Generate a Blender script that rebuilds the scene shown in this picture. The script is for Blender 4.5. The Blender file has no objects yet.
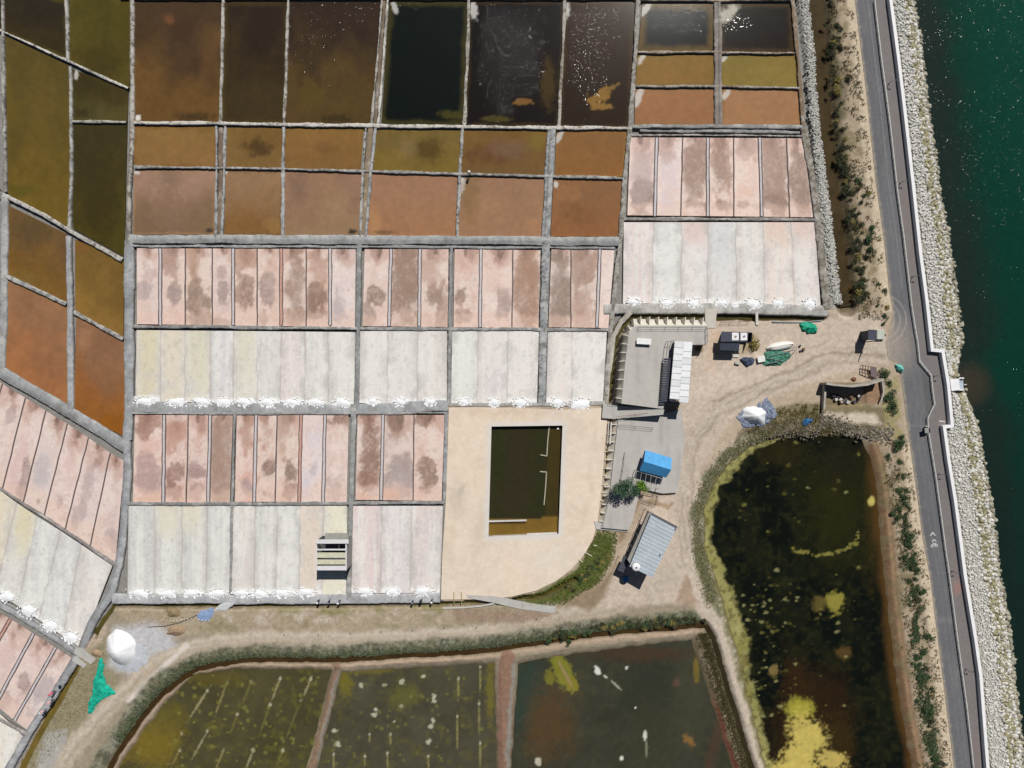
import bpy, bmesh, math, random
import numpy as np
from mathutils import Vector, Matrix
from mathutils.geometry import tessellate_polygon

# ------------------------------------------------------------------ camera, light, exposure
sc = bpy.context.scene
W = 0.2                       # metres per pixel on the ground
CAMH = 1024*W/2*24/18         # flying height
cam_d = bpy.data.cameras.new('camera'); cam_d.lens = 24; cam_d.sensor_width = 36
cam_d.clip_start = 1; cam_d.clip_end = 6000
cam = bpy.data.objects.new('camera', cam_d); sc.collection.objects.link(cam)
cam.location = (0, 0, CAMH); sc.camera = cam

SUN_ZEN = math.radians(37)
sdir = Vector((0.33, 0.944, 0)).normalized()*math.sin(SUN_ZEN) + Vector((0, 0, math.cos(SUN_ZEN)))
world = bpy.data.worlds.new('World'); sc.world = world; world.use_nodes = True
wn = world.node_tree; bg = wn.nodes['Background']
sky = wn.nodes.new('ShaderNodeTexSky'); sky.sky_type = 'NISHITA'; sky.sun_disc = False
sky.sun_elevation = math.pi/2 - SUN_ZEN
sky.sun_rotation = math.atan2(sdir.x, sdir.y)
sky.air_density = 1.0; sky.dust_density = 0.6
wn.links.new(sky.outputs[0], bg.inputs[0]); bg.inputs[1].default_value = 0.030
sun_d = bpy.data.lights.new('sun', 'SUN'); sun_d.energy = 4.42; sun_d.angle = math.radians(0.5); sun_d.color = (1, .965, .91)
sun = bpy.data.objects.new('sun', sun_d); sc.collection.objects.link(sun)
sun.rotation_euler = (-sdir).to_track_quat('-Z', 'Y').to_euler()
sc.view_settings.view_transform = 'Standard'; sc.view_settings.look = 'None'
sc.view_settings.exposure = 0.0; sc.view_settings.gamma = 1
try: sc.view_settings.use_curve_mapping = False
except Exception: pass
KEXP = 1.16                   # how much brighter a flat albedo shows than its own value

# ------------------------------------------------------------------ helpers
rnd = random.Random(7)
def lin(c):
    c = np.asarray(c, float)/255.0
    return np.where(c <= 0.04045, c/12.92, ((c+0.055)/1.055)**2.4)
def alb(c):                   # albedo that shows as this sRGB value in full sun
    return np.clip(lin(c)/KEXP, 0.0, 0.86)
def P(px, py, z=0.0):
    s = 1 - z/CAMH
    return Vector(((px-512)*W*s, (384-py)*W*s, z))

def _hash(ix, iy, seed):
    n = (ix.astype(np.int64)*374761393 + iy.astype(np.int64)*668265263 + seed*1274126177) & 0xffffffff
    n = ((n ^ (n >> 13))*1274126177) & 0xffffffff
    n = (n ^ (n >> 16)) & 0xffffffff
    return n/4294967295.0
def vn(x, y, seed=0):
    ix = np.floor(x); iy = np.floor(y); fx = x-ix; fy = y-iy
    fx = fx*fx*(3-2*fx); fy = fy*fy*(3-2*fy)
    a = _hash(ix, iy, seed); b = _hash(ix+1, iy, seed); c = _hash(ix, iy+1, seed); d = _hash(ix+1, iy+1, seed)
    return (a*(1-fx)+b*fx)*(1-fy) + (c*(1-fx)+d*fx)*fy
def fbm(x, y, seed=0, o=4):
    r = 0; a = 0.5; t = 0
    for i in range(o):
        r = r + a*vn(x*2**i, y*2**i, seed+i*17); t += a; a *= 0.55
    return r/t
def ss(a, b, x):
    t = np.clip((x-a)/(b-a), 0, 1); return t*t*(3-2*t)
def linedist(X, Y, pts):
    d = np.full(X.shape, 1e9)
    for (x0, y0), (x1, y1) in zip(pts[:-1], pts[1:]):
        dx = x1-x0; dy = y1-y0; L = dx*dx+dy*dy+1e-9
        t = np.clip(((X-x0)*dx+(Y-y0)*dy)/L, 0, 1)
        d = np.minimum(d, (X-x0-t*dx)**2 + (Y-y0-t*dy)**2)
    return np.sqrt(d)
def polysd(X, Y, pts):        # signed distance, negative inside
    d = linedist(X, Y, list(pts)+[pts[0]])
    ins = np.zeros(X.shape, bool)
    n = len(pts)
    for i in range(n):
        x0, y0 = pts[i]; x1, y1 = pts[(i+1) % n]
        if y0 == y1: continue
        c = ((y0 > Y) != (y1 > Y)) & (X < (x1-x0)*(Y-y0)/(y1-y0)+x0)
        ins ^= c
    return np.where(ins, -d, d)

# ---- materials
MATS = {}
def nodes(name):
    m = bpy.data.materials.new(name); m.use_nodes = True
    nt = m.node_tree; return m, nt, nt.nodes['Principled BSDF']
def noise_mul(nt, base_out, specs, vec):
    """multiply a colour by several grain layers: (scale, lo, hi, detail)"""
    cur = base_out
    for sc_, lo, hi, det in specs:
        n = nt.nodes.new('ShaderNodeTexNoise'); n.inputs['Scale'].default_value = sc_; n.inputs['Detail'].default_value = det
        nt.links.new(vec, n.inputs['Vector'])
        r = nt.nodes.new('ShaderNodeMapRange'); r.inputs[1].default_value = .3; r.inputs[2].default_value = .7
        r.inputs[3].default_value = lo; r.inputs[4].default_value = hi
        nt.links.new(n.outputs[0], r.inputs[0])
        mx = nt.nodes.new('ShaderNodeVectorMath'); mx.operation = 'SCALE'
        nt.links.new(cur, mx.inputs[0]); nt.links.new(r.outputs[0], mx.inputs['Scale']); cur = mx.outputs[0]
    return cur
def bump(nt, b, vec, scale, strength, dist, detail=4, mask=None):
    n = nt.nodes.new('ShaderNodeTexNoise'); n.inputs['Scale'].default_value = scale; n.inputs['Detail'].default_value = detail
    nt.links.new(vec, n.inputs['Vector'])
    bp = nt.nodes.new('ShaderNodeBump'); bp.inputs['Strength'].default_value = strength; bp.inputs['Distance'].default_value = dist
    nt.links.new(n.outputs[0], bp.inputs['Height'])
    if mask is not None: nt.links.new(mask, bp.inputs['Strength'])
    nt.links.new(bp.outputs[0], b.inputs['Normal']); return n, bp
def mat_col(name, rough=.9, specs=((3, .88, 1.1, 4),), bscale=6, bdist=.05, bstr=.6, spec=.3):
    if name in MATS: return MATS[name]
    m, nt, b = nodes(name)
    at = nt.nodes.new('ShaderNodeAttribute'); at.attribute_name = 'Col'
    g = nt.nodes.new('ShaderNodeNewGeometry')
    c = noise_mul(nt, at.outputs['Color'], specs, g.outputs['Position'])
    nt.links.new(c, b.inputs['Base Color']); b.inputs['Roughness'].default_value = rough
    b.inputs['Specular IOR Level'].default_value = spec
    bump(nt, b, g.outputs['Position'], bscale, bstr, bdist)
    MATS[name] = m; return m
def mat(name, rgb, rough=.8, specs=((2.5, .85, 1.12, 4),), bscale=10, bdist=.01, bstr=.4, metal=0, spec=.35, raw=False):
    if name in MATS: return MATS[name]
    m, nt, b = nodes(name)
    col = nt.nodes.new('ShaderNodeRGB'); a = rgb if raw else alb(rgb)
    col.outputs[0].default_value = (*[float(v) for v in a], 1)
    tc = nt.nodes.new('ShaderNodeTexCoord')
    c = noise_mul(nt, col.outputs[0], specs, tc.outputs['Object'])
    nt.links.new(c, b.inputs['Base Color']); b.inputs['Roughness'].default_value = rough
    b.inputs['Metallic'].default_value = metal; b.inputs['Specular IOR Level'].default_value = spec
    if bdist: bump(nt, b, tc.outputs['Object'], bscale, bstr, bdist)
    MATS[name] = m; return m
def mat_water(name, rough, bscale, bdist, stretch=(1, 1, 1), rotz=0, masked=True, detail=3, spec=.5, big=None, glint=None):
    m, nt, b = nodes(name)
    at = nt.nodes.new('ShaderNodeAttribute'); at.attribute_name = 'Col'
    g = nt.nodes.new('ShaderNodeNewGeometry')
    c = noise_mul(nt, at.outputs['Color'], ((.8, .93, 1.07, 4), (5, .95, 1.05, 2)), g.outputs['Position'])
    nt.links.new(c, b.inputs['Base Color']); b.inputs['Roughness'].default_value = rough
    b.inputs['Specular IOR Level'].default_value = spec
    mp = nt.nodes.new('ShaderNodeMapping'); mp.inputs['Scale'].default_value = stretch; mp.inputs['Rotation'].default_value = (0, 0, rotz)
    nt.links.new(g.outputs['Position'], mp.inputs['Vector'])
    n1, bp = bump(nt, b, mp.outputs[0], bscale, 1.0, bdist, detail, at.outputs['Alpha'] if masked else None)
    if glint:      # calm water with scattered round wavelets
        gs, gr, gh, gd = glint
        vo = nt.nodes.new('ShaderNodeTexVoronoi'); vo.voronoi_dimensions = '2D'; vo.inputs['Scale'].default_value = gs
        nt.links.new(mp.outputs[0], vo.inputs['Vector'])
        mr = nt.nodes.new('ShaderNodeMapRange'); mr.interpolation_type = 'SMOOTHSTEP'; mr.inputs[1].default_value = gr*gs; mr.inputs[2].default_value = 0
        nt.links.new(vo.outputs['Distance'], mr.inputs[0])
        sp = nt.nodes.new('ShaderNodeSeparateColor'); nt.links.new(vo.outputs['Color'], sp.inputs[0])
        ml = nt.nodes.new('ShaderNodeMath'); ml.operation = 'MULTIPLY'; ml.inputs[1].default_value = gd; nt.links.new(at.outputs['Alpha'], ml.inputs[0])
        lt = nt.nodes.new('ShaderNodeMath'); lt.operation = 'LESS_THAN'; nt.links.new(sp.outputs[0], lt.inputs[0]); nt.links.new(ml.outputs[0], lt.inputs[1])
        hh = nt.nodes.new('ShaderNodeMath'); hh.operation = 'MULTIPLY'; nt.links.new(mr.outputs[0], hh.inputs[0]); nt.links.new(lt.outputs[0], hh.inputs[1])
        h2 = nt.nodes.new('ShaderNodeMath'); h2.operation = 'MULTIPLY'; nt.links.new(hh.outputs[0], h2.inputs[0])
        rs = nt.nodes.new('ShaderNodeMapRange'); rs.inputs[3].default_value = .5; rs.inputs[4].default_value = 1.2; nt.links.new(sp.outputs[1], rs.inputs[0]); nt.links.new(rs.outputs[0], h2.inputs[1])
        b2 = nt.nodes.new('ShaderNodeBump'); b2.inputs['Distance'].default_value = gh; nt.links.new(h2.outputs[0], b2.inputs['Height'])
        nt.links.new(bp.outputs[0], b2.inputs['Normal']); nt.links.new(b2.outputs[0], b.inputs['Normal'])
    if big:
        n2 = nt.nodes.new('ShaderNodeTexNoise'); n2.inputs['Scale'].default_value = big[0]; n2.inputs['Detail'].default_value = 2
        nt.links.new(mp.outputs[0], n2.inputs['Vector'])
        bp2 = nt.nodes.new('ShaderNodeBump'); bp2.inputs['Distance'].default_value = big[1]
        nt.links.new(n2.outputs[0], bp2.inputs['Height']); nt.links.new(bp2.outputs[0], bp.inputs['Normal'])
    return m

# ---- objects
C = sc.collection
def props(o, label=None, cat=None, group=None, kind=None):
    if label: o['label'] = label
    if cat: o['category'] = cat
    if group: o['group'] = group
    if kind: o['kind'] = kind
    return o
def thing(name, label, cat, loc=(0, 0, 0), group=None):
    o = bpy.data.objects.new(name, None); C.objects.link(o); o.location = loc
    o.empty_display_size = .5
    return props(o, label, cat, group)
def copy_tree(o, parent=None):
    c = o.copy(); C.objects.link(c); c.parent = parent
    for ch in list(o.children): copy_tree(ch, c)
    return c
def raw_mesh(name, V, F, m, parent=None, col=None, smooth=False):
    """V (n,3) array, F (k,4) or (k,3) array"""
    V = np.asarray(V, np.float32); F = np.asarray(F, np.int32)
    if parent is not None: V = V - np.array(parent.location, np.float32)
    me = bpy.data.meshes.new(name)
    k, s = F.shape
    me.vertices.add(len(V)); me.vertices.foreach_set('co', V.ravel())
    me.loops.add(k*s); me.loops.foreach_set('vertex_index', F.ravel())
    me.polygons.add(k); me.polygons.foreach_set('loop_start', np.arange(0, k*s, s, dtype=np.int32))
    me.polygons.foreach_set('loop_total', np.full(k, s, np.int32))
    if smooth: me.polygons.foreach_set('use_smooth', np.ones(k, bool))
    me.update(calc_edges=True)
    if col is not None:
        ca = me.color_attributes.new('Col', 'FLOAT_COLOR', 'POINT')
        cc = np.ones((len(V), 4), np.float32); cc[:, :col.shape[1]] = col
        ca.data.foreach_set('color', cc.ravel())
    me.materials.append(m)
    o = bpy.data.objects.new(name, me); C.objects.link(o)
    if parent is not None: o.parent = parent
    return o
def grid_faces(n, m):
    i = np.arange(n*m).reshape(n, m)
    return np.stack([i[:-1, :-1], i[:-1, 1:], i[1:, 1:], i[1:, :-1]], -1).reshape(-1, 4)
def grid_obj(name, X, Y, Z, m, col=None, parent=None, smooth=True):
    """rows run north to south, columns west to east (faces flipped to look up)"""
    V = np.stack([X, Y, Z], -1).reshape(-1, 3)
    return raw_mesh(name, V, grid_faces(*X.shape)[:, ::-1], m, parent, None if col is None else col.reshape(-1, col.shape[-1]), smooth)
class MB:
    def __init__(s): s.v = []; s.f = []
    def add(s, vs, fs):
        k = len(s.v); s.v += [tuple(v) for v in vs]; s.f += [[i+k for i in f] for f in fs]; return s
    def prism(s, bot, top):
        n = len(bot); fs = [list(range(n-1, -1, -1)), list(range(n, 2*n))]
        fs += [[i, (i+1) % n, n+(i+1) % n, n+i] for i in range(n)]
        return s.add(list(bot)+list(top), fs)
    def box(s, c, size, rz=0, tilt=None):
        c = Vector(c); R = Matrix.Rotation(rz, 3, 'Z')
        if tilt: R = R @ tilt
        x, y, z = [q/2 for q in size]
        vs = [c + R @ Vector(p) for p in ((-x, -y, -z), (x, -y, -z), (x, y, -z), (-x, y, -z), (-x, -y, z), (x, -y, z), (x, y, z), (-x, y, z))]
        return s.prism(vs[:4], vs[4:])
    def beam(s, a, b, w, h=None):
        a = Vector(a); b = Vector(b); d = (b-a); h = h or w
        u = d.cross(Vector((0, 0, 1)));
        if u.length < 1e-5: u = Vector((1, 0, 0))
        u.normalize(); v = u.cross(d).normalized(); u *= w/2; v *= h/2
        return s.prism([a-u-v, a+u-v, a+u+v, a-u+v][::-1], [b-u-v, b+u-v, b+u+v, b-u+v][::-1])
    def tube(s, pts, r, n=6):
        pts = [Vector(p) for p in pts]; rr = r if isinstance(r, (list, tuple)) else [r]*len(pts)
        k = len(s.v); rings = []
        for i, p in enumerate(pts):
            d = (pts[min(i+1, len(pts)-1)]-pts[max(i-1, 0)]).normalized()
            u = d.cross(Vector((0, 0, 1)) if abs(d.z) < .95 else Vector((1, 0, 0))).normalized(); v = d.cross(u)
            for j in range(n):
                a = 2*math.pi*j/n; s.v.append(tuple(p+(u*math.cos(a)+v*math.sin(a))*rr[i]))
        for i in range(len(pts)-1):
            for j in range(n):
                s.f.append([k+i*n+j, k+i*n+(j+1) % n, k+(i+1)*n+(j+1) % n, k+(i+1)*n+j])
        s.f.append([k+j for j in range(n)][::-1]); s.f.append([k+(len(pts)-1)*n+j for j in range(n)])
        return s
    def build(s, name, m, parent=None, smooth=False, bevel=0):
        me = bpy.data.meshes.new(name)
        off = Vector(parent.location) if parent is not None else Vector((0, 0, 0))
        me.from_pydata([tuple(Vector(v)-off) for v in s.v], [], s.f); me.update()
        bm = bmesh.new(); bm.from_mesh(me); bmesh.ops.recalc_face_normals(bm, faces=bm.faces)
        if bevel: bmesh.ops.bevel(bm, geom=[e for e in bm.edges], offset=bevel, segments=1, affect='EDGES', clamp_overlap=True)
        bm.to_mesh(me); bm.free()
        if smooth: me.polygons.foreach_set('use_smooth', [True]*len(me.polygons))
        me.materials.append(m)
        o = bpy.data.objects.new(name, me); C.objects.link(o)
        if parent is not None: o.parent = parent
        return o
def PP(pts, z): return [P(x, y, z) for x, y in pts]
def resample(pts, step):
    pts = [Vector((p[0], p[1])) for p in pts]; out = []
    for a, b in zip(pts[:-1], pts[1:]):
        n = max(1, int((b-a).length/step))
        out += [a+(b-a)*i/n for i in range(n)]
    return out+[pts[-1]]
def spline(pts, k=4):         # Catmull-Rom through the points
    p = [Vector((q[0], q[1])) for q in pts]; p = [p[0]*2-p[1]]+p+[p[-1]*2-p[-2]]; out = []
    for i in range(1, len(p)-2):
        for j in range(k):
            t = j/k
            out.append(.5*((2*p[i])+(-p[i-1]+p[i+1])*t+(2*p[i-1]-5*p[i]+4*p[i+1]-p[i+2])*t*t+(-p[i-1]+3*p[i]-3*p[i+1]+p[i+2])*t**3))
    out.append(p[-2]); return [(v.x, v.y) for v in out]
def offsets(pts):             # mitred unit normals of a polyline, in pixel space
    pts = [Vector((p[0], p[1])) for p in pts]; ns = []
    for i, p in enumerate(pts):
        a = (pts[i]-pts[i-1]).normalized() if i > 0 else None
        b = (pts[i+1]-pts[i]).normalized() if i < len(pts)-1 else None
        if a is None: a = b
        if b is None: b = a
        t = (a+b); t = t.normalized() if t.length > 1e-6 else a
        n = Vector((-t.y, t.x)); c = max(.45, n.dot(Vector((-a.y, a.x))))
        ns.append(n/c)
    return pts, ns
def ribbon_prism(pts, wpx, z0, z1, mb=None, off=0):
    mb = mb or MB(); p, n = offsets(pts); h = wpx/2
    L = [a+q*(off-h) for a, q in zip(p, n)]; R = [a+q*(off+h) for a, q in zip(p, n)]
    k = len(mb.v)
    for l, r in zip(L, R):
        a = P(l.x, l.y, 0); b = P(r.x, r.y, 0)
        mb.v += [(a.x, a.y, z0), (b.x, b.y, z0), (b.x, b.y, z1), (a.x, a.y, z1)]
    for i in range(len(L)-1):
        for j in range(4):
            mb.f.append([k+i*4+j, k+i*4+(j+1) % 4, k+(i+1)*4+(j+1) % 4, k+(i+1)*4+j])
    mb.f.append([k, k+1, k+2, k+3][::-1]); e = k+(len(L)-1)*4; mb.f.append([e, e+1, e+2, e+3])
    return mb
def ribbon_sheet(name, L, R, z, m, colf, across=12, step=1.2, kind=None, zf=None):
    """sheet between two polylines given in pixels; colf(PX,PY,u) -> rgb"""
    def at(pts, t):
        pts = np.array(pts, float); d = np.r_[0, np.cumsum(np.hypot(*np.diff(pts, axis=0).T))]
        return np.interp(t*d[-1], d, pts[:, 0]), np.interp(t*d[-1], d, pts[:, 1])
    A = np.array(L, float); n = int(np.hypot(*np.diff(A, axis=0).T).sum()/step)
    t = np.linspace(0, 1, n); lx, ly = at(L, t); rx, ry = at(R, t); u = np.linspace(0, 1, across)
    PX = lx[:, None]*(1-u)+rx[:, None]*u; PY = ly[:, None]*(1-u)+ry[:, None]*u
    Z = np.full(PX.shape, z) if zf is None else zf(PX, PY, u[None, :]*np.ones(PX.shape))
    col = colf(PX, PY, u[None, :]*np.ones(PX.shape))
    o = grid_obj(name, (PX-512)*W, (384-PY)*W, Z, m, col)
    return o
# ------------------------------------------------------------------ ground
WALL = [(887, -60), (891, 0), (899, 60), (905.5, 115), (914, 190), (921, 255), (927, 300), (932.5, 350), (943, 351), (948.5, 384), (952.5, 426), (944.5, 427), (949, 460), (955.5, 500), (961.5, 545), (965.5, 576), (976, 640), (981, 676), (988, 768), (996, 850)]
RAIL = [(868, -60), (875, 0), (882, 60), (890, 120), (898, 192), (904, 235), (912, 305), (918, 342), (920, 361), (931.5, 375), (933, 390), (935, 404), (928, 418), (929, 432), (936, 475), (943, 530), (949, 570), (958, 640), (967, 705), (974, 768), (981, 840)]
ROADL = [(850, -60), (855, 0), (861, 50), (866.7, 96), (875.5, 180), (884, 240), (889, 288), (893, 312), (891, 330), (886, 342), (888, 358), (899, 364), (902, 384), (908, 430), (915.5, 484), (923, 540), (930, 576), (942, 672), (954, 768), (963, 840)]
SHORE = [(915, -60), (918, 0), (925, 40), (931, 100), (939, 150), (944, 192), (953, 235), (960, 290), (966, 340), (960, 372), (966, 388), (980, 420), (989, 465), (997, 510), (1001, 545), (1004, 576), (1013, 620), (1018, 670), (1024, 720), (1029, 768), (1040, 850)]
def xof(line, Y):
    l = sorted(line, key=lambda p: p[1]); return np.interp(Y, [p[1] for p in l], [p[0] for p in l])
FIELD = [(-400, -300), (798, -300), (798, 0), (806, 60), (812, 130), (826, 300), (827, 311), (626, 312), (612, 332), (607, 404), (448, 406), (443, 602), (112, 603), (85, 648), (66, 672), (10, 780), (-40, 900), (-400, 900)]
YARD = [(447, 405), (607, 402), (609, 418), (606, 450), (603, 490), (599, 525), (594, 542), (585, 557), (572, 571), (556, 583), (536, 592), (512, 598), (487, 600), (441, 601)]
SLOPE_DITCH = spline([(60, 860), (108, 770), (128, 738), (152, 705), (180, 680), (205, 668), (256, 661), (330, 661), (400, 657), (480, 652), (545, 643), (610, 634), (660, 630), (706, 626)])
SLOPE_DITCH2 = [(706, 626), (714, 640), (732, 700), (752, 768), (775, 850)]
TRACK = spline([(20, 880), (62, 768), (88, 730), (118, 698), (150, 668), (190, 648), (256, 639), (330, 639), (400, 637), (470, 633), (520, 626), (570, 615), (620, 606), (680, 600), (720, 640), (738, 690), (760, 768), (785, 850)])
CHAN_E = [(812, -60), (817, 0), (822, 60), (827, 130), (834, 192), (841, 250), (848, 306)]
DIT_W = [(93, 636), (112, 605), (150, 605.5), (250, 606), (350, 604.5), (450, 603), (500, 602), (545, 596), (575, 580)]
DIT_SW = [(76, 664), (55, 704), (30, 748), (10, 790), (-20, 860)]
DIT_N1 = [(628, 316.5), (703, 316.5)]
DIT_N2 = [(713, 316.5), (824, 316.5)]
DIT_B = [(628, 317), (615, 334), (611, 360), (607, 400)]
DIT_B2 = [(608, 419), (606, 450), (603, 490), (599, 524)]
BIG = [(733, 462), (752, 447), (778, 439), (815, 437), (848, 437), (862, 440), (872, 458), (878, 490), (882, 540), (887, 590), (893, 640), (900, 700), (913, 768), (925, 850), (770, 850), (767, 768), (753, 710), (738, 650), (724, 600), (706, 545), (706, 510), (716, 485)]
LP1 = [(60, 860), (118, 768), (140, 735), (165, 703), (190, 677), (230, 670), (331, 671), (306, 768), (290, 850)]
LP2 = [(341, 673), (420, 669), (494, 664), (497, 768), (498, 850), (300, 850), (317, 768)]
LP3 = [(519, 664), (560, 657), (640, 647), (692, 641), (700, 665), (716, 715), (732, 768), (750, 850), (500, 850), (511, 768)]

def fill_ground():
    xi = np.arange(-118, 118.01, .25); yi = np.arange(-93, 93.01, .25)
    ring = [10, 30, 70, 150, 320, 700, 1500]
    xs = np.r_[[-118-r for r in ring[::-1]], xi, [118+r for r in ring]]
    ys = np.r_[[-93-r for r in ring[::-1]], yi, [93+r for r in ring]][::-1]
    X, Y = np.meshgrid(xs, ys)
    PX = X/W+512; PY = 384-Y/W
    n1 = fbm(PX/9, PY/9, 1); n2 = fbm(PX/9, PY/9, 2); n3 = fbm(PX/40, PY/40, 3); n4 = fbm(PX/3, PY/3, 4, 3); n5 = fbm(PX/18, PY/18, 9)
    WX = PX+(n1-.5)*7; WY = PY+(n2-.5)*7          # warped
    inner = (abs(X) < 119) & (abs(Y) < 94)
    Z = np.zeros(X.shape); col = np.zeros(X.shape+(3,))
    col[:] = alb((182, 165, 145))
    col *= (1+.18*(n3-.5)+.25*(n5-.5))[..., None]
    def paint(m, c, s=1):
        nonlocal col
        m = np.clip(m*s, 0, 1)[..., None]; col = col*(1-m)+alb(c)*m
    def poly(pts, soft=2, w=True): return ss(soft, -soft, polysd(WX if w else PX, WY if w else PY, pts))
    def line(pts, hw, soft=2, w=True): return ss(hw+soft, hw-soft, linedist(WX if w else PX, WY if w else PY, pts))
    # --- southern embankment and lower land
    paint(poly([(20, 900), (112, 606), (450, 604), (600, 600), (700, 600), (780, 900)]), (158, 146, 126))
    paint(poly([(112, 606), (446, 604), (540, 612), (440, 626), (300, 632), (200, 634), (150, 640)], 3), (172, 157, 136))
    paint(poly([(200, 612), (440, 610), (440, 622), (200, 626)], 4)*ss(.45, .7, n1), (205, 192, 178), .7)
    paint(line([(250, 610), (330, 611), (440, 607)], 2.5, 2)*ss(.35, .6, n5), (142, 136, 92), .8)
    paint(ss(.5, .75, n5)*poly([(112, 606), (560, 602), (560, 622), (150, 634)], 3), (140, 132, 98), .6)
    paint(poly([(70, 664), (105, 640), (120, 690), (40, 800), (10, 800)], 4), (150, 141, 116))
    paint(poly([(45, 735), (68, 728), (60, 768), (30, 790)], 3), (178, 176, 172), .8)
    # pale spilt salt round the great heap
    paint(poly([(112, 628), (150, 622), (170, 632), (182, 650), (160, 672), (130, 676), (108, 665)], 6), (196, 196, 200), .9)
    # path
    paint(line(TRACK[:-20], 8, 3), (188, 174, 156))
    paint(line([(x, y+4) for x, y in TRACK[:-20]], 1.6, 1.5), (160, 150, 130), .45)
    paint(line([(x, y-4) for x, y in TRACK[:-20]], 1.6, 1.5), (205, 192, 176), .6)
    paint(line([(185, 645), (160, 672), (130, 700)], 3, 2), (222, 214, 205), .8)
    # slope under the path
    SL = [(x-2, y-9) for x, y in SLOPE_DITCH]
    paint(line([(x-9 if x < 180 else x, y-9 if x > 150 else y-5) for x, y in SLOPE_DITCH], 6.5, 3), (118, 116, 98))
    paint(line([(x, y-6) for x, y in SLOPE_DITCH if x > 170], 2.6, 2), (78, 80, 68))
    paint(poly([(520, 640), (600, 622), (650, 616), (700, 610), (705, 626), (640, 634), (560, 648)], 4)*ss(.35, .55, n5), (88, 100, 68), .8)
    sl = line([(x-9 if x < 180 else x, y-9 if x > 150 else y-5) for x, y in SLOPE_DITCH], 7, 3)
    paint(sl*ss(.5, .62, n4), (150, 148, 132), .55); paint(sl*ss(.5, .66, n1), (122, 116, 90), .6); paint(sl*ss(.55, .62, fbm(PX/4, PY/4, 91)), (60, 64, 54), .6)
    # bank of the lower ponds
    paint(line([(x+1, y+5.5) for x, y in SLOPE_DITCH], 2.6, 1.6), (172, 152, 132))
    paint(line([(335, 668), (325, 710), (312, 768), (300, 850)], 5.5, 1.2), (140, 116, 96))
    paint(line([(340, 672), (331, 700), (319, 750), (314, 790)], 1.4, 1), (150, 146, 138))
    paint(line([(331, 668), (322, 705), (307, 768)], 1.3, 1), (188, 176, 146))
    paint(line([(507, 660), (504, 768), (503, 850)], 8.5, 1.5), (142, 112, 94))
    paint(line([(515, 664), (511, 700), (508, 768)], 2.2, 1), (142, 138, 130))
    # right bank of pond three
    paint(line([(703, 640), (712, 672), (730, 722), (745, 768), (765, 830)], 10, 2), (112, 102, 80))
    paint(line([(698, 650), (708, 690), (722, 730), (735, 768), (755, 830)], 3.5, 2)*ss(680, 720, PY), (118, 66, 54))
    paint(line([(701, 650), (714, 680), (732, 730), (744, 768)], 1.8, 1.5), (146, 132, 112))
    paint(line([(718, 640), (735, 690), (757, 768), (780, 850)], 4.0, 1.6), (198, 184, 168))
    paint(line([(700, 600), (712, 622), (720, 645)], 8, 3), (196, 180, 164))
    # grass patch by the yard
    paint(poly([(598, 532), (614, 535), (612, 560), (596, 585), (560, 603), (530, 604), (505, 600), (540, 590), (575, 570)], 2.5), (96, 104, 58))
    paint(poly([(560, 603), (600, 583), (618, 560), (612, 596), (590, 610)], 4), (150, 132, 110))
    paint(poly([(455, 607), (560, 614), (520, 624), (455, 622)], 3), (158, 138, 120))
    # --- the worked ground round the sheds
    paint(poly([(690, 322), (880, 318), (890, 362), (820, 380), (780, 392), (730, 420), (700, 470), (698, 545), (720, 600), (600, 608), (630, 540), (655, 500), (680, 470), (680, 345)], 4), (200, 184, 168))
    paint(line([(890, 350), (830, 362), (770, 385), (720, 410), (690, 450), (680, 500), (690, 560), (650, 592)], 9, 5), (194, 180, 166))
    paint(line([(885, 356), (830, 352), (770, 378), (712, 402)], 1.6, 1.5), (164, 148, 130), .9)
    paint(line([(885, 364), (835, 361), (775, 388), (718, 416), (695, 450), (690, 520), (705, 570)], 1.6, 1.5), (166, 150, 132), .6)
    paint(poly([(690, 572), (696, 575), (694, 595), (700, 603), (690, 606), (676, 600), (682, 585)], 3), (166, 142, 120), .8)
    paint(poly([(712, 330), (722, 330), (716, 372), (704, 372)], 2), (206, 178, 154), .6)
    paint(poly([(694, 344), (704, 345), (701, 353), (697, 352)], 1.2), (110, 96, 66), .8)
    paint(poly([(822, 320), (850, 305), (866, 308), (868, 330), (840, 336)], 3)*ss(.35, .65, n1), (196, 182, 166), .8)
    paint(line([(677, 462), (673, 490), (668, 494), (640, 488)], 1.5, 1.2)*ss(.35, .5, n4), (130, 104, 78), .8)
    paint(poly([(632, 505), (640, 500), (628, 532), (618, 545), (620, 520)], 2), (140, 112, 86), .7)
    paint(line([(650, 500), (668, 509), (672, 503)], 2, 1.5), (150, 126, 92), .8)
    paint(poly([(740, 335), (757, 334), (756, 350), (742, 354)], 4), (160, 140, 96), .7)
    for off in (-12, -4, 5, 14):
        paint(line([(886, 350+off*.5), (835, 352+off), (775, 372+off), (720, 402+off*1.2), (690+off*.6, 440), (684+off*.5, 500), (690+off*.7, 560), (712+off*.6, 610)], .9, 1.0)*ss(.4, .6, n5), (160, 144, 126), .55)
    paint(poly([(690, 400), (760, 380), (830, 350), (870, 345), (870, 335), (800, 340), (700, 360)], 8)*ss(.4, .7, n3), (214, 200, 186), .7)
    # --- strip between channel and road
    chx = xof(CHAN_E, PY); rdx = xof(ROADL, PY)
    m_strip = (PX > chx-6) & (PX < rdx+4) & (PY < 312)
    paint(m_strip*1.0, (172, 156, 134))
    paint(m_strip*ss(26, 12, PX-chx+ (n5-.5)*16)*ss(305, 290, PY), (84, 78, 58), .95)
    paint(m_strip*ss(12, 6, rdx-PX+(n1-.5)*4), (204, 188, 164))
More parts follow.
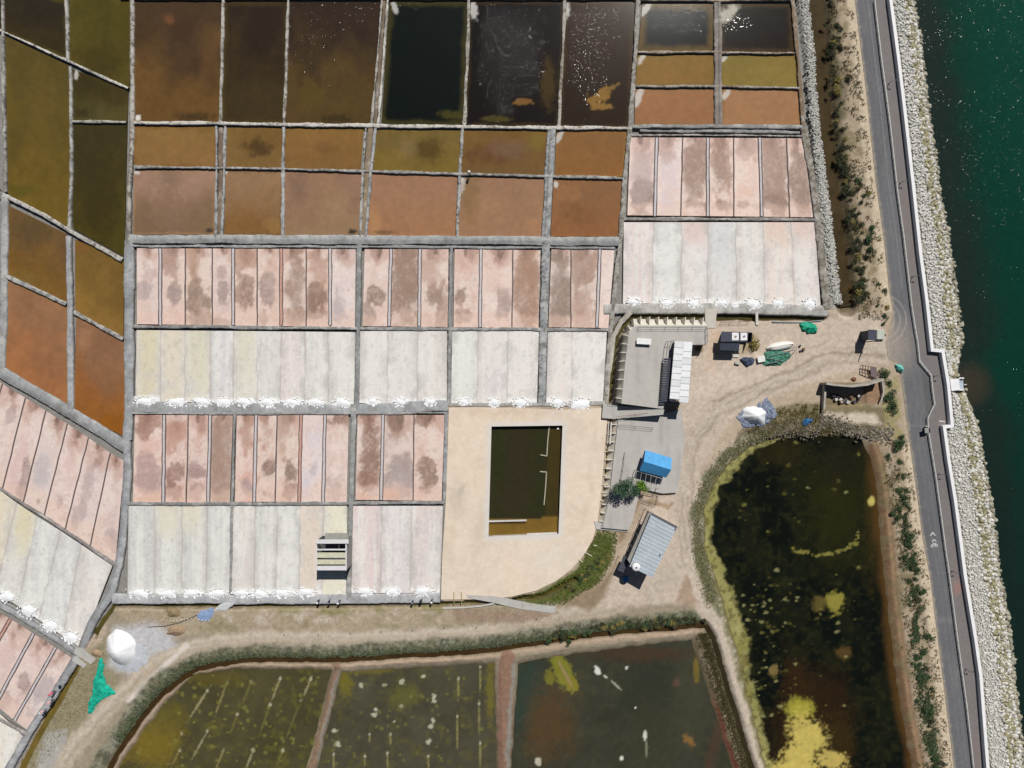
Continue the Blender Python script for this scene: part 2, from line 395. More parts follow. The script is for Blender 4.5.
    paint(m_strip*ss(.55, .7, n1)*ss(8, 12, rdx-PX), (128, 116, 88), .7)
    # west stony shoulder of the channel
    paint(line([(790, -60), (796, 0), (802, 60), (806, 120), (814, 180), (821, 240), (829, 306)], 6, 1.5)*(PY < 310), (150, 146, 140))
    paint(line([(800, -60), (805, 0), (811, 60), (815, 120), (822, 180), (829, 240), (836, 304)], 5, 1.5)*(PY < 310), (166, 163, 156))
    paint(line([(782, 0), (797, 60), (803, 125)], 3, 1)*(PY < 130), (118, 98, 76))
    # east of the big pond
    m2 = ss(436, 446, PY+(n1-.5)*8)*ss(864, 872, PX)*(PX < rdx+3)
    paint(m2, (168, 152, 130))
    bx = xof([(862, 430), (874, 458), (880, 490), (885, 540), (889, 590), (895, 640), (903, 700), (916, 768), (930, 850)], PY)
    paint(m2*ss(12, 7, PX-bx), (122, 96, 72))
    paint(m2*ss(9, 6, PX-bx)*ss(2, 5, PX-bx), (160, 134, 106), .7)
    paint(m2*ss(11, 6, rdx-PX+(n1-.5)*4), (206, 190, 166))
    paint(m2*ss(.5, .66, n1)*ss(8, 12, rdx-PX), (122, 112, 84), .7)
    # north bank of the big pond and the enclosure
    paint(poly([(738, 432), (770, 410), (800, 402), (822, 404), (870, 404), (890, 410), (880, 440), (860, 440), (760, 438), (735, 455)], 3), (128, 118, 92))
    paint(poly([(738, 432), (770, 420), (806, 424), (850, 425), (880, 430), (872, 440), (848, 437), (770, 437)], 2.5)*ss(.4, .6, n1), (92, 86, 74), .9)
    paint(poly([(818, 411), (850, 413), (875, 414), (880, 424), (858, 424), (830, 420)], 2.5), (206, 192, 174))
    paint(poly([(866, 380), (882, 380), (880, 404), (862, 404)], 2), (150, 122, 98))
    paint(poly([(823, 395), (862, 395), (862, 410), (823, 410)], 2), (140, 126, 98))
    paint(poly([(883, 368), (898, 372), (904, 440), (884, 440)], 3)*ss(.3, .5, n1), (150, 142, 96), .8)
    # west bank of the big pond
    bk = polysd(WX, WY, BIG); paint(ss(17, 12, bk+(n5-.5)*8)*(PX < 775)*(PX > 680)*ss(425, 440, PY), (136, 130, 108)); paint(ss(17, 12, bk)*(PX < 775)*ss(425, 440, PY)*ss(.52, .62, n4), (186, 180, 164), .6); paint(ss(17, 12, bk)*(PX < 775)*ss(425, 440, PY)*ss(.48, .6, n1), (104, 106, 76), .7)
    paint(ss(4, 1, abs(bk))*(PX < 780)*(PY > 436), (140, 132, 78), .7)
    pth = [(690, 560), (700, 592), (716, 622), (727, 655), (740, 700), (757, 768), (778, 850)]
    paint(line(pth, 5.8, 1.8), (200, 186, 170)); paint(line([(x+5.5, y) for x, y in pth], 1.2, 1.2), (150, 142, 112), .7); paint(line(pth, .9, 1), (186, 172, 154), .5)
    # worked mud under the salt field
    fs = polysd(PX, PY, FIELD)
    paint(ss(1, -1, fs), (140, 138, 134))
    # --- relief
    Z += (n3-.5)*.25 + (n1-.5)*.10
    def carve(pts, hw, depth, slope, mask=1):
        nonlocal Z
        d = linedist(PX+(n1-.5)*3, PY+(n2-.5)*3, pts)
        prof = depth+np.clip(d-hw, 0, 99)*W*slope
        Z = np.where((mask > 0) & (prof < Z), prof, Z)
    Z = np.where(PX > rdx-3, np.minimum(Z, -.02)*0-.03, Z)
    Z = np.where(fs < 0, -.75, Z)
    for l in (SLOPE_DITCH, SLOPE_DITCH2): carve(l, 1.4, -.8, .9)
    # the path side of the slope ditch falls over several metres
    dsl = linedist(PX, PY, SLOPE_DITCH)
    carve(CHAN_E, 5.5, -1.3, .9); carve(DIT_W, 1.6, -1.15, 2.2); carve(DIT_SW, 2.6, -1.15, 2.2)
    carve(DIT_N1, 3, -1.2, 3); carve(DIT_N2, 3, -1.2, 3); carve(DIT_B, 4.5, -1.2, 3); carve(DIT_B2, 3.2, -1.2, 3)
    for pl, dep in ((BIG, -1.5), (LP1, -1.1), (LP2, -1.1), (LP3, -1.1)):
        d = polysd(PX+(n1-.5)*3.5, PY+(n2-.5)*3.5, pl)
        prof = np.maximum(dep, -.62+(-.62-d*W)*0+d*W*.45)
        Z = np.where((prof < Z) & (d < 6), prof, Z)
    # the yard and the concrete decks cover solid ground
    for pg in (YARD,):
        d = polysd(PX, PY, pg); Z = np.where(d < 1, -.12, Z)
    pit = polysd(PX, PY, [(490, 426), (563, 425), (560, 533), (487, 537)]); Z = np.where(pit < 1.2, -2.5, Z)
    # enclosure floor
    d = polysd(PX, PY, [(824, 384), (866, 383), (866, 404), (824, 406)]); Z = np.where(d < 0, np.minimum(Z, -.4), Z)
    # sea bed: rock slope from the wall
    wx = xof(WALL, PY); sx = xof(SHORE, PY); s = (PX-wx)/(sx-wx)
    Z = np.where(s > .08, .15-1.65*s, Z); Z = np.where(s > 1, np.maximum(-1.5-(s-1)*4, -9), Z)
    cs = alb((178, 175, 165))*np.ones(col.shape)
    k = ss(.45, .62, s+(n1-.5)*.3)[..., None]; cs = cs*(1-k)+alb((140, 136, 114))*k
    k = ss(.85, 1.0, s)[..., None]; cs = cs*(1-k)+alb((60, 62, 54))*k
    col = np.where((s > .04)[..., None], cs, col)
    # wet dark mud low down beside water
    low = ss(-.25, -.6, Z)*(fs > 1)*(s < 0)*(pit > 2)
    paint(low, (96, 84, 62), .7)
    # grain
    g = fbm(PX/1.6, PY/1.6, 21, 2)
    col *= (1+.30*(n4-.5)+.22*(g-.5))[..., None]
    col = np.clip(col, .006, .85)
    m = mat_col('soil', .95, ((1.2, .9, 1.08, 5), (9, .8, 1.16, 3)), 5, .12, .7, .2)
    o = grid_obj('ground', X, Y, Z, m, col); props(o, kind='structure')
fill_ground()

# ------------------------------------------------------------------ water bodies
def blob_cols(col, PX, PY, blobs, seed=0, ripple=None):
    for b in blobs:
        bx, by, rx, ry, c, s = b[:6]; hard = b[6] if len(b) > 6 else .35; warp = b[7] if len(b) > 7 else .5; rot = b[8] if len(b) > 8 else 0
        m0 = (abs(PX-bx) < (rx+ry)*1.9+3) & (abs(PY-by) < (rx+ry)*1.9+3)
        if not m0.any(): continue
        x = PX[m0]-bx; y = PY[m0]-by
        if rot: x, y = x*math.cos(rot)+y*math.sin(rot), -x*math.sin(rot)+y*math.cos(rot)
        sz = max(2.0, min(rx, ry))
        n = fbm(PX[m0]/sz*.9, PY[m0]/sz*.9, seed+int(bx+by*3) % 97, 4)
        d = np.sqrt((x/rx)**2+(y/ry)**2)+(n-.5)*2*warp
        if sz > 3.5 and warp > .2: d = d+(fbm(PX[m0]/2.4, PY[m0]/2.4, seed+5, 3)-.5)*.9
        m = (ss(1+hard, 1-hard, d)*s)[:, None]
        if c[0] < 0: col[m0] = col[m0]*(1-m)+np.array(alb(c2(c)))*m
        else: col[m0, :3] = col[m0, :3]*(1-m)+alb(c)*m
    return col
def sheet(name, x0, y0, x1, y1, z, m, colf, step, clip):
    PX, PY = np.meshgrid(np.arange(x0, x1+step, step), np.arange(y0, y1+step, step))
    col = colf(PX, PY)
    V = np.stack([(PX-512)*W, (384-PY)*W, np.full(PX.shape, z)], -1).reshape(-1, 3)
    F = grid_faces(*PX.shape)[:, ::-1]; keep = (polysd(PX, PY, clip).ravel() < 4.5)
    F = F[keep[F].all(1)]; used = np.unique(F); idx = np.zeros(len(V), int); idx[used] = np.arange(len(used))
    return raw_mesh(name, V[used], idx[F], m, None, col.reshape(-1, 4)[used], True)

def rgba(col, a): return np.concatenate([col, a[..., None]], -1)
M_SEA = mat_water('sea_water', .11, 2.0, .006, (1, 1.3, 1), .6, False, 3, .45, (.45, .05), glint=(2.0, .15, .038, .7))
def sea_col(PX, PY):
    sx = xof(SHORE, PY); d = PX-sx; n = fbm(PX/30, PY/30, 5)
    k = ss(10, 55, d+(n-.5)*30)[..., None]; c = alb((30, 42, 36))*(1-k)+alb((11, 54, 41))*k
    k2 = (ss(350, -50, PY)*ss(20, 90, d))[..., None]; c = c*(1-k2)+alb((14, 62, 48))*k2
    k3 = ss(250, 650, PY)[..., None]; c = c*(1-k3*.55)+alb((12, 34, 28))*k3*.55
    k4 = (ss(30, 8, np.hypot(PX-975, (PY-385)))*.8)[..., None]; c = c*(1-k4)+alb((62, 56, 44))*k4
    al = np.interp(PY, [-50, 100, 300, 500, 768], [.5, .33, .13, .05, .03])*ss(.3, .65, fbm(PX/18, PY/18, 12))
    return rgba(c*(1+.2*(fbm(PX/4, PY/4, 6)-.5))[..., None], al)
PXs = np.r_[np.arange(880, 1100, 2.0), [1150, 1300, 1800, 3500, 8000]]; PYs = np.r_[[-8000, -3000, -1000, -400], np.arange(-120, 900, 2.0), [1200, 2500, 8000]]
GX, GY = np.meshgrid(PXs, PYs)
o = grid_obj('sea', (GX-512)*W, (384-GY)*W, np.full(GX.shape, -1.5), M_SEA, sea_col(GX, GY)); props(o, kind='structure')

M_POND = mat_water('brine', .10, 5.5, .03, (1, 1, 1), 0, True, 4, .26)
def rgba(col, a): return np.concatenate([col, a[..., None]], -1)
YEL = (196, 178, 96)
def big_col(PX, PY):
    col = alb((15, 19, 14))*np.ones(PX.shape+(3,)); n = fbm(PX/25, PY/25, 31)
    k = (ss(.42, .68, fbm(PX/16, PY/22, 35))*.55)[..., None]; col = col*(1-k)+alb((34, 36, 20))*k
    k = (ss(.5, .72, fbm(PX/5, PY/5, 36, 4))*.35)[..., None]; col = col*(1-k)+alb((52, 52, 26))*k
    def bl(*b): blob_cols(col, PX, PY, b, 40)
    d = polysd(PX+(n-.5)*6, PY, BIG)
    bl((838, 510, 34, 42, (42, 42, 16), .8, .8, .8), (845, 470, 30, 24, (34, 30, 20), .6, .7, .8), (874, 520, 8, 60, (60, 50, 22), .6, .7),
       (800, 480, 18, 30, (28, 30, 16), .5, .7, .8), (785, 455, 25, 14, (48, 42, 20), .6, .6),
       (815, 720, 36, 40, (46, 32, 18), .85, .7, .9), (800, 700, 12, 36, (54, 36, 20), .7, .7, .9),
       (835, 740, 20, 22, (56, 44, 20), .7, .6, .9))
    # right shore, rusty shallows
    bxr = xof([(862, 437), (874, 458), (880, 490), (884, 540), (889, 590), (895, 640), (903, 700), (916, 768), (930, 850)], PY)
    m = (ss(12, 2, bxr-PX+(n-.5)*8)*ss(440, 480, PY))[..., None]; col = col*(1-m)+alb((78, 56, 28))*m
    # algae scum along the west shore
    bxl = xof([(778, 439), (752, 449), (733, 464), (716, 487), (706, 512), (706, 545), (724, 600), (738, 650), (753, 710), (767, 768), (780, 850)], PY)
    n2 = fbm(PX/10, PY/10, 33); wid = np.interp(PY, [430, 470, 520, 560, 590, 625, 660, 700, 800], [11, 12, 10, 16, 17, 22, 12, 9, 14])
    m = (ss(2.5, -2.5, (PX-bxl)-wid*.66-(n2-.5)*16)*(.55+.45*ss(.36, .5, fbm(PX/4, PY/4, 37))))[..., None]
    cc = alb((172, 166, 112))*(1-n2[..., None])+alb((124, 122, 62))*n2[..., None]
    col = col*(1-m)+cc*m
    def bl2(*b):
        nonlocal col
        col = blob_cols(col, PX, PY, b, 41)
    bl2((802, 712, 13, 13, (160, 152, 60), .95, .5, .4), (808, 738, 21, 22, YEL, .95, .35, .5), (800, 762, 19, 18, YEL, .95, .3, .5), (832, 762, 14, 9, (188, 168, 92), .95, .3, .5), (790, 790, 40, 26, YEL, .95),
        (836, 603, 9, 12, (140, 132, 60), .95, .3, .6), (822, 605, 7, 7, (96, 84, 44), .9, .4, .6), (846, 654, 7, 6, (84, 66, 36), .9, .5, .6),
        (873, 502, 3.5, 5, (196, 180, 100), .9, .3, .4), (776, 672, 5, 5, (128, 110, 66), .8, .4, .8), (745, 664, 6, 10, (120, 112, 66), .8, .3, .9))
    # a broken ring of floating weed
    for t in np.linspace(0, 1, 26):
        a = math.pi*(.02+t*.72); x = 822+38*math.cos(a)+rnd.uniform(-2, 2); y = 536+19*math.sin(a)+rnd.uniform(-2, 2)
        bl2((x, y, rnd.uniform(1.0, 3.4), rnd.uniform(.8, 2.0), (128, 122, 62), .8, .5, 1.1))
    for i in range(150):
        x = rnd.uniform(738, 860); y = rnd.uniform(442, 768)
        r = rnd.uniform(.7, 2.0)
        if rnd.random() < .5: x = rnd.uniform(745, 800); y = rnd.uniform(585, 720)
        bl2((x, y, r*1.2, r*.8, rnd.choice([(112, 110, 58), (140, 138, 92), (84, 80, 40), (84, 80, 40)]), .75, .5, 1.3))
    return rgba(col*(1+.25*(fbm(PX/3, PY/3, 8)-.5))[..., None], np.full(PX.shape, .12))
o = sheet('pond_water', 690, 425, 935, 852, -.6, M_POND, big_col, 1.1, BIG); props(o, kind='structure')

def lp_col(base, blobs, seed, vein=None):
    def f(PX, PY):
        n = fbm(PX/30, PY/30, seed); n2 = fbm(PX/6, PY/6, seed+1)
        col = alb(base)*np.ones(PX.shape+(3,))*(1+.5*(n-.5)+.3*(n2-.5))[..., None]
        k = (ss(.55, .75, fbm(PX/7, PY/7, seed+5))*.6*(vein or 0))[..., None]; col = col*(1-k)+alb((104, 100, 44))*k
        col = blob_cols(col, PX, PY, blobs, seed)
        return rgba(col, np.full(PX.shape, .12))
    return f
B1 = []
for (x0, y0, x1, y1) in [(279, 680, 272, 698), (269, 706, 259, 735), (310, 680, 303, 697), (300, 702, 284, 742), (250, 683, 242, 703), (236, 716, 228, 738), (226, 683, 214, 716), (206, 692, 188, 720), (206, 733, 192, 758), (180, 735, 166, 760), (252, 752, 245, 770), (222, 752, 214, 772), (282, 752, 274, 770), (178, 752, 170, 768)]:
    a = math.atan2(y1-y0, x1-x0)
    B1.append(((x0+x1)/2, (y0+y1)/2, math.hypot(x1-x0, y1-y0)/2, 1.1, rnd.choice([(142, 132, 86), (158, 150, 116), (112, 106, 58), (104, 100, 56)]), .7, .5, .8, a))
    B1.append((x0, y0, 1.4, 1.8, (180, 174, 150), rnd.choice([.3, .8]), .4, .8))
B1 += [(150, 745, 26, 22, (122, 104, 38), .8, .6), (170, 720, 16, 16, (104, 92, 40), .7, .6), (215, 680, 30, 6, (98, 88, 36), .6, .6)]
for i in range(90): B1.append((rnd.uniform(130, 322), rnd.uniform(675, 768), rnd.uniform(.8, 2.4), rnd.uniform(.8, 2.4), (126, 124, 62), .6, .4, .8))
B2 = []
for x, y in [(360, 687), (384, 686), (401, 683), (423, 677), (374, 711), (373, 716), (401, 707), (433, 698), (434, 703), (394, 723), (432, 722), (431, 728), (428, 743), (333, 732), (336, 746)]:
    B2.append((x+rnd.uniform(-1, 1), y, rnd.uniform(1.6, 2.8), rnd.uniform(1.6, 2.8), (186, 186, 162), .85, .4, 1.0))
for x, y0, y1 in [(458, 680, 702), (457, 718, 747), (480, 668, 692), (479, 705, 733), (480, 745, 770), (333, 756, 775), (369, 736, 744), (390, 736, 746), (387, 755, 770), (364, 758, 768), (428, 758, 770)]:
    B2.append((x, (y0+y1)/2, (y1-y0)/2, 1.0, (136, 130, 82), .8, .5, .8, math.pi/2)); B2.append((x, y0, 1.2, 1.4, (188, 188, 166), .7, .4, .7))
B2 += [(402, 697, 14, 10, (104, 102, 48), .6, .6, .9), (345, 685, 7, 14, (112, 104, 40), .8, .5), (490, 690, 4, 30, (118, 110, 42), .6, .6), (365, 672, 24, 3, (110, 100, 42), .7, .5)]
for i in range(60): B2.append((rnd.uniform(325, 495), rnd.uniform(672, 768), rnd.uniform(.8, 2), rnd.uniform(.8, 2), (122, 120, 62), .5, .4, .8))
B3 = [(530, 695, 18, 34, (48, 64, 56), .9, .6), (552, 722, 24, 34, (86, 66, 42), .8, .6), (545, 690, 0.1, .1, (0, 0, 0), 0),
      (563, 672, 9, 20, (124, 122, 48), .95, .25, .35, -.45), (573, 686, 6, 8, (128, 120, 48), .95, .25, .4), (551, 679, 5, 7, (116, 112, 46), .9, .3, .5),
      (566, 676, 1.5, 16, (160, 132, 108), .6, .4, .4, -.5),
      (655, 690, 34, 34, (44, 48, 40), .6, .6), (650, 735, 22, 40, (62, 60, 46), .6, .6), (598, 672, 2.6, 4.5, (214, 216, 206), .95, .3, .5, -.6), (606, 678, 2.5, 1.2, (196, 196, 180), .9, .3, .5, .7), (616, 686, 7, .9, (170, 168, 150), .8, .3, .5, .75),
      (627, 669, 1.5, 2, (210, 210, 196), .9, .3), (636, 709, 1.2, 1.2, (200, 200, 186), .9, .3), (645.5, 737, 2, 5, (214, 214, 200), .9, .3, .5), (647, 750, 1.3, 8, (130, 130, 110), .8, .4), (622, 760, 2, 2.6, (220, 220, 205), .9, .3), (538, 764, 3, 4, (196, 190, 170), .8, .3, .8),
      (677, 684, 4, 5, (104, 74, 62), .8, .5), (690, 742, 4, 7, (150, 110, 60), .8, .5, .7, -.6), (697, 672, 3, 12, (138, 116, 40), .85, .4), (716, 745, 5, 34, (84, 58, 46), .5, .6, .5, .3), (640, 655, 50, 7, (74, 56, 42), .7, .6), (690, 700, 20, 40, (70, 70, 54), .5, .6)]
for nm, f, bx, cl in (('brine_pond_water', lp_col((76, 72, 48), B1, 50, .8), (60, 665, 335, 852), LP1), ('brine_pond_water', lp_col((76, 73, 58), B2, 60, .5), (297, 660, 502, 852), LP2), ('brine_pond_water', lp_col((60, 60, 48), B3, 70, .15), (498, 636, 752, 852), LP3)):
    o = sheet(nm, *bx, -.6, M_POND, f, 1.1, cl); props(o, kind='structure')

def ditch_water(pts, w, z, c, name='ditch_water'):
    p, n = offsets(pts); L = [(a-q*w) for a, q in zip(p, n)]; R = [(a+q*w) for a, q in zip(p, n)]
    def cf(PX, PY, u):
        k = fbm(PX/8, PY/8, 11)[..., None]; return rgba(alb(c)*(.65+.7*k)*np.ones(PX.shape+(3,)), np.full(PX.shape, .1))
    o = ribbon_sheet(name, [(v.x, v.y) for v in R], [(v.x, v.y) for v in L], z, M_POND, cf, 6, 3)
    props(o, kind='structure'); return o
ditch_water(SLOPE_DITCH, 3.4, -.585, (64, 48, 26)); ditch_water(SLOPE_DITCH2, 3.0, -.58, (52, 46, 30))
ditch_water(CHAN_E, 9, -.9, (70, 58, 38)); ditch_water(DIT_W, 3, -.95, (82, 76, 34)); ditch_water(DIT_SW, 4.5, -.95, (108, 92, 44))
ditch_water(DIT_N1, 4.5, -.95, (66, 62, 36)); ditch_water(DIT_N2, 4.5, -.95, (72, 66, 36)); ditch_water(DIT_B, 7, -.955, (78, 74, 40)); ditch_water(DIT_B2, 5, -.95, (98, 86, 40))

# ------------------------------------------------------------------ road and promenade
M_ASPH = mat_col('asphalt', .85, ((1.5, .93, 1.06, 4), (14, .9, 1.1, 2)), 25, .01, .5, .3)
def asph(PX, PY, u):
    n = fbm(PX/14, PY/40, 81); n2 = fbm(PX/3, PY/3, 82)
    col = alb((103, 103, 107))*np.ones(PX.shape+(3,))*(1+.30*(n-.5)+.14*(n2-.5))[..., None]
    xl = xof(ROADL, PY); w = xof(RAIL, PY)-xl; q = (PX-xl)/w
    for c, wd, s in ((.42, .05, .35), (.66, .03, .5), (.85, .06, -.2)):
        k = np.exp(-((q-c)/wd)**2)*s*(.5+n2); col *= (1+k*.35)[..., None]
    # sandy film near the track mouth and the dirt edge
    m = (ss(42, 6, np.hypot(PX-886, (PY-347)*.9))*.6)[..., None]; col = col*(1-m)+alb((176, 164, 150))*m
    m = (ss(3, 0, (PX-xl)+(n2-.5)*4)*.6)[..., None]; col = col*(1-m)+alb((176, 164, 144))*m
    sp = (ss(.60, .72, fbm(PX/5, PY/14, 86))*.22)[..., None]; col = col*(1-sp)+alb((132, 128, 120))*sp
    ck = (ss(.012, .0, abs(fbm(PX/9, PY/9, 87, 3)-.5))*.35*ss(.5, .6, n))[..., None]; col = col*(1-ck)+alb((66, 66, 68))*ck
    for cy, s in ((344, 26), (350, 20), (356, 14)):   # tyre arcs
        d = abs(np.hypot(PX-880, PY-320)-s); m = (ss(1.3, .3, d)*(PX > 886)*.3)[..., None]; col = col*(1-m)+alb((190, 184, 176))*m
    # darker repair patch beside the bend
    m = (ss(1.5, -1.5, polysd(PX, PY, [(921, 372), (931, 382), (932, 406), (928, 413), (925, 408)]))*.5)[..., None]; col = col*(1-m)+alb((84, 84, 84))*m
    m = (ss(1, .2, abs(PY-425-(PX-905)*.02))*.5)[..., None]; col = col*(1-m)+alb((150, 148, 146))*m
    m = (ss(6, 0, abs(PY-620))*.35*ss(.4, .6, n))[..., None]; col = col*(1-m)+alb((136, 134, 132))*m
    return col
o = ribbon_sheet('road', ROADL, RAIL, .03, M_ASPH, asph, 26, 1.5); props(o, kind='structure')
# left/right borders resampled by height so that the sheet stays aligned
M_PAVE = mat_col('promenade_paving', .85, ((1.2, .94, 1.05, 4), (10, .92, 1.07, 2)), 20, .01, .5, .3)
def pave(PX, PY, u):
    n = fbm(PX/16, PY/30, 83); n2 = fbm(PX/3, PY/3, 84)
    col = alb((122, 117, 116))*np.ones(PX.shape+(3,))*(1+.12*(n-.5)+.12*(n2-.5))[..., None]
    m = (ss(.5, .7, n)*.35)[..., None]; col = col*(1-m)+alb((128, 114, 112))*m
    for cx, cy in ((957, 588),):
        m = (ss(7, 1, np.hypot(PX-cx, (PY-cy)*.6))*.5)[..., None]; col = col*(1-m)+alb((168, 122, 108))*m
    return col
RS = []; WS = []
for y in np.arange(-60, 842, 1.0):
    w_ = float(xof(WALL, np.array([y]))[0])
    RS.append((float(xof(RAIL, np.array([y]))[0])-.6, y)); WS.append((w_, y))
o = ribbon_sheet('pavement', RS, WS, .12, M_PAVE, pave, 12, 1.0); props(o, kind='structure')
mb = ribbon_prism(RS[::6], 1.0, -.05, .125); o = mb.build('kerb', mat('kerb_concrete', (168, 165, 160), .9)); props(o, kind='structure')
# ------------------------------------------------------------------ brine ponds of the salt field
ORD = ['first', 'second', 'third', 'fourth', 'fifth', 'sixth', 'seventh', 'eighth', 'ninth', 'tenth', 'eleventh', 'twelfth', 'thirteenth']
M_BRINE = M_POND
M_RIP = mat_water('rippled_brine', .1, 3.5, .0004, (1, 1, 1), 0, True, 2, .45, glint=(2.8, .13, .021, .36))
def quad(c, n, m):
    (ax, ay), (bx, by), (cx, cy), (dx, dy) = c     # nw ne se sw
    v, u = np.meshgrid(np.linspace(0, 1, n), np.linspace(0, 1, m), indexing='ij')
    PX = (ax*(1-u)+bx*u)*(1-v)+(dx*(1-u)+cx*u)*v; PY = (ay*(1-u)+by*u)*(1-v)+(dy*(1-u)+cy*u)*v
    return PX, PY, u, v
pid = [0]
def pond(corners, ctop, cbot, label, edge=None, blobs=(), ripple=(), z=-.42, var=.35, grow=1.2):
    pid[0] += 1; sd = pid[0]*13
    cx = sum(p[0] for p in corners)/4; cy = sum(p[1] for p in corners)/4
    cs = [(x+grow*(1 if x > cx else -1), y+grow*(1 if y > cy else -1)) for x, y in corners]
    w = max(cs[1][0]-cs[0][0], 8); h = max(cs[2][1]-cs[1][1], 8)
    mute = lambda q: tuple(x+(sum(q)/3-x)*.09 for x in q); ctop = mute(ctop); cbot = mute(cbot)
    PX, PY, u, v = quad(cs, int(h/1.3)+2, int(w/1.3)+2)
    n = fbm(PX/26, PY/34, sd); n2 = fbm(PX/7, PY/10, sd+1); n3 = fbm(PX/2, PY/2, sd+2, 2)
    k = ss(.1, .9, v+(n-.5)*.9)[..., None]
    col = (alb(ctop)*(1-k)+alb(cbot)*k)*(1+var*(n-.5)+var*.5*(n2-.5)+.08*(n3-.5))[..., None]
    if edge is not None:
        de = np.minimum(np.minimum(u, 1-u)*w, np.minimum(v, 1-v)*h)+(n2-.5)*5
        m = (ss(edge[1], 1.0, de)*edge[2])[..., None]; col = col*(1-m)+alb(edge[0])*m
    de = np.minimum(np.minimum(u, 1-u)*w, np.minimum(v, 1-v)*h)
    col = blob_cols(col, PX, PY, blobs, sd)
    a = np.full(PX.shape, .0 if ripple else .12)
    for rx, ry, r1, r2, s in ripple:
        a = np.maximum(a, s*ss(1.35, .55, np.sqrt(((PX-rx)/r1)**2+((PY-ry)/r2)**2)+(fbm(PX/8, PY/8, sd+4)-.5)*.9))
    o = grid_obj('brine_pond', (PX-512)*W, (384-PY)*W, np.full(PX.shape, z), M_RIP if ripple else M_BRINE, rgba(np.clip(col, .003, .8), a))
    props(o, label, 'salt pond', 'brine ponds of the salt field')
    return o
WHT = (205, 202, 196)
def crust(x, y, s=5, a=.5): return (x, y, s*1.2, s*.45, WHT, .75, .3, .45, a)
OL = (92, 84, 36)
pond([(-30, -20), (65, 0), (67, 59), (-30, 16)], (50, 43, 32), (60, 50, 28), 'dark olive pond in the top left corner above the slanting dike', (OL, 6, .5))
pond([(69, -8), (129, -8), (127, 86), (70, 61)], (84, 74, 30), (86, 74, 30), 'olive pond with a slanting foot at the top between the dikes', None, [(98, 60, 20, 16, (62, 54, 26), .6, .6)])
pond([(5, 36), (67, 66), (68, 226), (8, 197)], (92, 78, 36), (110, 88, 32), 'long olive brown pond, the tallest beside the left edge', None, [(20, 190, 14, 6, (84, 78, 30), .6, .6), (40, 120, 16, 50, (112, 90, 42), .4, .6)])
pond([(72, 69), (126, 90), (125, 120), (73, 120)], (66, 56, 28), (84, 76, 38), 'small dark olive pond wedged under the slanting dike', None, [(75, 73, 2, 5, WHT, .8, .3), (80, 112, 10, 6, (46, 38, 24), .6, .6)])
pond([(73, 124), (125, 124), (122, 255), (73, 227)], (66, 58, 30), (76, 66, 24), 'tall dark olive pond left of the long upright dike', None, [(100, 190, 14, 50, (56, 48, 26), .6, .6)])
pond([(8, 206), (65, 235), (66, 302), (8, 273)], (112, 84, 50), (122, 88, 38), 'brown pond near the left edge with a slanting top', None, [(28, 228, 22, 14, (88, 72, 46), .6, .6), (22, 280, 14, 8, (120, 100, 52), .5, .6)])
pond([(75, 240), (122, 262), (121, 336), (75, 312)], (120, 92, 42), (136, 102, 46), 'ochre brown pond with slanting sides right of the brown one', None, [(82, 245, 8, 8, (126, 86, 46), .6)])
pond([(7, 279), (66, 309), (66, 408), (4, 368)], (150, 106, 74), (166, 108, 66), 'bright orange pond at the left edge above the pink pans', (( 140, 116, 60), 3, .5))
pond([(76, 318), (122, 343), (123, 436), (74, 410)], (146, 104, 74), (148, 92, 42), 'orange brown pond tapering down to the long slanting dike', None, [(84, 335, 6, 14, (168, 122, 92), .5, .6), (108, 425, 16, 10, (140, 86, 26), .7)])
pond([(134, 2), (220, 2), (217, 120), (134, 120)], (78, 58, 38), (106, 76, 38), 'large brown pond, leftmost of the tall top row', None, [(168, 18, 5, 5, (122, 82, 50), .7, .6), (192, 116, 18, 4, (56, 46, 28), .7, .6), (144, 30, 10, 30, (72, 56, 30), .4, .6), (137, 117, 2.4, 2.4, (225, 222, 216), .9, .3)], [(155, 10, 26, 12, .35)])
pond([(225, 2), (287, 2), (284, 121), (222, 121)], (52, 40, 27), (66, 52, 28), 'dark brown pond, second of the tall top row', ((84, 70, 32), 6, .4), [], [(240, 14, 20, 16, .3)])
pond([(290, 2), (381, 2), (371, 122), (286, 121)], (58, 44, 32), (84, 64, 32), 'brown pond flecked with glints, third of the tall top row', None, [(310, 95, 12, 14, (92, 76, 34), .6), (335, 118, 16, 4, (46, 40, 26), .6), (350, 104, 20, 6, (86, 72, 34), .5)], [(310, 30, 30, 55, .75), (345, 8, 30, 12, .6)])
pond([(390, 2), (467, 2), (462, 123), (382, 122)], (20, 26, 21), (16, 22, 17), 'nearly black green pond in the middle of the top row', ((70, 64, 30), 7, .75), [crust(394, 6, 6, 1.3), (452, 114, 12, 4, (78, 72, 30), .7, .5)], [(410, 6, 14, 5, .3)])
pond([(472, 2), (563, 2), (556, 124), (466, 123)], (27, 22, 20), (28, 22, 18), 'black pond full of glints right of the nearly black green pond', ((64, 50, 24), 4, .6), [crust(473, 8, 9, 1.4), (548, 82, 7, 22, (78, 62, 28), .7, .5), (523, 101, 9, 3, (126, 92, 48), .9, .3, .6), (497, 118, 14, 3, (84, 74, 30), .7)], [(500, 60, 20, 70, .9), (522, 50, 22, 45, .7)])
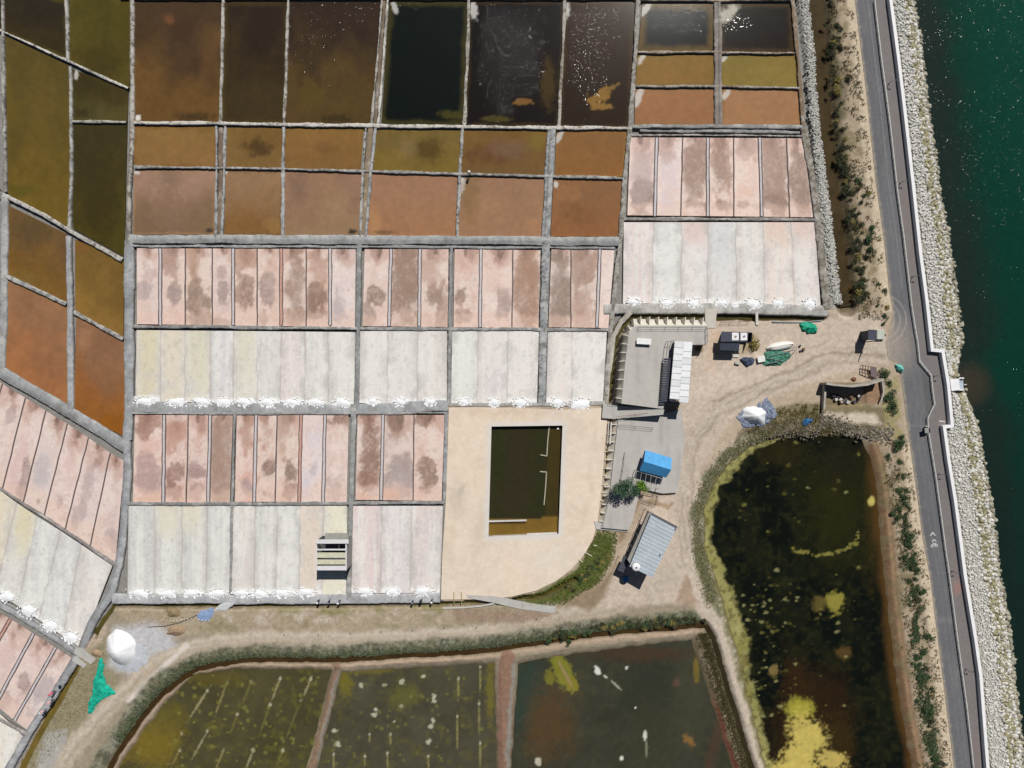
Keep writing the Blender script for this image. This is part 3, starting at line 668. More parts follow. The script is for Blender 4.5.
pond([(568, 2), (634, 2), (628, 126), (560, 125)], (54, 38, 26), (46, 34, 22), 'brown black pond with a jagged ochre shoal, beside the black pond full of glints', ((72, 56, 28), 4, .6), [crust(566, 8, 8, 1.4), (600, 96, 13, 6, (138, 104, 52), .95, .2, .8, -.4), (602, 106, 11, 3.5, (138, 104, 52), .95, .2, .6), (612, 87, 8, 2, (120, 92, 48), .9, .2, .8, -.5)], [(588, 40, 20, 60, 1.0), (600, 20, 20, 22, .9)])
pond([(134, 127), (215, 127), (214, 165), (134, 165)], (138, 104, 56), (140, 104, 58), 'ochre pond, leftmost of the middle row of small ponds', ((118, 84, 46), 3, .5), [(205, 130, 8, 3, (112, 90, 46), .5)], var=.2)
pond([(226, 128), (281, 128), (281, 166), (226, 165)], (124, 94, 48), (128, 98, 54), 'ochre pond with a black smudge, second in the middle row', None, [(256, 147, 13, 8, (72, 54, 34), .8, .6, .7)], var=.25)
pond([(286, 128), (362, 129), (359, 169), (285, 167)], (136, 100, 52), (132, 96, 52), 'plain ochre pond between two narrow dikes, third in the middle row', ((112, 90, 46), 3, .4), [(325, 147, 12, 5, (112, 78, 46), .5, .6)], var=.25)
pond([(377, 130), (460, 131), (457, 171), (374, 170)], (120, 98, 50), (122, 100, 44), 'olive ochre pond with a dark smudge, fourth in the middle row', None, [(427, 150, 14, 11, (82, 64, 34), .85, .6, .4), (408, 146, 8, 9, (128, 108, 72), .7, .6), (400, 155, 10, 6, (130, 104, 58), .5)], var=.25)
pond([(465, 131), (546, 131), (544, 174), (462, 172)], (120, 90, 46), (114, 86, 48), 'brown pond with a dull brown centre, fifth in the middle row', None, [(494, 152, 24, 10, (98, 66, 44), .75, .5), (508, 148, 20, 9, (118, 92, 70), .8, .6), (537, 140, 8, 12, (124, 104, 50), .6)], var=.3)
pond([(558, 131), (626, 131), (623, 175), (556, 174)], (136, 96, 56), (142, 96, 52), 'orange ochre pond at the right end of the middle row', ((146, 110, 62), 3, .5), [crust(560, 135, 6, 2.1)], var=.2)
pond([(134, 171), (214, 171), (213, 233), (133, 233)], (160, 126, 104), (128, 100, 74), 'dull rosy brown pond, leftmost of the lower pond row', ((160, 126, 92), 3, .6), [(172, 176, 10, 20, (122, 100, 84), .5, .6), (136, 172, 3, 2, WHT, .8), (208, 230, 4, 2.5, (50, 46, 42), .8, .5), (170, 216, 30, 16, (126, 100, 76), .4, .6)], var=.25)
pond([(224, 171), (281, 171), (280, 234), (223, 234)], (150, 116, 84), (132, 94, 52), 'brown pond shading to ochre, second of the lower pond row', ((112, 90, 60), 4, .5), [(272, 224, 8, 8, (150, 116, 70), .6), (225, 172, 2, 2, WHT, .8)], var=.3)
pond([(285, 172), (361, 173), (357, 234), (284, 234)], (150, 114, 90), (150, 118, 88), 'rosy ochre pond with a dark corner, third of the lower pond row', None, [(298, 184, 8, 12, (120, 98, 82), .6, .6), (352, 231, 5, 2.5, (40, 40, 40), .9, .4, .6), (325, 200, 20, 24, (156, 124, 92), .4, .6)], var=.3)
pond([(371, 174), (456, 175), (454, 235), (367, 235)], (160, 118, 90), (162, 116, 82), 'salmon brown pond with a pale corner, fourth of the lower pond row', None, [(374, 222, 6, 14, (176, 132, 92), .7, .5), (385, 232, 10, 2, (110, 84, 60), .7)], var=.2)
pond([(460, 176), (544, 178), (540, 235), (459, 235)], (154, 116, 88), (158, 118, 88), 'salmon brown pond where a person stands on the dike above', None, [(467, 190, 10, 16, (128, 104, 80), .7, .6), crust(461, 184, 9, 1.6), (470, 200, 8, 24, (140, 108, 70), .5, .6), (534, 226, 8, 8, (172, 128, 94), .5)], var=.2)
pond([(555, 179), (621, 180), (619, 235), (552, 235)], (142, 100, 66), (146, 98, 60), 'rusty orange pond at the right end of the lower pond row', None, [(580, 216, 12, 12, (120, 84, 56), .5, .7, .9), (556, 184, 2.4, 3, WHT, .9), (570, 192, 12, 8, (160, 116, 78), .4)], var=.25)
pond([(644, 4), (713, 4), (712, 49), (640, 49)], (18, 26, 28), (16, 20, 18), 'square black pond ringed with ochre beside the bigger glinting pond', ((100, 78, 34), 9, .85), [crust(646, 8, 7, 2.2)], [(680, 16, 30, 16, .95)])
pond([(722, 4), (791, 4), (794, 50), (721, 50)], (34, 30, 24), (36, 28, 20), 'black brown pond with a chalky corner at the top right of the field', ((76, 58, 30), 6, .7), [(729, 12, 12, 6, (190, 184, 170), .85, .4, .3, -.7)], [(738, 22, 18, 8, .95)])
pond([(639, 55), (714, 55), (713, 83), (637, 83)], (138, 106, 50), (140, 104, 52), 'mustard pond below the square black pond', ((116, 98, 50), 3, .5), [crust(642, 58, 5, 2.1)], var=.15)
pond([(722, 55), (796, 55), (798, 86), (722, 86)], (132, 112, 54), (136, 116, 56), 'greenish mustard pond right of the plain mustard one', ((116, 100, 56), 3, .5), [crust(725, 57, 5, 2.3)], var=.15)
pond([(637, 89), (714, 89), (713, 123), (636, 123)], (160, 112, 74), (156, 108, 72), 'orange pond below the mustard pond, above the pink strips', ((136, 110, 80), 3, .5), [crust(639, 95, 8, 1.9)], var=.15)
pond([(723, 89), (800, 90), (801, 124), (724, 124)], (164, 120, 84), (164, 118, 80), 'pale orange pond below the greenish mustard pond', ((132, 106, 70), 3, .6), [crust(727, 93, 6, 2.2)], var=.15)

# ------------------------------------------------------------------ crystallising pans, one object per strip
M_PINK = mat_col('wet_salt_clay', .55, ((2, .95, 1.04, 4), (11, .92, 1.07, 3)), 8, .012, .5, .35)
M_SALTBED = mat_col('raked_salt_bed', .8, ((2, .96, 1.03, 4), (12, .9, 1.07, 3)), 9, .02, .6, .3)
def strip(corners, kind, label, group, base, wet=.4, spots=None, tint=None, z=-.17, inlet=True):
    pid[0] += 1; sd = pid[0]*13; r = random.Random(sd)
    x0 = min(p[0] for p in corners); h = (corners[3][1]-corners[0][1]+corners[2][1]-corners[1][1])/2
    h = math.hypot(h, corners[3][0]-corners[0][0]); w = math.hypot(corners[1][0]-corners[0][0], corners[1][1]-corners[0][1])
    PX, PY, u, v = quad(corners, int(h/1.15)+2, int(w/1.15)+2)
    n = fbm(PX/12, PY/16, sd); n2 = fbm(PX/4, PY/5, sd+1); n3 = fbm(PX/1.7, PY/1.7, sd+2, 2)
    bb_ = base if kind == 'pink' else tuple(min(240, q+13) for q in base); col = alb(bb_ if kind == 'pink' else tuple(min(242, q+3) for q in bb_))*np.ones(PX.shape+(3,))
    if kind == 'pink':
        k = (ss(.4, .7, fbm(PX/14, PY/22, sd+9))*.6)[..., None]; col = col*(1-k)+alb((220, 194, 182))*k
        k = (ss(.36, .68, n+(n2-.5)*.35+(n3-.5)*.15)*.62)[..., None]; col = col*(1-k)+alb((234, 218, 210))*k
        k = (ss(.35, .05, np.minimum(u, 1-u)*2+(n-.5)*.9)*.4)[..., None]; col = col*(1-k)+alb((230, 210, 200))*k
        def dk(cu, cv, ru, rv, c, s, hard=.32, warp=1.15):
            s = min(1, s*.98); c = tuple(q-8 for q in c)
            nonlocal col
            d = np.sqrt(((u-cu)/ru)**2+((v-cv)/rv)**2)+(n-.5)*warp*2+(n2-.5)*1.0+(n3-.5)*.35
            m = (ss(1+hard, 1-hard*.6, d)*s*(.62+.38*ss(.38, .52, n2*.6+n3*.4)))[..., None]; col = col*(1-m)+alb(c)*m
        if inlet:
            dk(.5+r.uniform(-.1, .1), .0, .22, .13, (150, 118, 104), .8); dk(.5, .02, .5, .16, (196, 158, 142), .5, .6)
            dk(.5+r.uniform(-.1, .1), -.02, .09, .1, (112, 90, 82), .7)
        for s_ in (spots or []): dk(*s_)
        m = (ss(.78, .86, v+(n-.5)*.25)*.4)[..., None]; col = col*(1-m)+alb((228, 196, 178))*m
        m = (ss(.56, .72, n2)*ss(.5, .62, n)*.3)[..., None]; col = col*(1-m)+alb((170, 146, 138))*m
    else:
        st = fbm((PX+(n-.5)*3)/3.2, PY/70, sd+5)
        c2_ = alb((232, 230, 224)); k = ss(.35, .65, st)[..., None]; col = col*(1-k*.7)+c2_*k*.7
        k = (ss(.42, .0, np.minimum(u, 1-u)*1.5+(n2-.5)*.7+(n3-.5)*.35)*.5*ss(.3, .55, n))[..., None]; col = col*(1-k)+alb((176, 174, 172))*k
        if tint: m = (ss(.65, .15, abs(u-tint[1])+(n-.5)*.3)*tint[2]*ss(1.2, .2, v*tint[3]+(n-.5)*.6))[..., None]; col = col*(1-m)+alb(tint[0])*m
        k = (ss(.55, .72, n2)*ss(.35, .6, n3)*.35)[..., None]; col = col*(1-k)+alb((166, 163, 162))*k
        k = (ss(.55, .7, n)*.22)[..., None]; col = col*(1-k)+alb((190, 186, 184))*k
        sp = (ss(.9, .97, v+(n2-.5)*.12)*ss(.45, .6, n+(n3-.5)*.3)*.9)[..., None]; col = col*(1-sp)+alb((244, 244, 242))*sp
        e = (ss(.9, .2, np.minimum(u, 1-u)*w)*.5*ss(.2, .5, n))[..., None]; col = col*(1-e)+alb((170, 150, 142))*e
    col *= (1+.07*(n3-.5))[..., None]
    o = grid_obj('salt_pan', (PX-512)*W, (384-PY)*W, z+(n2-.5)*.02+(pid[0] % 2)*.003, M_PINK if kind == 'pink' else M_SALTBED, np.clip(col, .01, .84))
    props(o, label, 'salt pan', group)
    return o
BR = (158, 130, 116); DB = (146, 122, 110); GR = (168, 148, 144); PK = (216, 186, 172)
def row(xt, xb, yt, yb, kind, desc, group, infos, gap=0.5):
    n = len(xt)-1
    for i in range(n):
        inf = infos[i % len(infos)]
        gap = .5 if kind == 'pink' else -.05
        xs = (xt[i]+gap, xt[i+1]-gap, xb[i+1]-gap, xb[i]+gap)
        ya = [yt[0]+(yt[1]-yt[0])*(xt[j]-xt[0])/(xt[-1]-xt[0]) for j in (i, i+1)]
        yc = [yb[0]+(yb[1]-yb[0])*(xb[j]-xb[0])/(xb[-1]-xb[0]) for j in (i, i+1)]
        cs = [(xs[0], ya[0]), (xs[1], ya[1]), (xs[2], yc[1]), (xs[3], yc[0])]
        lab = f"{inf.get('w', 'pink' if kind=='pink' else 'white')} strip, {ORD[i]} from left in {desc}"
        strip(cs, kind, lab, group, inf.get('b', PK if kind == 'pink' else (208, 204, 200)), spots=inf.get('s'), tint=inf.get('t'), inlet=inf.get('i', True))
S = lambda *a: a
G4 = 'pink salt pan strips'; G5 = 'white salt pan strips'
# upper centre row (pink)
row([136, 160, 185, 212, 233, 257, 281, 306, 330, 356], [136, 160, 185, 212, 233, 257, 281, 306, 330, 355], (248, 249), (324, 327), 'pink', 'the nine pink strips left of centre', G4, [
    dict(w='pale pink', b=(216, 192, 184), s=[S(.4, .55, .35, .10, (176, 160, 160), .7), S(.5, .35, .3, .1, (196, 172, 168), .5)]),
    dict(w='blotched pink', s=[S(.5, .12, .5, .22, (172, 142, 128), .7), S(.6, .58, .3, .12, GR, .9)]),
    dict(w='brown pink', b=(206, 174, 154), s=[S(.55, .75, .45, .35, (158, 136, 122), .95), S(.3, .1, .4, .2, (180, 148, 128), .5)]),
    dict(w='pale spotted pink', b=(214, 190, 182), s=[S(.5, .55, .32, .12, (166, 146, 140), .8), S(.5, .3, .2, .12, (176, 154, 146), .6), S(.5, .96, .5, .05, DB, .6)]),
    dict(w='ring marked pink', b=(216, 184, 168), s=[S(.45, .55, .32, .2, (158, 132, 118), .95), S(.5, .1, .5, .15, (188, 154, 136), .7)]),
    dict(w='grey spotted pink', s=[S(.4, .52, .28, .18, (162, 142, 138), .85), S(.25, .9, .2, .12, DB, .6)]),
    dict(w='mottled brown pink', b=(206, 176, 162), s=[S(.6, .5, .4, .4, (160, 134, 120), .8, .5, 1.0)]),
    dict(w='pink brown spotted', b=(206, 168, 148), s=[S(.4, .6, .34, .14, (150, 122, 108), .95), S(.4, .85, .4, .08, DB, .8), S(.5, .2, .4, .25, (176, 146, 128), .5)]),
    dict(w='palest grey pink', b=(218, 202, 200), s=[S(.4, .7, .3, .16, (186, 172, 172), .7)])])
row([364, 391, 420, 449], [362, 389, 419, 448], (249, 249), (326, 327), 'pink', 'the upper pink trio', G4, [
    dict(w='pale pink', b=(216, 190, 180), s=[S(.5, .6, .28, .1, (150, 126, 112), .9), S(.2, .85, .2, .12, (160, 136, 126), .7)]),
    dict(w='solid brown', b=(180, 150, 132), s=[S(.5, .48, .5, .55, (156, 130, 114), .95, .3, .5)]),
    dict(w='brown speckled pink', b=(206, 178, 164), s=[S(.5, .62, .3, .12, (148, 124, 110), .8), S(.8, .75, .25, .3, (166, 138, 124), .8), S(.5, .3, .4, .2, (188, 160, 146), .5)])])
row([454, 481, 513, 541], [453, 480, 512, 539], (249, 250), (327, 328), 'pink', 'the middle pink trio', G4, [
    dict(w='pink with two brown spots', b=(212, 182, 168), s=[S(.3, .58, .25, .1, (156, 132, 118), .9), S(.4, .86, .3, .08, (160, 134, 120), .8)]),
    dict(w='pale pink', b=(220, 194, 182), s=[S(.75, .72, .25, .18, (172, 150, 144), .85)]),
    dict(w='solid reddish brown', b=(186, 146, 122), s=[S(.5, .5, .55, .55, (160, 126, 106), .8, .3, .4)])])
row([551, 571, 600, 615], [548, 571, 597, 609], (249, 250), (327, 328), 'pink', 'the pink group nearest the deck', G4, [
    dict(w='grey brown', b=(176, 152, 138), s=[S(.5, .55, .55, .5, (146, 126, 114), .85, .4, .8)]),
    dict(w='brown speckled pink', b=(196, 164, 148), s=[S(.4, .2, .5, .3, (158, 132, 116), .7), S(.5, .7, .4, .3, (164, 134, 118), .6)]),
    dict(w='narrow white pink', b=(222, 204, 196), i=False)])
row([136, 160, 185, 210, 233, 257, 281, 305, 328, 355], [135, 160, 184, 210, 233, 257, 280, 304, 328, 354], (330, 332), (401.5, 404.5), 'white', 'the nine upper white strips', G5, [
    dict(w='cream streaked', t=((214, 204, 170), .5, .8, .4)), dict(w='cream tinged', t=((218, 206, 180), .5, .7, .5)), dict(w='yellowest', t=((214, 208, 178), .5, .7, .7)),
    dict(w='grey streaked', b=(200, 196, 196)), dict(w='cream white', t=((214, 208, 178), .5, .5, .8)), dict(w='grey white', b=(204, 202, 196)), dict(w='faintly pink white', b=(210, 200, 196)), dict(w='plain white', b=(206, 204, 198)), dict(w='ash white', b=(204, 202, 196))])
row([360, 388, 418, 447], [359, 387, 417, 447], (331, 331), (403, 403.5), 'white', 'the white trio beside the nine', G5, [dict(b=(212, 208, 202), w='smooth white'), dict(b=(210, 206, 202), w='faint grey'), dict(b=(208, 202, 196), w='warm white')])
row([452, 478, 508, 539], [451, 477, 507, 537], (331, 331), (403.5, 404), 'white', 'the white trio above the yard', G5, [dict(b=(210, 210, 204), w='cool white'), dict(b=(212, 204, 202), w='faintly pink edged'), dict(b=(214, 206, 202), w='rosy white')])
row([548, 572, 607], [546, 572, 603], (331, 332), (403.5, 403.5), 'white', 'the white pair by the deck', G5, [dict(b=(216, 206, 200), w='rosy white'), dict(b=(216, 212, 208), w='broad white')])
# lower rows
row([134, 164, 188, 210, 233], [132, 163, 186, 208, 230], (415, 415), (502, 503), 'pink', 'the lower left pink foursome', G4, [
    dict(w='broad pink', b=(218, 184, 172), s=[S(.5, .72, .35, .2, (182, 156, 152), .85), S(.5, .12, .5, .1, (166, 130, 116), .8), S(.5, .96, .5, .05, (226, 180, 158), .8)]),
    dict(w='rusty pink', b=(204, 162, 148), s=[S(.5, .65, .4, .12, (158, 128, 122), .85), S(.4, .88, .4, .08, (158, 126, 116), .9), S(.5, .2, .5, .25, (190, 148, 132), .6)]),
    dict(w='rosy grey', b=(204, 168, 156), s=[S(.45, .62, .45, .12, (168, 144, 142), .85), S(.5, .88, .35, .08, (178, 150, 146), .7)]),
    dict(w='solid tan brown', b=(182, 154, 138), s=[S(.5, .5, .6, .55, (168, 142, 128), .8, .4, .3)])])
row([236, 256, 277, 301, 325, 349], [234, 254, 275, 299, 323, 347], (415, 415), (502, 502), 'pink', 'the five lower pink strips', G4, [
    dict(w='rusty pink', b=(212, 172, 158), s=[S(.5, .22, .5, .22, (180, 142, 124), .7), S(.5, .85, .3, .08, (176, 156, 156), .8)]),
    dict(w='brown patched pink', b=(206, 168, 150), s=[S(.6, .64, .35, .12, (152, 130, 122), .95), S(.4, .9, .35, .06, (160, 128, 114), .8), S(.5, .2, .5, .2, (182, 146, 128), .6)]),
    dict(w='tan patched pink', b=(208, 180, 164), s=[S(.6, .62, .3, .12, (154, 130, 118), .95), S(.7, .87, .3, .08, (164, 134, 122), .8), S(.3, .15, .3, .2, (184, 158, 142), .6)]),
    dict(w='white lilac', b=(214, 204, 208), i=False, s=[S(.6, .6, .2, .08, (184, 182, 190), .6)]),
    dict(w='pale pink', b=(216, 192, 184), s=[S(.5, .05, .5, .07, (150, 120, 108), .8), S(.6, .8, .4, .15, (186, 166, 162), .6)])])
row([357, 383, 414, 445], [355, 381, 413, 442], (415, 415), (500, 501), 'pink', 'the pink trio beside the yard', G4, [
    dict(w='dark brown', b=(180, 146, 130), s=[S(.55, .5, .4, .5, (150, 118, 104), .9, .3, .5), S(.5, .96, .5, .05, (226, 186, 164), .9)]),
    dict(w='grey mauve', b=(176, 152, 140), s=[S(.6, .75, .5, .25, (174, 160, 158), .8), S(.3, .93, .3, .06, (224, 182, 160), .9), S(.3, .05, .3, .1, (140, 116, 104), .7)]),
    dict(w='rosy', b=(208, 176, 160), s=[S(.5, .7, .34, .2, (156, 132, 118), .97, .2, .4), S(.25, .06, .3, .1, (140, 112, 98), .8)])])
row([128, 155, 182, 207, 231], [127, 154, 181, 206, 229], (506, 506), (594, 594.5), 'white', 'the lower white foursome', G5, [dict(b=(196, 196, 192), w='grey white'), dict(b=(198, 198, 194), w='grey streaked', t=((222, 214, 190), .5, .7, 2.2)), dict(b=(194, 194, 190), w='ash grey', t=((222, 214, 190), .4, .7, 2.5)), dict(b=(198, 198, 194), w='speckled white')])
row([233, 255, 277, 300, 323, 347], [231, 254, 276, 299, 322, 346], (506, 506), (594.5, 594.5), 'white', 'the five white strips around the hut', G5, [
    dict(b=(204, 196, 190), w='faintly pink white'), dict(b=(200, 198, 194), w='speckled white'), dict(b=(208, 206, 202), w='light white'), dict(b=(212, 204, 192), w='cream', t=((216, 194, 178), .5, .5, .6)), dict(b=(220, 216, 196), w='pale lemon', t=((226, 222, 200), .5, .8, .2))])
row([353, 382, 412, 443], [351, 380, 410, 440], (506, 506), (593.5, 593), 'white', 'the white trio beside the yard', G5, [dict(b=(208, 192, 190), w='pink grey'), dict(b=(206, 198, 198), w='lilac white'), dict(b=(206, 194, 190), w='rosy white')])
# right block
row([630, 657, 683, 708, 734, 760, 787, 804], [627, 655, 681, 708, 734, 762, 790, 814], (137, 138), (215, 217), 'pink', 'the seven pink strips of the right block', G4, [
    dict(w='grey pink', b=(206, 184, 178), s=[S(.6, .8, .4, .2, (150, 128, 118), .9), S(.5, .5, .3, .3, (184, 164, 160), .5)]),
    dict(w='pale lilac pink', b=(216, 198, 196), s=[S(.4, .15, .3, .15, (184, 156, 146), .6)]),
    dict(w='brown mottled', b=(196, 162, 146), s=[S(.5, .4, .45, .45, (154, 126, 112), .9, .4, .7), S(.45, .85, .4, .08, (148, 122, 110), .9)]),
    dict(w='brown blotched pink', b=(212, 176, 158), s=[S(.5, .35, .38, .4, (156, 126, 110), .9, .4, .8), S(.65, .85, .35, .08, (146, 120, 108), .95)]),
    dict(w='light pink', b=(220, 190, 174), s=[S(.4, .85, .35, .07, (150, 126, 114), .95), S(.4, .15, .3, .15, (186, 160, 150), .7)]),
    dict(w='smooth brown', b=(186, 156, 140), s=[S(.5, .4, .5, .5, (160, 132, 116), .85, .3, .5), S(.45, .84, .4, .1, (148, 122, 110), .9)]),
    dict(w='greyish brown', b=(190, 160, 146), s=[S(.5, .6, .5, .4, (150, 124, 112), .9, .3, .6)])])
row([624, 654, 682, 708, 736, 764, 791, 815], [623, 652, 681, 708, 737, 765, 795, 821], (222, 222), (303, 305), 'white', 'the seven white strips of the right block', G5, [
    dict(b=(214, 200, 196), w='pinkish white'), dict(b=(214, 212, 210), w='clean white'), dict(b=(214, 206, 204), w='pale white', t=((216, 186, 176), .5, .6, 3)), dict(b=(212, 208, 204), w='blue tinged white', t=((206, 208, 214), .5, .5, 1)), dict(b=(214, 208, 202), w='warm white'), dict(b=(216, 204, 196), w='rosy topped', t=((220, 190, 172), .5, .6, 3)), dict(b=(212, 202, 198), w='rosy edge', t=((220, 186, 170), .5, .6, 3))])
# slanting left blocks
def slant(top, bot, kind, desc, group, infos):
    for i in range(len(top)-1):
        a, b, c, d = top[i], top[i+1], bot[i+1], bot[i]
        inf = infos[i % len(infos)]
        strip([a, b, c, d], kind, f"{inf['w']} strip, {ORD[i]} from left in {desc}", group, inf['b'], spots=inf.get('s'), tint=inf.get('t'), inlet=inf.get('i', True))
slant([(-28, 362), (2, 384), (25, 398), (45.5, 411), (67, 424), (88, 438), (110, 453), (124, 461)], [(-56, 450), (-22, 472), (2, 489), (23, 502), (44, 515), (65, 529), (90, 546), (115, 562)], 'pink', 'the upper slanting pink pans', G4, [
    dict(w='cut off pink', b=(214, 192, 186)), dict(w='pale pink', b=(216, 194, 188), s=[S(.6, .25, .2, .1, GR, .5)]), dict(w='pink with a brown mark', b=(216, 190, 184), s=[S(.85, .8, .2, .2, (168, 146, 144), .8)]),
    dict(w='white spotted pink', b=(212, 200, 198), s=[S(.4, .6, .25, .12, (190, 184, 186), .6), S(.6, .9, .12, .04, (150, 124, 120), .9)]), dict(w='plain pink', b=(218, 192, 186), s=[S(.5, .8, .2, .12, (186, 164, 160), .6)]),
    dict(w='freckled pink', b=(212, 194, 190), s=[S(.4, .6, .2, .25, (180, 162, 160), .6, .4, 1.2)]), dict(w='last narrowing pink', b=(212, 190, 184), s=[S(.7, .85, .3, .1, GR, .5)])])
slant([(-56, 452), (-22, 474), (16, 503), (37, 517), (60, 531), (81, 545), (112, 566)], [(-80, 552), (-45, 576), (-5, 590), (17, 606), (38, 620), (62, 636), (80, 648)], 'white', 'the slanting white pans', G5, [
    dict(w='cut off white', b=(206, 202, 198)), dict(w='cream white', b=(212, 204, 188), t=((222, 208, 180), .5, .7, .6)), dict(w='straw tinted', b=(206, 204, 198), t=((216, 206, 172), .5, .8, 1.6)), dict(w='plain white', b=(204, 204, 200)), dict(w='grey white', b=(202, 202, 200)), dict(w='warm white', b=(208, 202, 196))])
slant([(-42, 590), (-14, 606), (10, 619), (33, 634), (55, 648), (71, 658)], [(-85, 655), (-55, 672), (-29, 690), (-5, 705), (14, 721), (27, 731)], 'pink', 'the lower slanting pink pans', G4, [
    dict(w='hidden pink', b=(214, 190, 184)), dict(w='cut off pink', b=(214, 190, 184)), dict(w='pale pink', b=(214, 190, 184)), dict(w='brown marked pink', b=(214, 188, 182), s=[S(.5, .55, .3, .12, (170, 146, 144), .8), S(.3, .85, .3, .1, GR, .6)]), dict(w='grey stained pink', b=(208, 192, 190), s=[S(.6, .6, .4, .25, (178, 170, 174), .7)])])
slant([(-85, 659), (-29, 694), (-5, 710), (24, 738)], [(-125, 730), (-60, 800), (-25, 812), (-6, 800)], 'white', 'the bottom left white pans', G5, [dict(w='far white', b=(212, 206, 200)), dict(w='cream white', b=(216, 208, 196)), dict(w='corner white', b=(214, 206, 196))])

# ------------------------------------------------------------------ dikes
M_DIKE = mat_col('dike_mud', .92, ((2.5, .88, 1.1, 4), (13, .82, 1.15, 3)), 7, .05, .6, .25)
dk = [0]
def dike(pts, w, label, col=(156, 155, 152), z=.02, crustn=.25, south=0, channel=None, jit=.45, tex=None, group=None):
    """low bank of packed mud; width in pixels"""
    dk[0] += 1; sd = 500+dk[0]*7
    w = w*(.68 if w < 7 and crustn > .22 else .8 if w < 7 else .93); p = resample(pts, 1.2); q, ns = offsets(p); n = len(q); wm = w*W
    prof = np.array([-.5-.05, -.5, -.36, -.12, .12, .36, .5, .5+.05]); hz = np.array([-.75, -.05, .0, .015, .02, .0, -.05, -.75])
    QX = np.array([v.x for v in q]); QY = np.array([v.y for v in q]); NX = np.array([v.x for v in ns]); NY = np.array([v.y for v in ns])
    s = np.arange(n)*1.2
    jl = (fbm(s/3.0, s*0, sd, 3)-.5)*2*jit+(fbm(s/22, s*0, sd+3, 2)-.5)*1.6; jr = (fbm(s/3.0, s*0+9, sd+1, 3)-.5)*2*jit+(fbm(s/22, s*0+5, sd+4, 2)-.5)*1.6
    jl = np.clip(jl, -w*.3, w*.4); jr = np.clip(jr, -w*.3, w*.4)
    off = prof[None, :]*w+np.where(prof[None, :] < 0, -jl[:, None], jr[:, None])*np.abs(prof[None, :])*2
    PX = QX[:, None]+NX[:, None]*off; PY = QY[:, None]+NY[:, None]*off
    Z = z+dk[0]*.0007+hz[None, :]+(fbm(PX/3, PY/3, sd+2)-.5)*.045
    n1 = fbm(PX/5, PY/5, sd+5); n2 = fbm(PX/1.6, PY/1.6, sd+6, 2); n3 = fbm(PX/18, PY/18, sd+8)
    col = tuple(q+(7 if crustn < .3 else -10) for q in col); c = alb(col)*np.ones(PX.shape+(3,))*(1+.2*(n1-.5)+(.22+.4*crustn)*(n2-.5)+.5*(n3-.5))[..., None]
    k = (ss(.62-crustn*.5, .75-crustn*.4, n2*.5+n1*.5+(np.abs(prof)[None, :]*.1))*min(.85, crustn*1.5)*ss(.3, .6, n3+.15))[..., None]
    c = c*(1-k)+alb((212, 208, 200) if crustn > .6 else (190, 186, 178))*k
    k = (ss(.55, .68, n1)*ss(.4, .6, n3)*.4)[..., None]; c = c*(1-k)+alb((200, 198, 194))*k
    k = (ss(.42, .3, n1)*.35)[..., None]; c = c*(1-k)+alb((122, 116, 108))*k
    if crustn > .22: k = (ss(.46, .36, n2*.6+n1*.4)*.6)[..., None]; c = c*(1-k)+alb((104, 94, 80))*k
    if channel:
        for co, cw, cd in channel:
            m = ss(cw, cw*.4, np.abs(prof[None, :]*w-co))*np.ones(PX.shape); Z = Z-m*cd; c = c*(1-m[..., None]*.5)+alb((76, 74, 70))*m[..., None]*.5
    low = (hz < -.3)[None, :, None]*np.ones(c.shape, bool); c = np.where(low, alb((100, 94, 86)), c)
    V = np.stack([(PX-512)*W, (384-PY)*W, Z], -1).reshape(-1, 3)
    F = grid_faces(n, 8)
    m = M_DIKE
    o = raw_mesh('mud_dike', V, F, m, None, np.clip(c, .01, .85).reshape(-1, 3), True)
    # make faces look up
    me = o.data; 
    if me.polygons[3].normal.z < 0: me.flip_normals()
    props(o, label, 'dike', group); return o
LG = (158, 158, 158)
# left block
dike([(1.5, -30), (2.5, 40), (3, 110), (5, 192)], 4.2, 'narrow grey dike along the left edge beside the long olive pond', crustn=.3)
dike([(4, 194), (4, 240), (3, 310), (1, 372)], 7, 'grey dike along the left edge beside the brown and orange ponds', (160, 160, 160), crustn=.2)
dike([(-30, 14), (2, 31), (68, 61), (128, 88)], 3.8, 'crusted dike slanting across the top left corner', (166, 164, 158), crustn=.7)
dike([(66, -20), (67, 60)], 4.2, 'speckled grey dike between the dark olive ponds at the top', crustn=.5)
dike([(70, 66), (71, 118), (70.5, 180), (69, 232)], 4.4, 'grey dike right of the long olive pond', (158, 158, 156), crustn=.35)
dike([(68, 236), (69.5, 310), (70, 412)], 6.5, 'broad smooth grey dike between the orange ponds', (156, 158, 162), crustn=.2)
dike([(72, 121), (126, 122)], 4, 'short level dike below the small wedged pond', (166, 162, 152), crustn=.35)
dike([(2, 195), (40, 213), (70, 231), (122, 260)], 6, 'pale crusted dike slanting down from the left edge', (166, 166, 164), crustn=.6)
dike([(4, 275), (35, 290), (66, 304)], 6, 'slanting grey dike between the brown and bright orange ponds', (158, 158, 158), crustn=.3)
dike([(73, 312), (98, 325), (123, 339)], 5.5, 'slanting grey dike between the ochre and orange brown ponds', (158, 158, 156), crustn=.35)
dike([(-12, 364), (20, 384), (60, 407), (98, 430), (125, 447)], 11, 'wide slanting dike with a gutter above the upper slanting pink pans', (154, 156, 158), z=-.02, crustn=.1, channel=[(3.2, 1.1, .25)])
dike([(131, -30), (131.5, 80), (131, 150), (128.5, 192), (127.5, 245)], 6, 'long upright crusted dike left of the large brown pond', (152, 146, 140), crustn=.5, channel=[(1.6, .7, .12)])
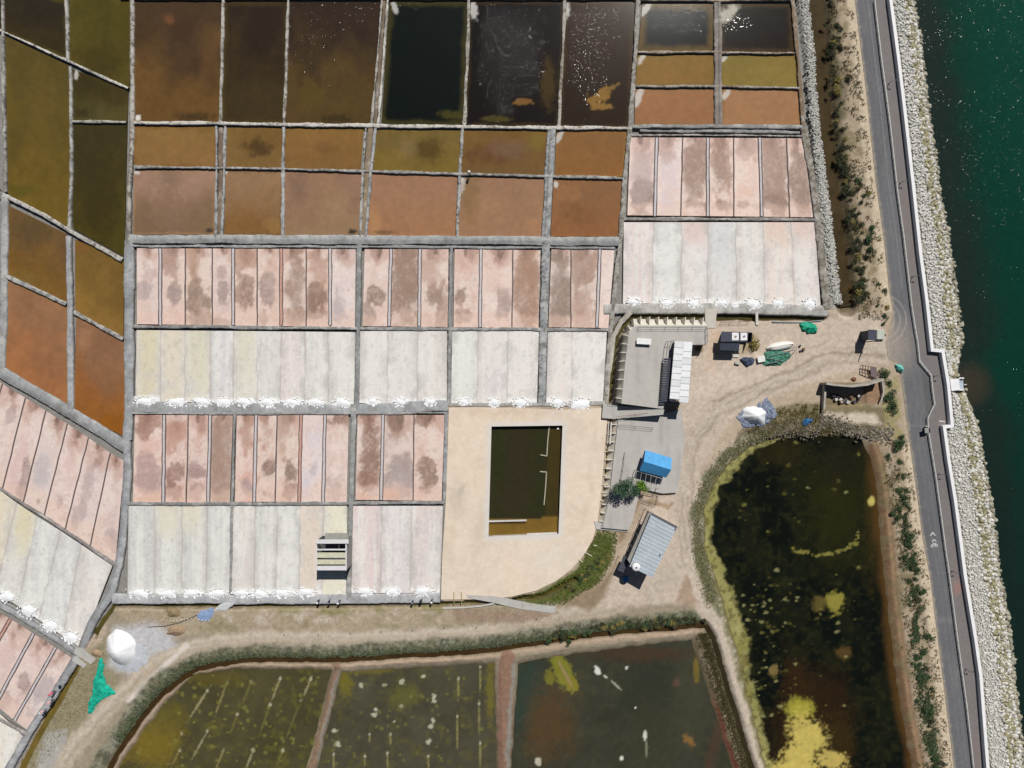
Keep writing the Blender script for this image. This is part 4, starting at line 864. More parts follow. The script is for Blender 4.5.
dike([(128.5, 240), (128.5, 330), (128.5, 404), (126.5, 440)], 9.5, 'broad upright dike with a gutter left of the nine strips', (150, 153, 156), z=-.01, crustn=.08, channel=[(2.5, .9, .2), (-2, .7, .1)])
dike([(126, 436), (127, 470), (122, 540), (118, 566), (110, 594), (92, 622), (79, 652), (50, 700), (27, 735), (6, 772), (-20, 820)], 8, 'long winding grey dike right of the slanting pans down to the bottom edge', (152, 154, 158), z=-.01, crustn=.12, channel=[(2.2, .8, .12)])
dike([(-30, 470), (2, 490), (40, 515), (80, 541), (117, 566)], 3.6, 'thin slanting dike between the upper slanting pink and white pans', (140, 134, 132), crustn=.2)
dike([(-60, 568), (0, 604), (30, 622), (60, 641), (80, 655)], 8, 'slanting grey dike below the slanting white pans', (154, 156, 158), z=-.01, crustn=.15, channel=[(-2.6, .9, .2)])
dike([(-20, 708), (4, 722), (27, 735)], 3.4, 'short slanting dike near the bottom left corner', (142, 136, 134), crustn=.2)
# main block
dike([(134, 122.5), (220, 123.5), (300, 124.5), (372, 125.5), (464, 127), (560, 127.5), (632, 128)], 4.6, 'long white crusted dike under the tall top ponds', (172, 168, 160), crustn=.9, z=.08)
dike([(223.5, -20), (221.5, 60), (220, 123)], 3.6, 'speckled dike between the first two tall top ponds', (160, 156, 148), crustn=.5)
dike([(288.5, -20), (286, 60), (284, 124)], 3.4, 'speckled dike between the second and third tall top ponds', (160, 156, 148), crustn=.5)
dike([(383.5, -20), (377, 60), (371, 125)], 3, 'left of two close dikes beside the nearly black green pond', (160, 154, 146), crustn=.45)
dike([(389, -20), (383.5, 60), (378, 124)], 3.4, 'right of two close dikes beside the nearly black green pond', (170, 166, 156), crustn=.8)
dike([(386, -20), (380, 60), (374.5, 125)], 3.4, 'brown mud filling between the two close dikes at the top', (116, 100, 84), z=-.2, crustn=.05)
dike([(469.5, -20), (467, 60), (464, 126)], 4.2, 'crusted dike right of the nearly black green pond', (156, 152, 142), crustn=.5)
dike([(566, -20), (562.5, 60), (558.5, 127)], 3.8, 'dike between the black pond of glints and its brown neighbour', (146, 138, 126), crustn=.4)
dike([(639, -20), (635, 60), (630, 128), (624, 190), (621, 236), (614, 300), (609, 350), (606, 404)], 6, 'long upright dike left of the whole right block', (160, 157, 150), crustn=.3)
dike([(134, 167), (220, 168), (300, 169), (372, 171.5), (463, 173.5), (560, 176.5), (624, 178)], 3.6, 'thin level dike between the middle and lower rows of small ponds', (158, 158, 156), crustn=.3, z=.05)
dike([(216.5, 126), (216, 166), (215.5, 238)], 3, 'thin left twin dike right of the leftmost small ponds', (152, 154, 156), crustn=.25)
dike([(224.5, 126), (224, 166), (222, 238)], 3.6, 'thin right twin dike right of the leftmost small ponds', (152, 154, 156), crustn=.25)
dike([(220.5, 127), (220, 166), (219, 238)], 5, 'brown mud strip between the left pair of twin dikes', (118, 100, 84), z=-.2, crustn=.05)
dike([(283.5, 127), (282.5, 168), (282.5, 236)], 4, 'upright grey dike between the second and third small ponds', (152, 154, 156), crustn=.25)
dike([(365.5, 128), (363, 169), (360, 237)], 3.2, 'thin left twin dike in the middle of the small ponds', (156, 156, 154), crustn=.4)
dike([(375, 128), (371, 169), (365.5, 237)], 4, 'thin right twin dike in the middle of the small ponds', (150, 153, 156), crustn=.25)
dike([(370, 128), (367, 169), (363, 237)], 6, 'dull mud strip between the middle pair of twin dikes', (140, 122, 98), z=-.15, crustn=.05)
dike([(462.5, 128), (460, 172), (457, 237)], 4.2, 'upright grey dike where the person in the white hat stands', (156, 157, 157), crustn=.35)
dike([(551.5, 129), (549, 176), (545.5, 238)], 8.5, 'broad pale blue grey dike near the right end of the small ponds', (158, 162, 166), crustn=.3, channel=[(.6, .8, .1)])
dike([(128, 239), (220, 239), (360, 239.5), (460, 240), (550, 241), (622, 241)], 9, 'broad level dike with a gutter above the pink strips', (158, 160, 160), z=.0, crustn=.15, channel=[(2.8, 1.0, .3)])
dike([(132, 246), (250, 246.5), (400, 247), (545, 247.5), (615, 248)], 3, 'thin level lip along the heads of the pink strips', (142, 144, 146), crustn=.15)
dike([(359, 243), (358, 330), (356.5, 408)], 5.5, 'upright grey dike right of the nine strips', (136, 138, 138), crustn=.12)
dike([(451, 246), (449.8, 330), (449, 404)], 4, 'narrow upright dike left of the middle trio', (142, 142, 142), crustn=.15)
dike([(546, 240), (543.5, 330), (541.5, 405)], 8, 'broad blue grey upright dike right of the middle trio', (156, 160, 165), crustn=.3)
dike([(132, 326.5), (250, 327.5), (360, 328.5), (480, 329), (610, 330)], 3.8, 'thin level dike between the pink and upper white strips', (132, 132, 132), crustn=.22)
dike([(126, 407.5), (240, 408.5), (356, 409.5), (448, 405.5)], 11.5, 'broad grey dike below the upper white strips carrying salt heaps', (158, 160, 162), z=-.03, crustn=.12, channel=[(2.6, 1.0, .25)])
dike([(448, 404.5), (540, 405), (604, 404)], 4.5, 'grey dike edge above the sandy yard carrying salt heaps', (164, 162, 158), z=-.03, crustn=.12)
dike([(132, 413.5), (240, 413.5), (354, 413.5), (446, 412.5)], 2.6, 'thin level lip along the heads of the lower pink strips', (146, 146, 146), crustn=.2)
dike([(353.5, 404), (352.5, 460), (350, 530), (348.5, 600)], 6, 'upright grey dike through the lower strips right of the hut', (146, 148, 146), crustn=.15)
dike([(446.5, 412), (445, 470), (444, 503)], 5, 'upright grey dike between the pink trio and the sandy yard', (144, 146, 146), crustn=.12)
dike([(127, 503.5), (230, 504), (350, 503.5), (444, 503)], 4, 'thin level dike between the lower pink and white strips', (132, 132, 132), crustn=.22)
dike([(234.5, 412), (233, 470), (231.5, 504), (230.5, 594)], 2.6, 'thin upright dike dividing the lower left strips', (140, 140, 140), crustn=.15)
dike([(112, 599), (220, 599.5), (330, 599.5), (440, 598)], 10, 'pale grey dike below the lower white strips above the ditch', (172, 173, 176), z=-.03, crustn=.15)
# right block
dike([(634, -3), (716, -2), (800, -3)], 7, 'broad beige dike along the top of the right block', (172, 154, 134), crustn=.1)
dike([(120, -2), (300, -2.5), (480, -2), (634, -2)], 3.5, 'dark mud dike along the top edge above the tall ponds', (96, 84, 72), crustn=.1)
dike([(717.5, 2), (718, 60), (718.5, 128)], 7.5, 'upright brown grey dike between the paired ponds of the right block', (132, 124, 118), crustn=.1, channel=[(-1, 1.0, .1)])
dike([(792, -4), (797, 50), (801, 90), (803, 126)], 4, 'brown earthen dike right of the orange and mustard ponds', (128, 108, 86), crustn=.1)
dike([(637, 52), (716, 52), (795, 53)], 3, 'thin level dike below the two black ponds', (150, 136, 120), crustn=.25)
dike([(636, 86), (716, 86), (800, 88)], 3, 'thin level dike below the two mustard ponds', (152, 144, 134), crustn=.3)
dike([(632, 126.5), (716, 126), (803, 127)], 4.4, 'grey dike below the two orange ponds', (140, 140, 138), crustn=.2)
dike([(640, 131), (740, 131), (800, 132)], 3.4, 'grey spit between two gutters above the seven pink strips', (132, 133, 134), z=-.08, crustn=.15)
dike([(628, 135.2), (740, 135.5), (808, 136)], 2.4, 'pale lip along the heads of the seven pink strips', (164, 160, 156), crustn=.35)
dike([(804, 128), (811, 170), (818, 218), (826, 300), (827, 310)], 7, 'speckled earthen dike right of the right block strips', (140, 134, 124), crustn=.3)
dike([(624, 219), (720, 219.3), (817, 219.6)], 4.2, 'thin level dike between the seven pink and seven white strips', (136, 132, 128), crustn=.22)
dike([(604, 309), (660, 308), (740, 308.5), (828, 311)], 11, 'pale grey dike below the seven white strips carrying salt heaps', (170, 168, 164), z=-.02, crustn=.12)
dike([(631, 312), (621, 322), (614, 336), (610, 365), (605.5, 404)], 6, 'pale grey bank curving round the ditch beside the deck', (176, 170, 160), z=-.02, crustn=.1)

# dividers between strips: low boards, a pale one with dark seams or a plain dark one
M_BOARD = mat('pale_board', (206, 200, 202), .7, ((3, .8, 1.1, 3), (20, .85, 1.1, 2)), bdist=0)
M_BOARDR = mat('rosy_board', (204, 158, 142), .75, ((3, .8, 1.12, 3), (20, .85, 1.1, 2)), bdist=0)
M_DARKB = mat('dark_board', (104, 92, 92), .8, ((3, .8, 1.2, 3),), bdist=0)
def divider(a, b, kind, desc):
    t = thing('pan_divider', f"{'pale double board' if kind=='w' else 'rusty double board' if kind=='r' else 'thin dark board'} between {desc}", 'divider', P((a[0]+b[0])/2, (a[1]+b[1])/2), 'board dividers between salt pans')
    d = (Vector(b)-Vector(a)); n = Vector((-d.y, d.x)).normalized()
    wob = lambda q, off: [(q[0]+n.x*off, q[1]+n.y*off)]
    k = 8; r = random.Random(int(a[0]*7+a[1]))
    def line_(off):
        out = []
        for i in range(k+1):
            tt = i/k; w_ = 0 if i in (0, k) else r.uniform(-.35, .35)
            out.append((a[0]+d.x*tt+n.x*(off+w_), a[1]+d.y*tt+n.y*(off+w_)))
        return out
    if kind in 'wr':
        ribbon_prism(line_(0), 2.0, -.2, -.075).build('board', M_BOARD if kind == 'w' else M_BOARDR, t)
        for off in (-1.5, 1.5): ribbon_prism(line_(off), .8, -.2, -.02).build('edge_board', M_DARKB, t)
    else:
        ribbon_prism(line_(0), 1.1, -.2, -.04).build('board', M_DARKB, t)
def divs(xt, xb, yt, yb, kinds, desc):
    for i, (a, b, k) in enumerate(zip(xt, xb, kinds)):
        if k == '-': continue
        divider((a, yt), (b, yb), k, f'the {ORD[i]} and {ORD[i+1]} of {desc}')
divs([160, 185, 212, 233, 257, 281, 306, 330], [160, 185, 212, 233, 257, 281, 306, 330], 248.5, 325, 'wddwdrdw', 'the nine pink strips')
divs([391, 420], [389, 419], 249, 326, 'ww', 'the upper pink trio')
divs([481, 513], [480, 512], 249, 327, 'wd', 'the middle pink trio')
divs([571, 600], [571, 597], 249, 327, 'dw', 'the last pink group')
divs([164, 188, 210], [163, 186, 208], 415, 502, 'wdw', 'the lower left pink foursome')
divs([256, 277, 301, 325], [254, 275, 299, 323], 415, 502, 'wdrw', 'the five lower pink strips')
divs([383, 414], [381, 413], 415, 500, 'wd', 'the pink trio beside the yard')
divs([657, 683, 708, 734, 760, 787], [655, 681, 708, 734, 762, 790], 137.5, 216, 'wdwdwd', 'the seven right pink strips')
for T, B_, kk, ds in ((((2, 384), (25, 398), (45.5, 411), (67, 424), (88, 438), (110, 453)), ((-22, 472), (2, 489), (23, 502), (44, 515), (65, 529), (90, 546)), 'dddddd', 'the upper slanting pink'),
                      (((10, 619), (33, 634), (55, 648)), ((-29, 690), (-5, 705), (14, 721)), 'rww', 'the lower slanting pink')):
    for i, (a, b, k) in enumerate(zip(T, B_, kk)): divider(a, b, k, f'the {ORD[i+1 if len(T) > 4 else i+2]} and {ORD[i+2 if len(T) > 4 else i+3]} of {ds}')

# ------------------------------------------------------------------ salt heaps
M_SALT = mat('heaped_salt', (244, 246, 248), .75, ((4, .9, 1.05, 4), (25, .9, 1.06, 2)), bscale=14, bdist=.03, bstr=.6)
def heap(px, py, rx, ry, h, name, label, group=None, rot=0, m=None, zb=-.03, lobes=.6, cat='salt heap', seed=None, crumbs=0):
    seed = seed or int(px*3+py*7); n, k = 13, 40
    t = np.linspace(0, 1, n)[:, None]; a = np.linspace(0, 2*math.pi, k, endpoint=False)[None, :]
    ca, sa = np.cos(a), np.sin(a)
    rr = 1+(fbm(ca*1.6+5, sa*1.6+5, seed)-.5)*1.1*lobes+(fbm(ca*4+5, sa*4+5, seed+1)-.5)*.5*lobes
    x = t*rr*ca*rx*W; y = t*rr*sa*ry*W
    zz = h*((1-t)*.3+.7*(1-t*t)**1.2)+(fbm(x*2.2+9, y*2.2+9, seed+2)-.5)*min(h, .5)*.35*np.sin(t*math.pi)
    zz = np.where(t >= 1, -.06, zz)
    c, s = math.cos(rot), math.sin(rot); p = P(px, py)
    V = np.stack([x*c-y*s, x*s+y*c, zz], -1).reshape(-1, 3)
    i = np.arange(n*k).reshape(n, k); j = np.roll(i, -1, 1)
    F = np.stack([i[:-1], i[1:], j[1:], j[:-1]], -1).reshape(-1, 4)
    if crumbs:
        rs = np.random.RandomState(seed); q = crumbs; aa = rs.uniform(0, 6.28, q); dd = 1+np.abs(rs.normal(0, .33, q)); cx_ = np.cos(aa)*dd*rx*W*.95; cy_ = np.sin(aa)*dd*ry*W*.95; ss_ = rs.uniform(.06, .20, q)
        qv = [np.stack([cx_+ss_*ux, cy_+ss_*uy, .05+ss_*.6*uz+0*cx_], -1) for ux, uy, uz in ((-1, -.8, 0), (1, -.9, 0), (.8, 1, 0), (-.9, .7, 0), (-.3, -.2, 1), (.35, -.3, 1), (.3, .3, 1), (-.3, .3, 1))]
        CV = np.stack(qv, 1).reshape(-1, 3); b0 = len(V)+np.arange(q)[:, None, None]*8; CF = (b0+np.array([[4, 5, 6, 7], [0, 1, 5, 4], [1, 2, 6, 5], [2, 3, 7, 6], [3, 0, 4, 7]])[None]).reshape(-1, 4)
        V = np.concatenate([V, CV]); F = np.concatenate([F, CF])
    o = raw_mesh(name, V, F, m or M_SALT, None, None, True); o.location = (p.x, p.y, zb)
    props(o, label, cat, group); return o
GH = 'small salt heaps raked to the foot of the white pans'
def heaps(lst, desc):
    for i, (x, y, rx, ry) in enumerate(lst):
        r = random.Random(int(x*9)); heap(x, y, rx*.88, ry*.9, .13+.02*rx*.5, 'salt_heap', f'small white salt heap, {ORD[i]} from left, {desc}', GH, r.uniform(-.2, .2), crumbs=46)
heaps([(144, 401.5, 9.5, 4), (176, 402, 9, 4.3), (202, 402, 8.5, 4.5), (224, 402.5, 7.5, 4.5), (244, 402, 9, 3.8), (267.5, 402.5, 7.5, 4.6), (292, 402.5, 9, 3.8), (316, 402.5, 8, 4), (342, 402.5, 8.5, 4.4)], 'below the nine white strips')
heaps([(373, 401.5, 4.8, 3.8), (400, 402, 5, 3.8), (431, 402, 5.5, 3.8)], 'below the white trio beside the nine')
heaps([(464, 402, 5, 3.6), (494, 402.5, 5, 4.3), (521, 403, 7, 4.6)], 'above the sandy yard')
heaps([(558, 403, 6, 4.8), (581, 405, 11, 6)], 'below the white pair by the deck')
heaps([(633, 302, 7, 3.2), (667, 303, 6.5, 4.2), (694, 303.5, 6, 4.8), (722, 303, 6, 3.8), (735.5, 304.5, 3.2, 2.4), (753, 304, 7.5, 4.8), (779, 303.5, 5.5, 4), (810, 304, 6, 4.8)], 'below the seven white strips')
heaps([(140, 593.5, 9.5, 4.4), (167, 594, 8.5, 4), (191, 593.5, 9, 3.8), (217, 593.5, 10, 4), (241.5, 593.5, 7.5, 4), (260, 594, 8, 4), (282, 593.5, 8, 4), (306, 592.5, 9, 4.4)], 'along the foot of the lower white strips')
heaps([(365, 591.5, 6.5, 4.2), (393, 592, 6.5, 4.2), (423, 591.5, 8, 4.4)], 'below the white trio near the yard')
heaps([(-16, 585, 7, 5), (7, 597, 8, 5.5), (28, 611, 8, 6), (50, 626, 8, 6), (71, 638, 7, 6)], 'along the slanting dike')
# ------------------------------------------------------------------ sandy yard with its sunken basin
M_YARD = mat_col('yard_sand', .9, ((1.1, .96, 1.03, 5), (9, .93, 1.05, 3)), 8, .03, .4, .2)
PIT = [(491.5, 426.5), (562.5, 425.5), (558.5, 534), (488.5, 536.5)]
def yard_col(PX, PY):
    n = fbm(PX/40, PY/40, 201); n2 = fbm(PX/9, PY/9, 202); n3 = fbm(PX/2, PY/2, 203, 2)
    c = alb((224, 209, 191))*np.ones(PX.shape+(3,))*(1+.2*(n-.5)+.12*(n2-.5)+.08*(n3-.5))[..., None]
    k = (ss(.45, .7, n)*.35)[..., None]; c = c*(1-k)+alb((224, 202, 178))*k
    c = blob_cols(c, PX, PY, [(456, 500, 10, 16, (196, 184, 170), .6, .6), (462, 488, 5, 7, (176, 166, 152), .4, .6), (500, 412, 50, 4, (212, 188, 166), .5, .6), (535, 550, 30, 20, (226, 214, 200), .5, .6), (600, 404, 8, 5, (214, 212, 208), .5)], 204)
    k = (ss(.56, .7, fbm(PX/11, PY/16, 206))*.35)[..., None]; c = c*(1-k)+alb((204, 188, 168))*k
    k = (ss(.6, .68, fbm(PX/3, PY/3, 207))*.3)[..., None]; c = c*(1-k)+alb((236, 226, 214))*k
    for q in ([(452, 420), (475, 470), (478, 540), (530, 565), (590, 520), (596, 420)], [(457, 420), (479, 470), (482, 540), (530, 560), (586, 520), (592, 420)]):
        m = (ss(1.2, .2, linedist(PX, PY, q))*.22)[..., None]; c = c*(1-m)+alb((196, 180, 160))*m
    e = ss(6, 2, np.abs(polysd(PX, PY, PIT)))[..., None]*.75; c = c*(1-e)+alb((214, 212, 208))*e
    return c
def clipped_sheet(name, poly, z, m, colf, step=1.0, hole=None, skirt=.6):
    bb = [min(p[0] for p in poly)-2, min(p[1] for p in poly)-2, max(p[0] for p in poly)+2, max(p[1] for p in poly)+2]
    bm = bmesh.new()
    xs = np.arange(bb[0], bb[2]+4, 4.0); ys = np.arange(bb[1], bb[3]+4, 4.0)
    # triangulated polygon, then cut to a fine mesh by bisecting planes
    loops = [[Vector((x, y, 0)) for x, y in poly]]
    if hole: loops.append([Vector((x, y, 0)) for x, y in hole])
    flat = [v for l in loops for v in l]
    tris = tessellate_polygon(loops)
    vs = [bm.verts.new(v) for v in flat]
    for t in tris:
        try: bm.faces.new([vs[i] for i in t])
        except ValueError: pass
    for x in np.arange(bb[0], bb[2], step*3):
        bmesh.ops.bisect_plane(bm, geom=bm.verts[:]+bm.edges[:]+bm.faces[:], plane_co=(x, 0, 0), plane_no=(1, 0, 0))
    for y in np.arange(bb[1], bb[3], step*3):
        bmesh.ops.bisect_plane(bm, geom=bm.verts[:]+bm.edges[:]+bm.faces[:], plane_co=(0, y, 0), plane_no=(0, 1, 0))
    border = [e for e in bm.edges if len(e.link_faces) == 1]
    r = bmesh.ops.extrude_edge_only(bm, edges=border)
    low = [v for v in r['geom'] if isinstance(v, bmesh.types.BMVert)]
    for v in low: v.co.z = 1
    bm.verts.ensure_lookup_table()
    co = np.array([v.co[:] for v in bm.verts]); col = colf(co[:, 0][:, None], co[:, 1][:, None])[:, 0]
    me = bpy.data.meshes.new(name)
    for v in bm.verts: v.co = Vector(((v.co.x-512)*W, (384-v.co.y)*W, z if v.co.z < .5 else z-skirt))
    bmesh.ops.recalc_face_normals(bm, faces=bm.faces)
    if sum(f.normal.z*f.calc_area() for f in bm.faces) < 0: bmesh.ops.reverse_faces(bm, faces=bm.faces)
    bm.to_mesh(me); bm.free()
    ca = me.color_attributes.new('Col', 'FLOAT_COLOR', 'POINT'); cc = np.ones((len(col), 4), np.float32); cc[:, :3] = col; ca.data.foreach_set('color', cc.ravel())
    me.materials.append(m); o = bpy.data.objects.new(name, me); C.objects.link(o); return o
ypoly = [(449, 408), (475, 407), (520, 408), (560, 410), (604, 408), (607, 420), (604.5, 450), (601.5, 490), (597, 525), (592, 541), (583, 556), (571, 569.5), (556, 581), (536, 590.5), (512, 596.5), (487, 599), (441, 599.5), (442, 560), (446, 500)]
o = clipped_sheet('courtyard', ypoly, .06, M_YARD, yard_col, 1.0, PIT, 1.1); props(o, kind='structure')
# basin
M_CONC = mat('pale_concrete', (205, 202, 196), .85, ((.8, .9, 1.06, 5), (9, .93, 1.06, 3)), bdist=.005)
M_CONCG = mat('grey_concrete', (186, 183, 178), .85, ((.6, .88, 1.06, 5), (9, .93, 1.06, 3)), bdist=.005)
t = thing('brine_basin', 'deep rectangular basin of dark green brine sunk into the sandy yard', 'basin', P(525, 481))
wall = MB()
for a, b in zip(PIT, PIT[1:]+PIT[:1]):
    A = P(*a); B_ = P(*b); wall.add([(A.x, A.y, .058), (B_.x, B_.y, .058), (B_.x, B_.y, -2.2), (A.x, A.y, -2.2)], [[0, 1, 2, 3]])
wall.build('basin_wall', M_CONC, t)
def basin_col(PX, PY):
    n = fbm(PX/20, PY/20, 211); c = alb((50, 49, 30))*np.ones(PX.shape+(3,))*(1+.15*(n-.5))[..., None]
    c = blob_cols(c, PX, PY, [(518, 455, 10, 40, (56, 46, 34), .5, .6), (515, 500, 12, 20, (58, 46, 34), .4, .7)], 212)
    xr = 549+(PY-425)*-.035
    k = (ss(-1.5, 1.5, PX-xr)*(.75))[..., None]; c = c*(1-k)+alb((70, 58, 28))*k
    k = (ss(516, 519, PY)*ss(540, 544, PX))[..., None]; c = c*(1-k)+alb((122, 96, 44))*k
    k = (ss(519, 520.5, PY))[..., None]; c = c*(1-k)+alb((122, 96, 44))*k*(.75+.5*n[..., None])
    k = (ss(522, 523, PY)*ss(528, 524, PX)*ss(526, 524, PY))[..., None]*.7; c = c*(1-k)+alb((62, 46, 28))*k
    return rgba(c, np.full(PX.shape, .08))
PX, PY = np.meshgrid(np.arange(487, 565, 1.0), np.arange(424, 539, 1.0))
grid_obj('brine_surface', (PX-512)*W, (384-PY)*W, np.full(PX.shape, -.95), M_POND, basin_col(PX, PY), t)
bpy.context.view_layer.update()
M_WOODP = mat('weathered_plank', (176, 172, 150), .8, ((5, .8, 1.15, 3),), bdist=.004)
mb = MB()
for pts in ([(549.3, 426), (547.8, 440), (546.8, 456)], [(546.8, 456), (540.5, 454.8)]):
    for a, b in zip(pts[:-1], pts[1:]): mb.beam(P(*a, -.8), P(*b, -.8), .2, .25)
mb.build('baffle_board', M_WOODP, t)
mb = MB()
for pts in ([(540, 471.5), (546.5, 472)], [(546.5, 472), (545.5, 488), (544, 505)]):
    for a, b in zip(pts[:-1], pts[1:]): mb.beam(P(*a, -.8), P(*b, -.8), .2, .25)
mb.build('baffle_board', M_WOODP, t)
MB().beam(P(488.5, 521.3, -.7), P(526.5, 520.3, -.7), .32, .3).build('sill', M_CONC, t)
MB().prism(PP([(526.8, 533.2), (557, 532.2), (557, 534.6), (526.8, 535.6)], -1.2), PP([(526.8, 533.2), (557, 532.2), (557, 534.6), (526.8, 535.6)], -.3)).build('ledge', M_CONC, t)
MB().tube([P(558, 428.5, -1.0), P(558, 428.5, -.7)], .22, 8).build('float', mat('white_plastic', (232, 232, 228), .4, bdist=0), t)

# ------------------------------------------------------------------ concrete deck above the ditch
M_DECK = mat_col('deck_concrete', .85, ((1.0, .95, 1.04, 4), (10, .94, 1.05, 3)), 14, .006, .4, .3)
M_WALLW = mat('limewashed_wall', (226, 220, 208), .85, ((1.2, .88, 1.06, 4),), bdist=.006)
def deck_col(base):
    def f(PX, PY):
        n = fbm(PX/12, PY/30, 221); n2 = fbm(PX/2, PY/25, 222); c = alb(base)*np.ones(PX.shape+(3,))*(1+.14*(n-.5)+.14*(n2-.5))[..., None]
        k = (ss(.62, .7, fbm(PX/1.6, PY/60, 223))*.22)[..., None]; return c*(1-k)+alb((132, 130, 128))*k
    return f
DECK = [(629, 332), (636.5, 325.5), (707, 325.5), (707, 344.5), (681, 345), (680, 372), (663, 409), (621.5, 403.5), (625, 365)]
def atz(poly, z): return [((x-512)*(1-z/CAMH)+512, (y-384)*(1-z/CAMH)+384) for x, y in poly]
D1 = atz(DECK, 3.0); D1[5] = (D1[5][0]-1, D1[5][1])
t = thing('raised_deck', 'grey concrete deck with sloping buttressed walls along the bend of the ditch', 'deck', P(655, 365))
o = clipped_sheet('deck_slab', D1, 3.0, M_DECK, deck_col((186, 182, 176)), 1.2, None, 4.0); o.parent = t; o.location = -t.location
# battered walls with ribs
def batter(top, bot, z1, z0, ribs, name='sloping_wall', par=t, off=.0):
    m = MB(); n = len(top)
    for i in range(n-1):
        a, b = P(*top[i]), P(*top[i+1]); c, d = P(*bot[i+1]), P(*bot[i])
        m.add([(a.x, a.y, z1), (b.x, b.y, z1), (c.x, c.y, z0), (d.x, d.y, z0)], [[0, 1, 2, 3]])
    m.build(name, M_WALLW, par)
    for i in range(n-1):
        k = ribs[i]
        for j in range(k):
            f = (j+.5)/k
            tx = top[i][0]*(1-f)+top[i+1][0]*f; ty = top[i][1]*(1-f)+top[i+1][1]*f
            bx = bot[i][0]*(1-f)+bot[i+1][0]*f; by = bot[i][1]*(1-f)+bot[i+1][1]*f
            a = P(tx, ty); b = P(bx, by); a.z = z1-.1; b.z = z0
            out = Vector((bx-tx, -(by-ty), 0)).normalized()
            top2 = a+Vector((0, 0, .03)); e = b+out*.12; e2 = Vector((e.x, e.y, z1-.25)); b = b-out*.1
            s_ = out.cross(Vector((0, 0, 1)))*.07
            MB().prism([a-s_, b-s_, e-s_, e2-s_, top2-s_][::-1], [a+s_, b+s_, e+s_, e2+s_, top2+s_][::-1]).build('buttress', M_WALLW, par)
batter([D1[0], D1[1], D1[2]], [(623.5, 330), (634, 318.3), (704, 319.5)], 2.98, -1.0, [2, 8])
batter([D1[7], D1[8], D1[0]], [(614, 402), (617.5, 366), (622.5, 331)], 2.98, -1.0, [4, 4])
batter([D1[6], D1[7]], [(661.5, 409), (621, 404.5)], 2.98, -.3, [0], 'south_face')
M_STEEL = mat('dark_railing', (92, 92, 94), .5, bdist=0)
def railing(name, label, pts, z, h, spacing, mt, rails=(1.0, .5), r=.03, closed=False, pr=None, cat='railing', parent_group=None):
    c = P(*pts[len(pts)//2], z); t = thing(name, label, cat, c, parent_group)
    q = [P(x, y, 0) for x, y in pts]
    for v in q: v.z = z
    for f in rails: MB().tube([v+Vector((0, 0, h*f)) for v in q], r).build('rail', mt, t)
    d = 0; L = [0]
    for a, b in zip(q[:-1], q[1:]): L.append(L[-1]+(b-a).length)
    n = max(1, round(L[-1]/spacing))
    for i in range(n+1):
        s = L[-1]*i/n; k = min(len(q)-2, max(0, int(np.searchsorted(L, s)-1))); f = (s-L[k])/max(1e-6, L[k+1]-L[k])
        p = q[k].lerp(q[k+1], f)
        MB().tube([p, p+Vector((0, 0, h))], pr or r*1.2, 6).build('post', mt, t)
    return t
railing('railing', 'thin dark railing along the north edge of the raised deck', atz([(638, 327.5), (706, 327.5)], 3.0), 3.0, 1.1, 2.6, M_STEEL)
railing('railing', 'short dark railing at the east end of the raised deck', atz([(706, 328.5), (706, 343)], 3.0), 3.0, 1.1, 1.5, M_STEEL)
# bench like block on the deck
t = thing('roof_hatch', 'small white hatch box throwing a black shadow on the raised deck', 'hatch', P(644, 342, 3.0))
MB().box(P(644, 341.5, 3.35)+Vector((0, 0, 0)), (2.5, .9, .7), -.06).build('box', M_CONC, t); MB().box(P(644, 341.3, 3.75), (2.8, 1.15, .08), -.06).build('lid', mat('white_paint', (236, 236, 234), .5, bdist=0), t)
# lower deck, ramp, walkway
LOW = [(617.5, 419), (660, 414), (681, 409), (684, 440), (680, 470), (676, 492), (662, 493), (640, 488), (632, 520), (628, 529.5), (601, 527), (608, 500), (613, 455)]
o = clipped_sheet('lower_deck', LOW, .7, M_DECK, deck_col((184, 180, 175)), 1.2, None, 1.9)
props(o, 'lower grey concrete deck round the blue roofed shed, narrowing to a walkway southwards', 'deck')
t = thing('ramp', 'grey ramp rising eastwards from the ditch bridge to the raised deck', 'ramp', P(638, 411))
A, B_, c_, d_ = [P(*p) for p in ((612, 405), (661, 409), (660, 414), (612, 419))]
m = MB(); up = [Vector((A.x, A.y, .715)), Vector((B_.x, B_.y, 2.99)), Vector((c_.x, c_.y, 2.99)), Vector((d_.x, d_.y, .715))]
m.prism([Vector((v.x, v.y, -.2)) for v in (A, B_, c_, d_)][::-1], up[::-1]); m.build('ramp_slab', M_CONCG, t)
railing('railing', 'thin reddish railing along the foot of the ramp', [(616.5, 416), (634, 414), (652, 411.5)], 1.4, .9, 3, mat('rusty_rail', (150, 104, 92), .7, bdist=0))
railing('railing', 'dark railing frame lying across the lower deck south of the ramp', [(618, 424.5), (635, 426), (652, 427.5)], .7, 1.1, 3.2, M_STEEL)
o = MB().prism(PP([(603, 403.5), (617, 404.5), (616, 419), (602, 418)], -.5), PP([(603, 403.5), (617, 404.5), (616, 419), (602, 418)], .69)).build('bridge', M_CONCG)
props(o, 'flat concrete bridge over the ditch between sandy yard and ramp', 'bridge')
railing('railing', 'small railing frame at the north side of the ditch bridge', [(607.5, 403), (617.5, 404)], .7, .8, 1.5, M_STEEL)
t = thing('retaining_wall', 'low sloping concrete wall with ribs along the ditch below the lower deck', 'wall', P(612, 470))
batter([(617.5, 420), (613.5, 455), (608.5, 500), (602.5, 525)], [(611.5, 420), (608, 455), (603.2, 500), (598.8, 525)], .72, -1.0, [4, 5, 3], 'wall_face', t)
